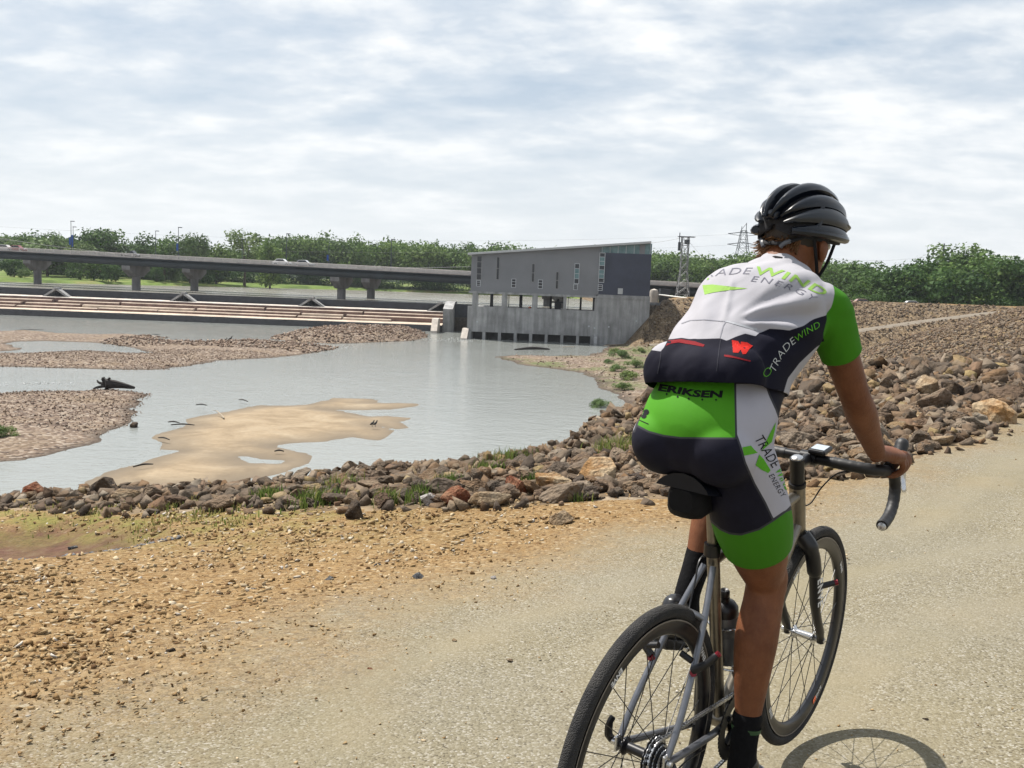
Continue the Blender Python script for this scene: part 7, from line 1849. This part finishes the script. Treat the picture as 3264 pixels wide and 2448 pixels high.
    def wz(px, py, dz=0.0): p = onz(px, py, ZW + 0.25); return Vector((p[0], p[1], ZW + 0.25 + dz))
    a = wz(335, 1240); b = wz(430, 1238)
    drift([a + Vector((0, 0, .45)), a.lerp(b, .35) + Vector((0, 0, .40)), b + Vector((0, 0, .05))], [.50, .36, .10], M_WOODD, 'large dark stranded stump with splayed roots on the gravel bar tip',
          [([a + Vector((.1, 0, .4)), a + Vector((-.2, 0, .9)), a + Vector((.0, 0, 1.0))], .2), ([a + Vector((.1, 0, .4)), a + Vector((-.45, -.1, .55)), a + Vector((-.7, 0, .75))], .18), ([a + Vector((.3, 0, .5)), a + Vector((.35, 0, .95)), a + Vector((.5, 0, .95))], .16), ([a + Vector((.1, 0, .3)), a + Vector((-.6, -.3, .15)), a + Vector((-.9, -.4, .0))], .17)])
    a, b = wz(1640, 1114), wz(1752, 1113); drift([a, a.lerp(b, .5) + Vector((0, 0, .2)), b], [.10, .28, .12], M_WOODD, 'long dark log lying in the shallows below the powerhouse')
    a, b = wz(690, 1320, .25), wz(714, 1333); drift([a, a.lerp(b, .5) + Vector((0, .1, .0)), b], [.03, .05, .06], M_WOODP, 'crooked pale branch at the upper edge of the sand bar', [([a, a + Vector((-.3, 0, .05))], .03)])
    for (x0, y0, x1, y1, mt, lb) in ((536, 1345, 572, 1349, M_WOODD, 'short dark stick in the shallow between the bars'), (545, 1354, 620, 1356, M_WOODD, 'long thin dark stick at the left tip of the sand bar'), (424, 1488, 488, 1481, M_WOODD, 'thin dark branch on the lower left of the sand bar'), (505, 1395, 540, 1403, M_WOODD, 'brown twig on the left of the sand bar'),
                                     (875, 1438, 905, 1440, M_WOODD, 'dark twig on the lower right of the sand bar'), (762, 1274, 790, 1281, M_WOODD, 'floating dark branch above the sand bar'), (625, 1290, 660, 1293, M_WOODD, 'thin branch floating left of the crooked one'), (2010, 1165, 2040, 1135, M_WOODP, 'bleached forked branch on the beach beside the jersey'), (1905, 1195, 1930, 1178, M_WOODP, 'short bleached branch on the beach left of the forked one'),
                                     (1790, 1107, 1830, 1106, M_WOODP, 'pale plank drifting right of the long dark log'), (1925, 1102, 1990, 1098, M_WOODP, 'pale log lying by the corner of the powerhouse'), (12, 1305, 26, 1332, M_WOODP, 'pale stake leaning on the gravel bar at the left edge'), (48, 1053, 140, 1052, M_WOODD, 'dark log stranded on the upper gravel bar at the left'), (485, 1067, 512, 1068, M_WOODD, 'dark snag at the tip of the upper gravel bar')):
        a, b = wz(x0, y0), wz(x1, y1); drift([a, a.lerp(b, .5) + Vector((0, 0, .08)), b + Vector((0, 0, .03))], [.035, .055, .03], mt, lb)
    # rock and birds at the water
    boulder(428, 1362, 24, DRK, 'single dark rock in the channel between gravel bar and sand bar', 580, 0.9, cat='rock', name='rock')
    M_BIRD = simple('dark_feathers', (0.02, 0.018, 0.016), 0.8, var=0.2, scale=20)
    for (px, py, lb, s_) in ((1186, 1358, 'small dark bird standing on the sand bar, left of two', .9), (1196, 1358, 'small dark bird standing on the sand bar, right of two', .9), (734, 1087, 'black bird standing on the upper gravel bar', 1.6), (719, 1088, 'crouching black bird left of the standing one on the gravel bar', 1.2)):
        p = onz(px, py, ZW + .3); o = empty('bird', (p[0], p[1], ZW + .25), 0.8); o.scale = (s_, s_, s_); tag(o, lb, 'bird', 'birds on the bars')
        m = MB(); loft_ = [((-.22, 0, .18), .02), ((-.12, 0, .22), .07), ((.0, 0, .27), .10), ((.10, 0, .34), .075), ((.15, 0, .42), .045), ((.18, 0, .48), .05), ((.25, 0, .49), .008)]
        m.tube([a for a, _ in loft_], [r_ for _, r_ in loft_], 10); m.build('bird_body', M_BIRD, o, smooth=True)
        for y_ in (-.03, .03):
            m = MB(); m.tube([(0, y_, .2), (.01, y_, .0), (.05, y_, -.02)], .01, 5); m.build('leg', M_BIRD, o)
    # grass among the stones
    def grass_mat():
        t = NT('grass_blades'); rnd = t.attr('rnd')
        c = t.ramp(rnd, [(0.0, (0.065, 0.105, 0.025)), (0.4, (0.12, 0.165, 0.040)), (0.7, (0.25, 0.235, 0.085)), (1.0, (0.26, 0.155, 0.08))]); t.base(c); t.rough(0.8); t.spec(0.15)
        tr = t.node('ShaderNodeBsdfTranslucent'); t.l.new(c, tr.inputs[0]); ms = t.node('ShaderNodeMixShader'); ms.inputs[0].default_value = 0.45
        t.l.new(t.p.outputs[0], ms.inputs[1]); t.l.new(tr.outputs[0], ms.inputs[2]); t.l.new(ms.outputs[0], t.out.inputs[0])
        return t.mat
    spots = []
    for (px, py, wpx, n, h, hue) in ((1000, 1605, 150, 380, .13, .3), (850, 1590, 90, 200, .12, .25), (1330, 1480, 140, 240, .13, .4), (1545, 1512, 110, 260, .15, .25), (1612, 1470, 150, 300, .15, .35), (1350, 1600, 90, 240, .16, .2), (1235, 1612, 70, 200, .14, .35), (1420, 1560, 80, 160, .15, .2), (1960, 1440, 150, 300, .20, .5), (1700, 1545, 60, 120, .12, .2), (1090, 1560, 90, 160, .15, .5), (700, 1630, 160, 160, .05, .62), (560, 1612, 160, 160, .06, .55), (380, 1618, 220, 160, .045, .66), (140, 1622, 240, 160, .045, .68), (520, 1668, 260, 160, .035, .7), (760, 1668, 160, 100, .04, .66), (1850, 1600, 60, 60, .08, .4), (250, 1640, 240, 90, .035, .7)):
        p, t_ = on_ground(px, py); d_ = np.linalg.norm(p - np.array([0, 0, CAM_H])); hw = wpx / FPX * d_ / 2
        for k in range(n):
            spots.append((p[0] + RNG.normal() * hw * .55, p[1] + RNG.normal() * hw * .55, h * RNG.uniform(.4, 1.2), np.clip(hue + RNG.normal() * .18, 0, 1)))
    spots = np.array(spots); gz = zat(spots[:, 0], spots[:, 1])
    n = len(spots); a_ = RNG.uniform(0, 6.28, n); dx, dy = np.cos(a_), np.sin(a_); ln = RNG.uniform(.1, .7, n); w_ = RNG.uniform(.003, .008, n)
    bx, by, bh = spots[:, 0], spots[:, 1], spots[:, 2]
    V = np.stack([np.stack([bx - dy * w_, by + dx * w_, gz - .02], 1), np.stack([bx + dy * w_, by - dx * w_, gz - .02], 1),
                  np.stack([bx + dx * ln * bh * .35 + dy * w_ * .8, by + dy * ln * bh * .35 - dx * w_ * .8, gz + bh * .6], 1), np.stack([bx + dx * ln * bh * .35 - dy * w_ * .8, by + dy * ln * bh * .35 + dx * w_ * .8, gz + bh * .6], 1),
                  np.stack([bx + dx * ln * bh, by + dy * ln * bh, gz + bh], 1)], 1).reshape(-1, 3)
    base = np.arange(n) * 5
    F = np.concatenate([np.stack([base, base + 1, base + 2], 1), np.stack([base, base + 2, base + 3], 1), np.stack([base + 3, base + 2, base + 4], 1)])
    me = npmesh('grass', V, F); fattr(me, 'rnd', np.repeat(spots[:, 3], 5)); tag(link('grass', me, grass_mat()), kind='stuff')

    # white water below the sluice and in the channel between the bars
    V, F = PROTO_FLAT[0]
    pts = []
    for (px, py, wx, wy, n) in ((1470, 1082, 60, 8, 260), (1380, 1083, 40, 6, 120), (960, 1095, 110, 6, 200), (1060, 1106, 60, 6, 140), (110, 1222, 110, 5, 60), (640, 1150, 60, 4, 40)):
        for k in range(n):
            q = onz(px + RNG.normal() * wx * .5, py + RNG.normal() * wy * .5, ZW + .03); pts.append(q)
    pts = np.array(pts); sz = RNG.uniform(.06, .34, len(pts))
    me = scatter_mesh([(V * np.array([1, 1, .22]), F)], pts, sz, 0.02, 'foam', 0.4)
    tag(link('foam', me, simple('white_water', (0.75, 0.77, 0.76), 0.6, var=0.05)), 'white water below the sluice and in the channel', 'foam', kind='stuff')

# ---------------------------------------------------------------- thin summer haze over the river
if True:
    m = MB(); m.box(-2600, 2600, -2600, 2600, -14.0, 62.0)
    hm_ = bpy.data.materials.new('haze_air'); hm_.use_nodes = True; hn = hm_.node_tree.nodes; hn.clear()
    vo = hn.new('ShaderNodeVolumePrincipled'); ho = hn.new('ShaderNodeOutputMaterial'); hm_.node_tree.links.new(vo.outputs[0], ho.inputs['Volume'])
    vo.inputs['Color'].default_value = (0.80, 0.86, 0.93, 1); vo.inputs['Density'].default_value = 0.00012; vo.inputs['Anisotropy'].default_value = 0.3
    tag(m.build('haze', hm_), kind='stuff')
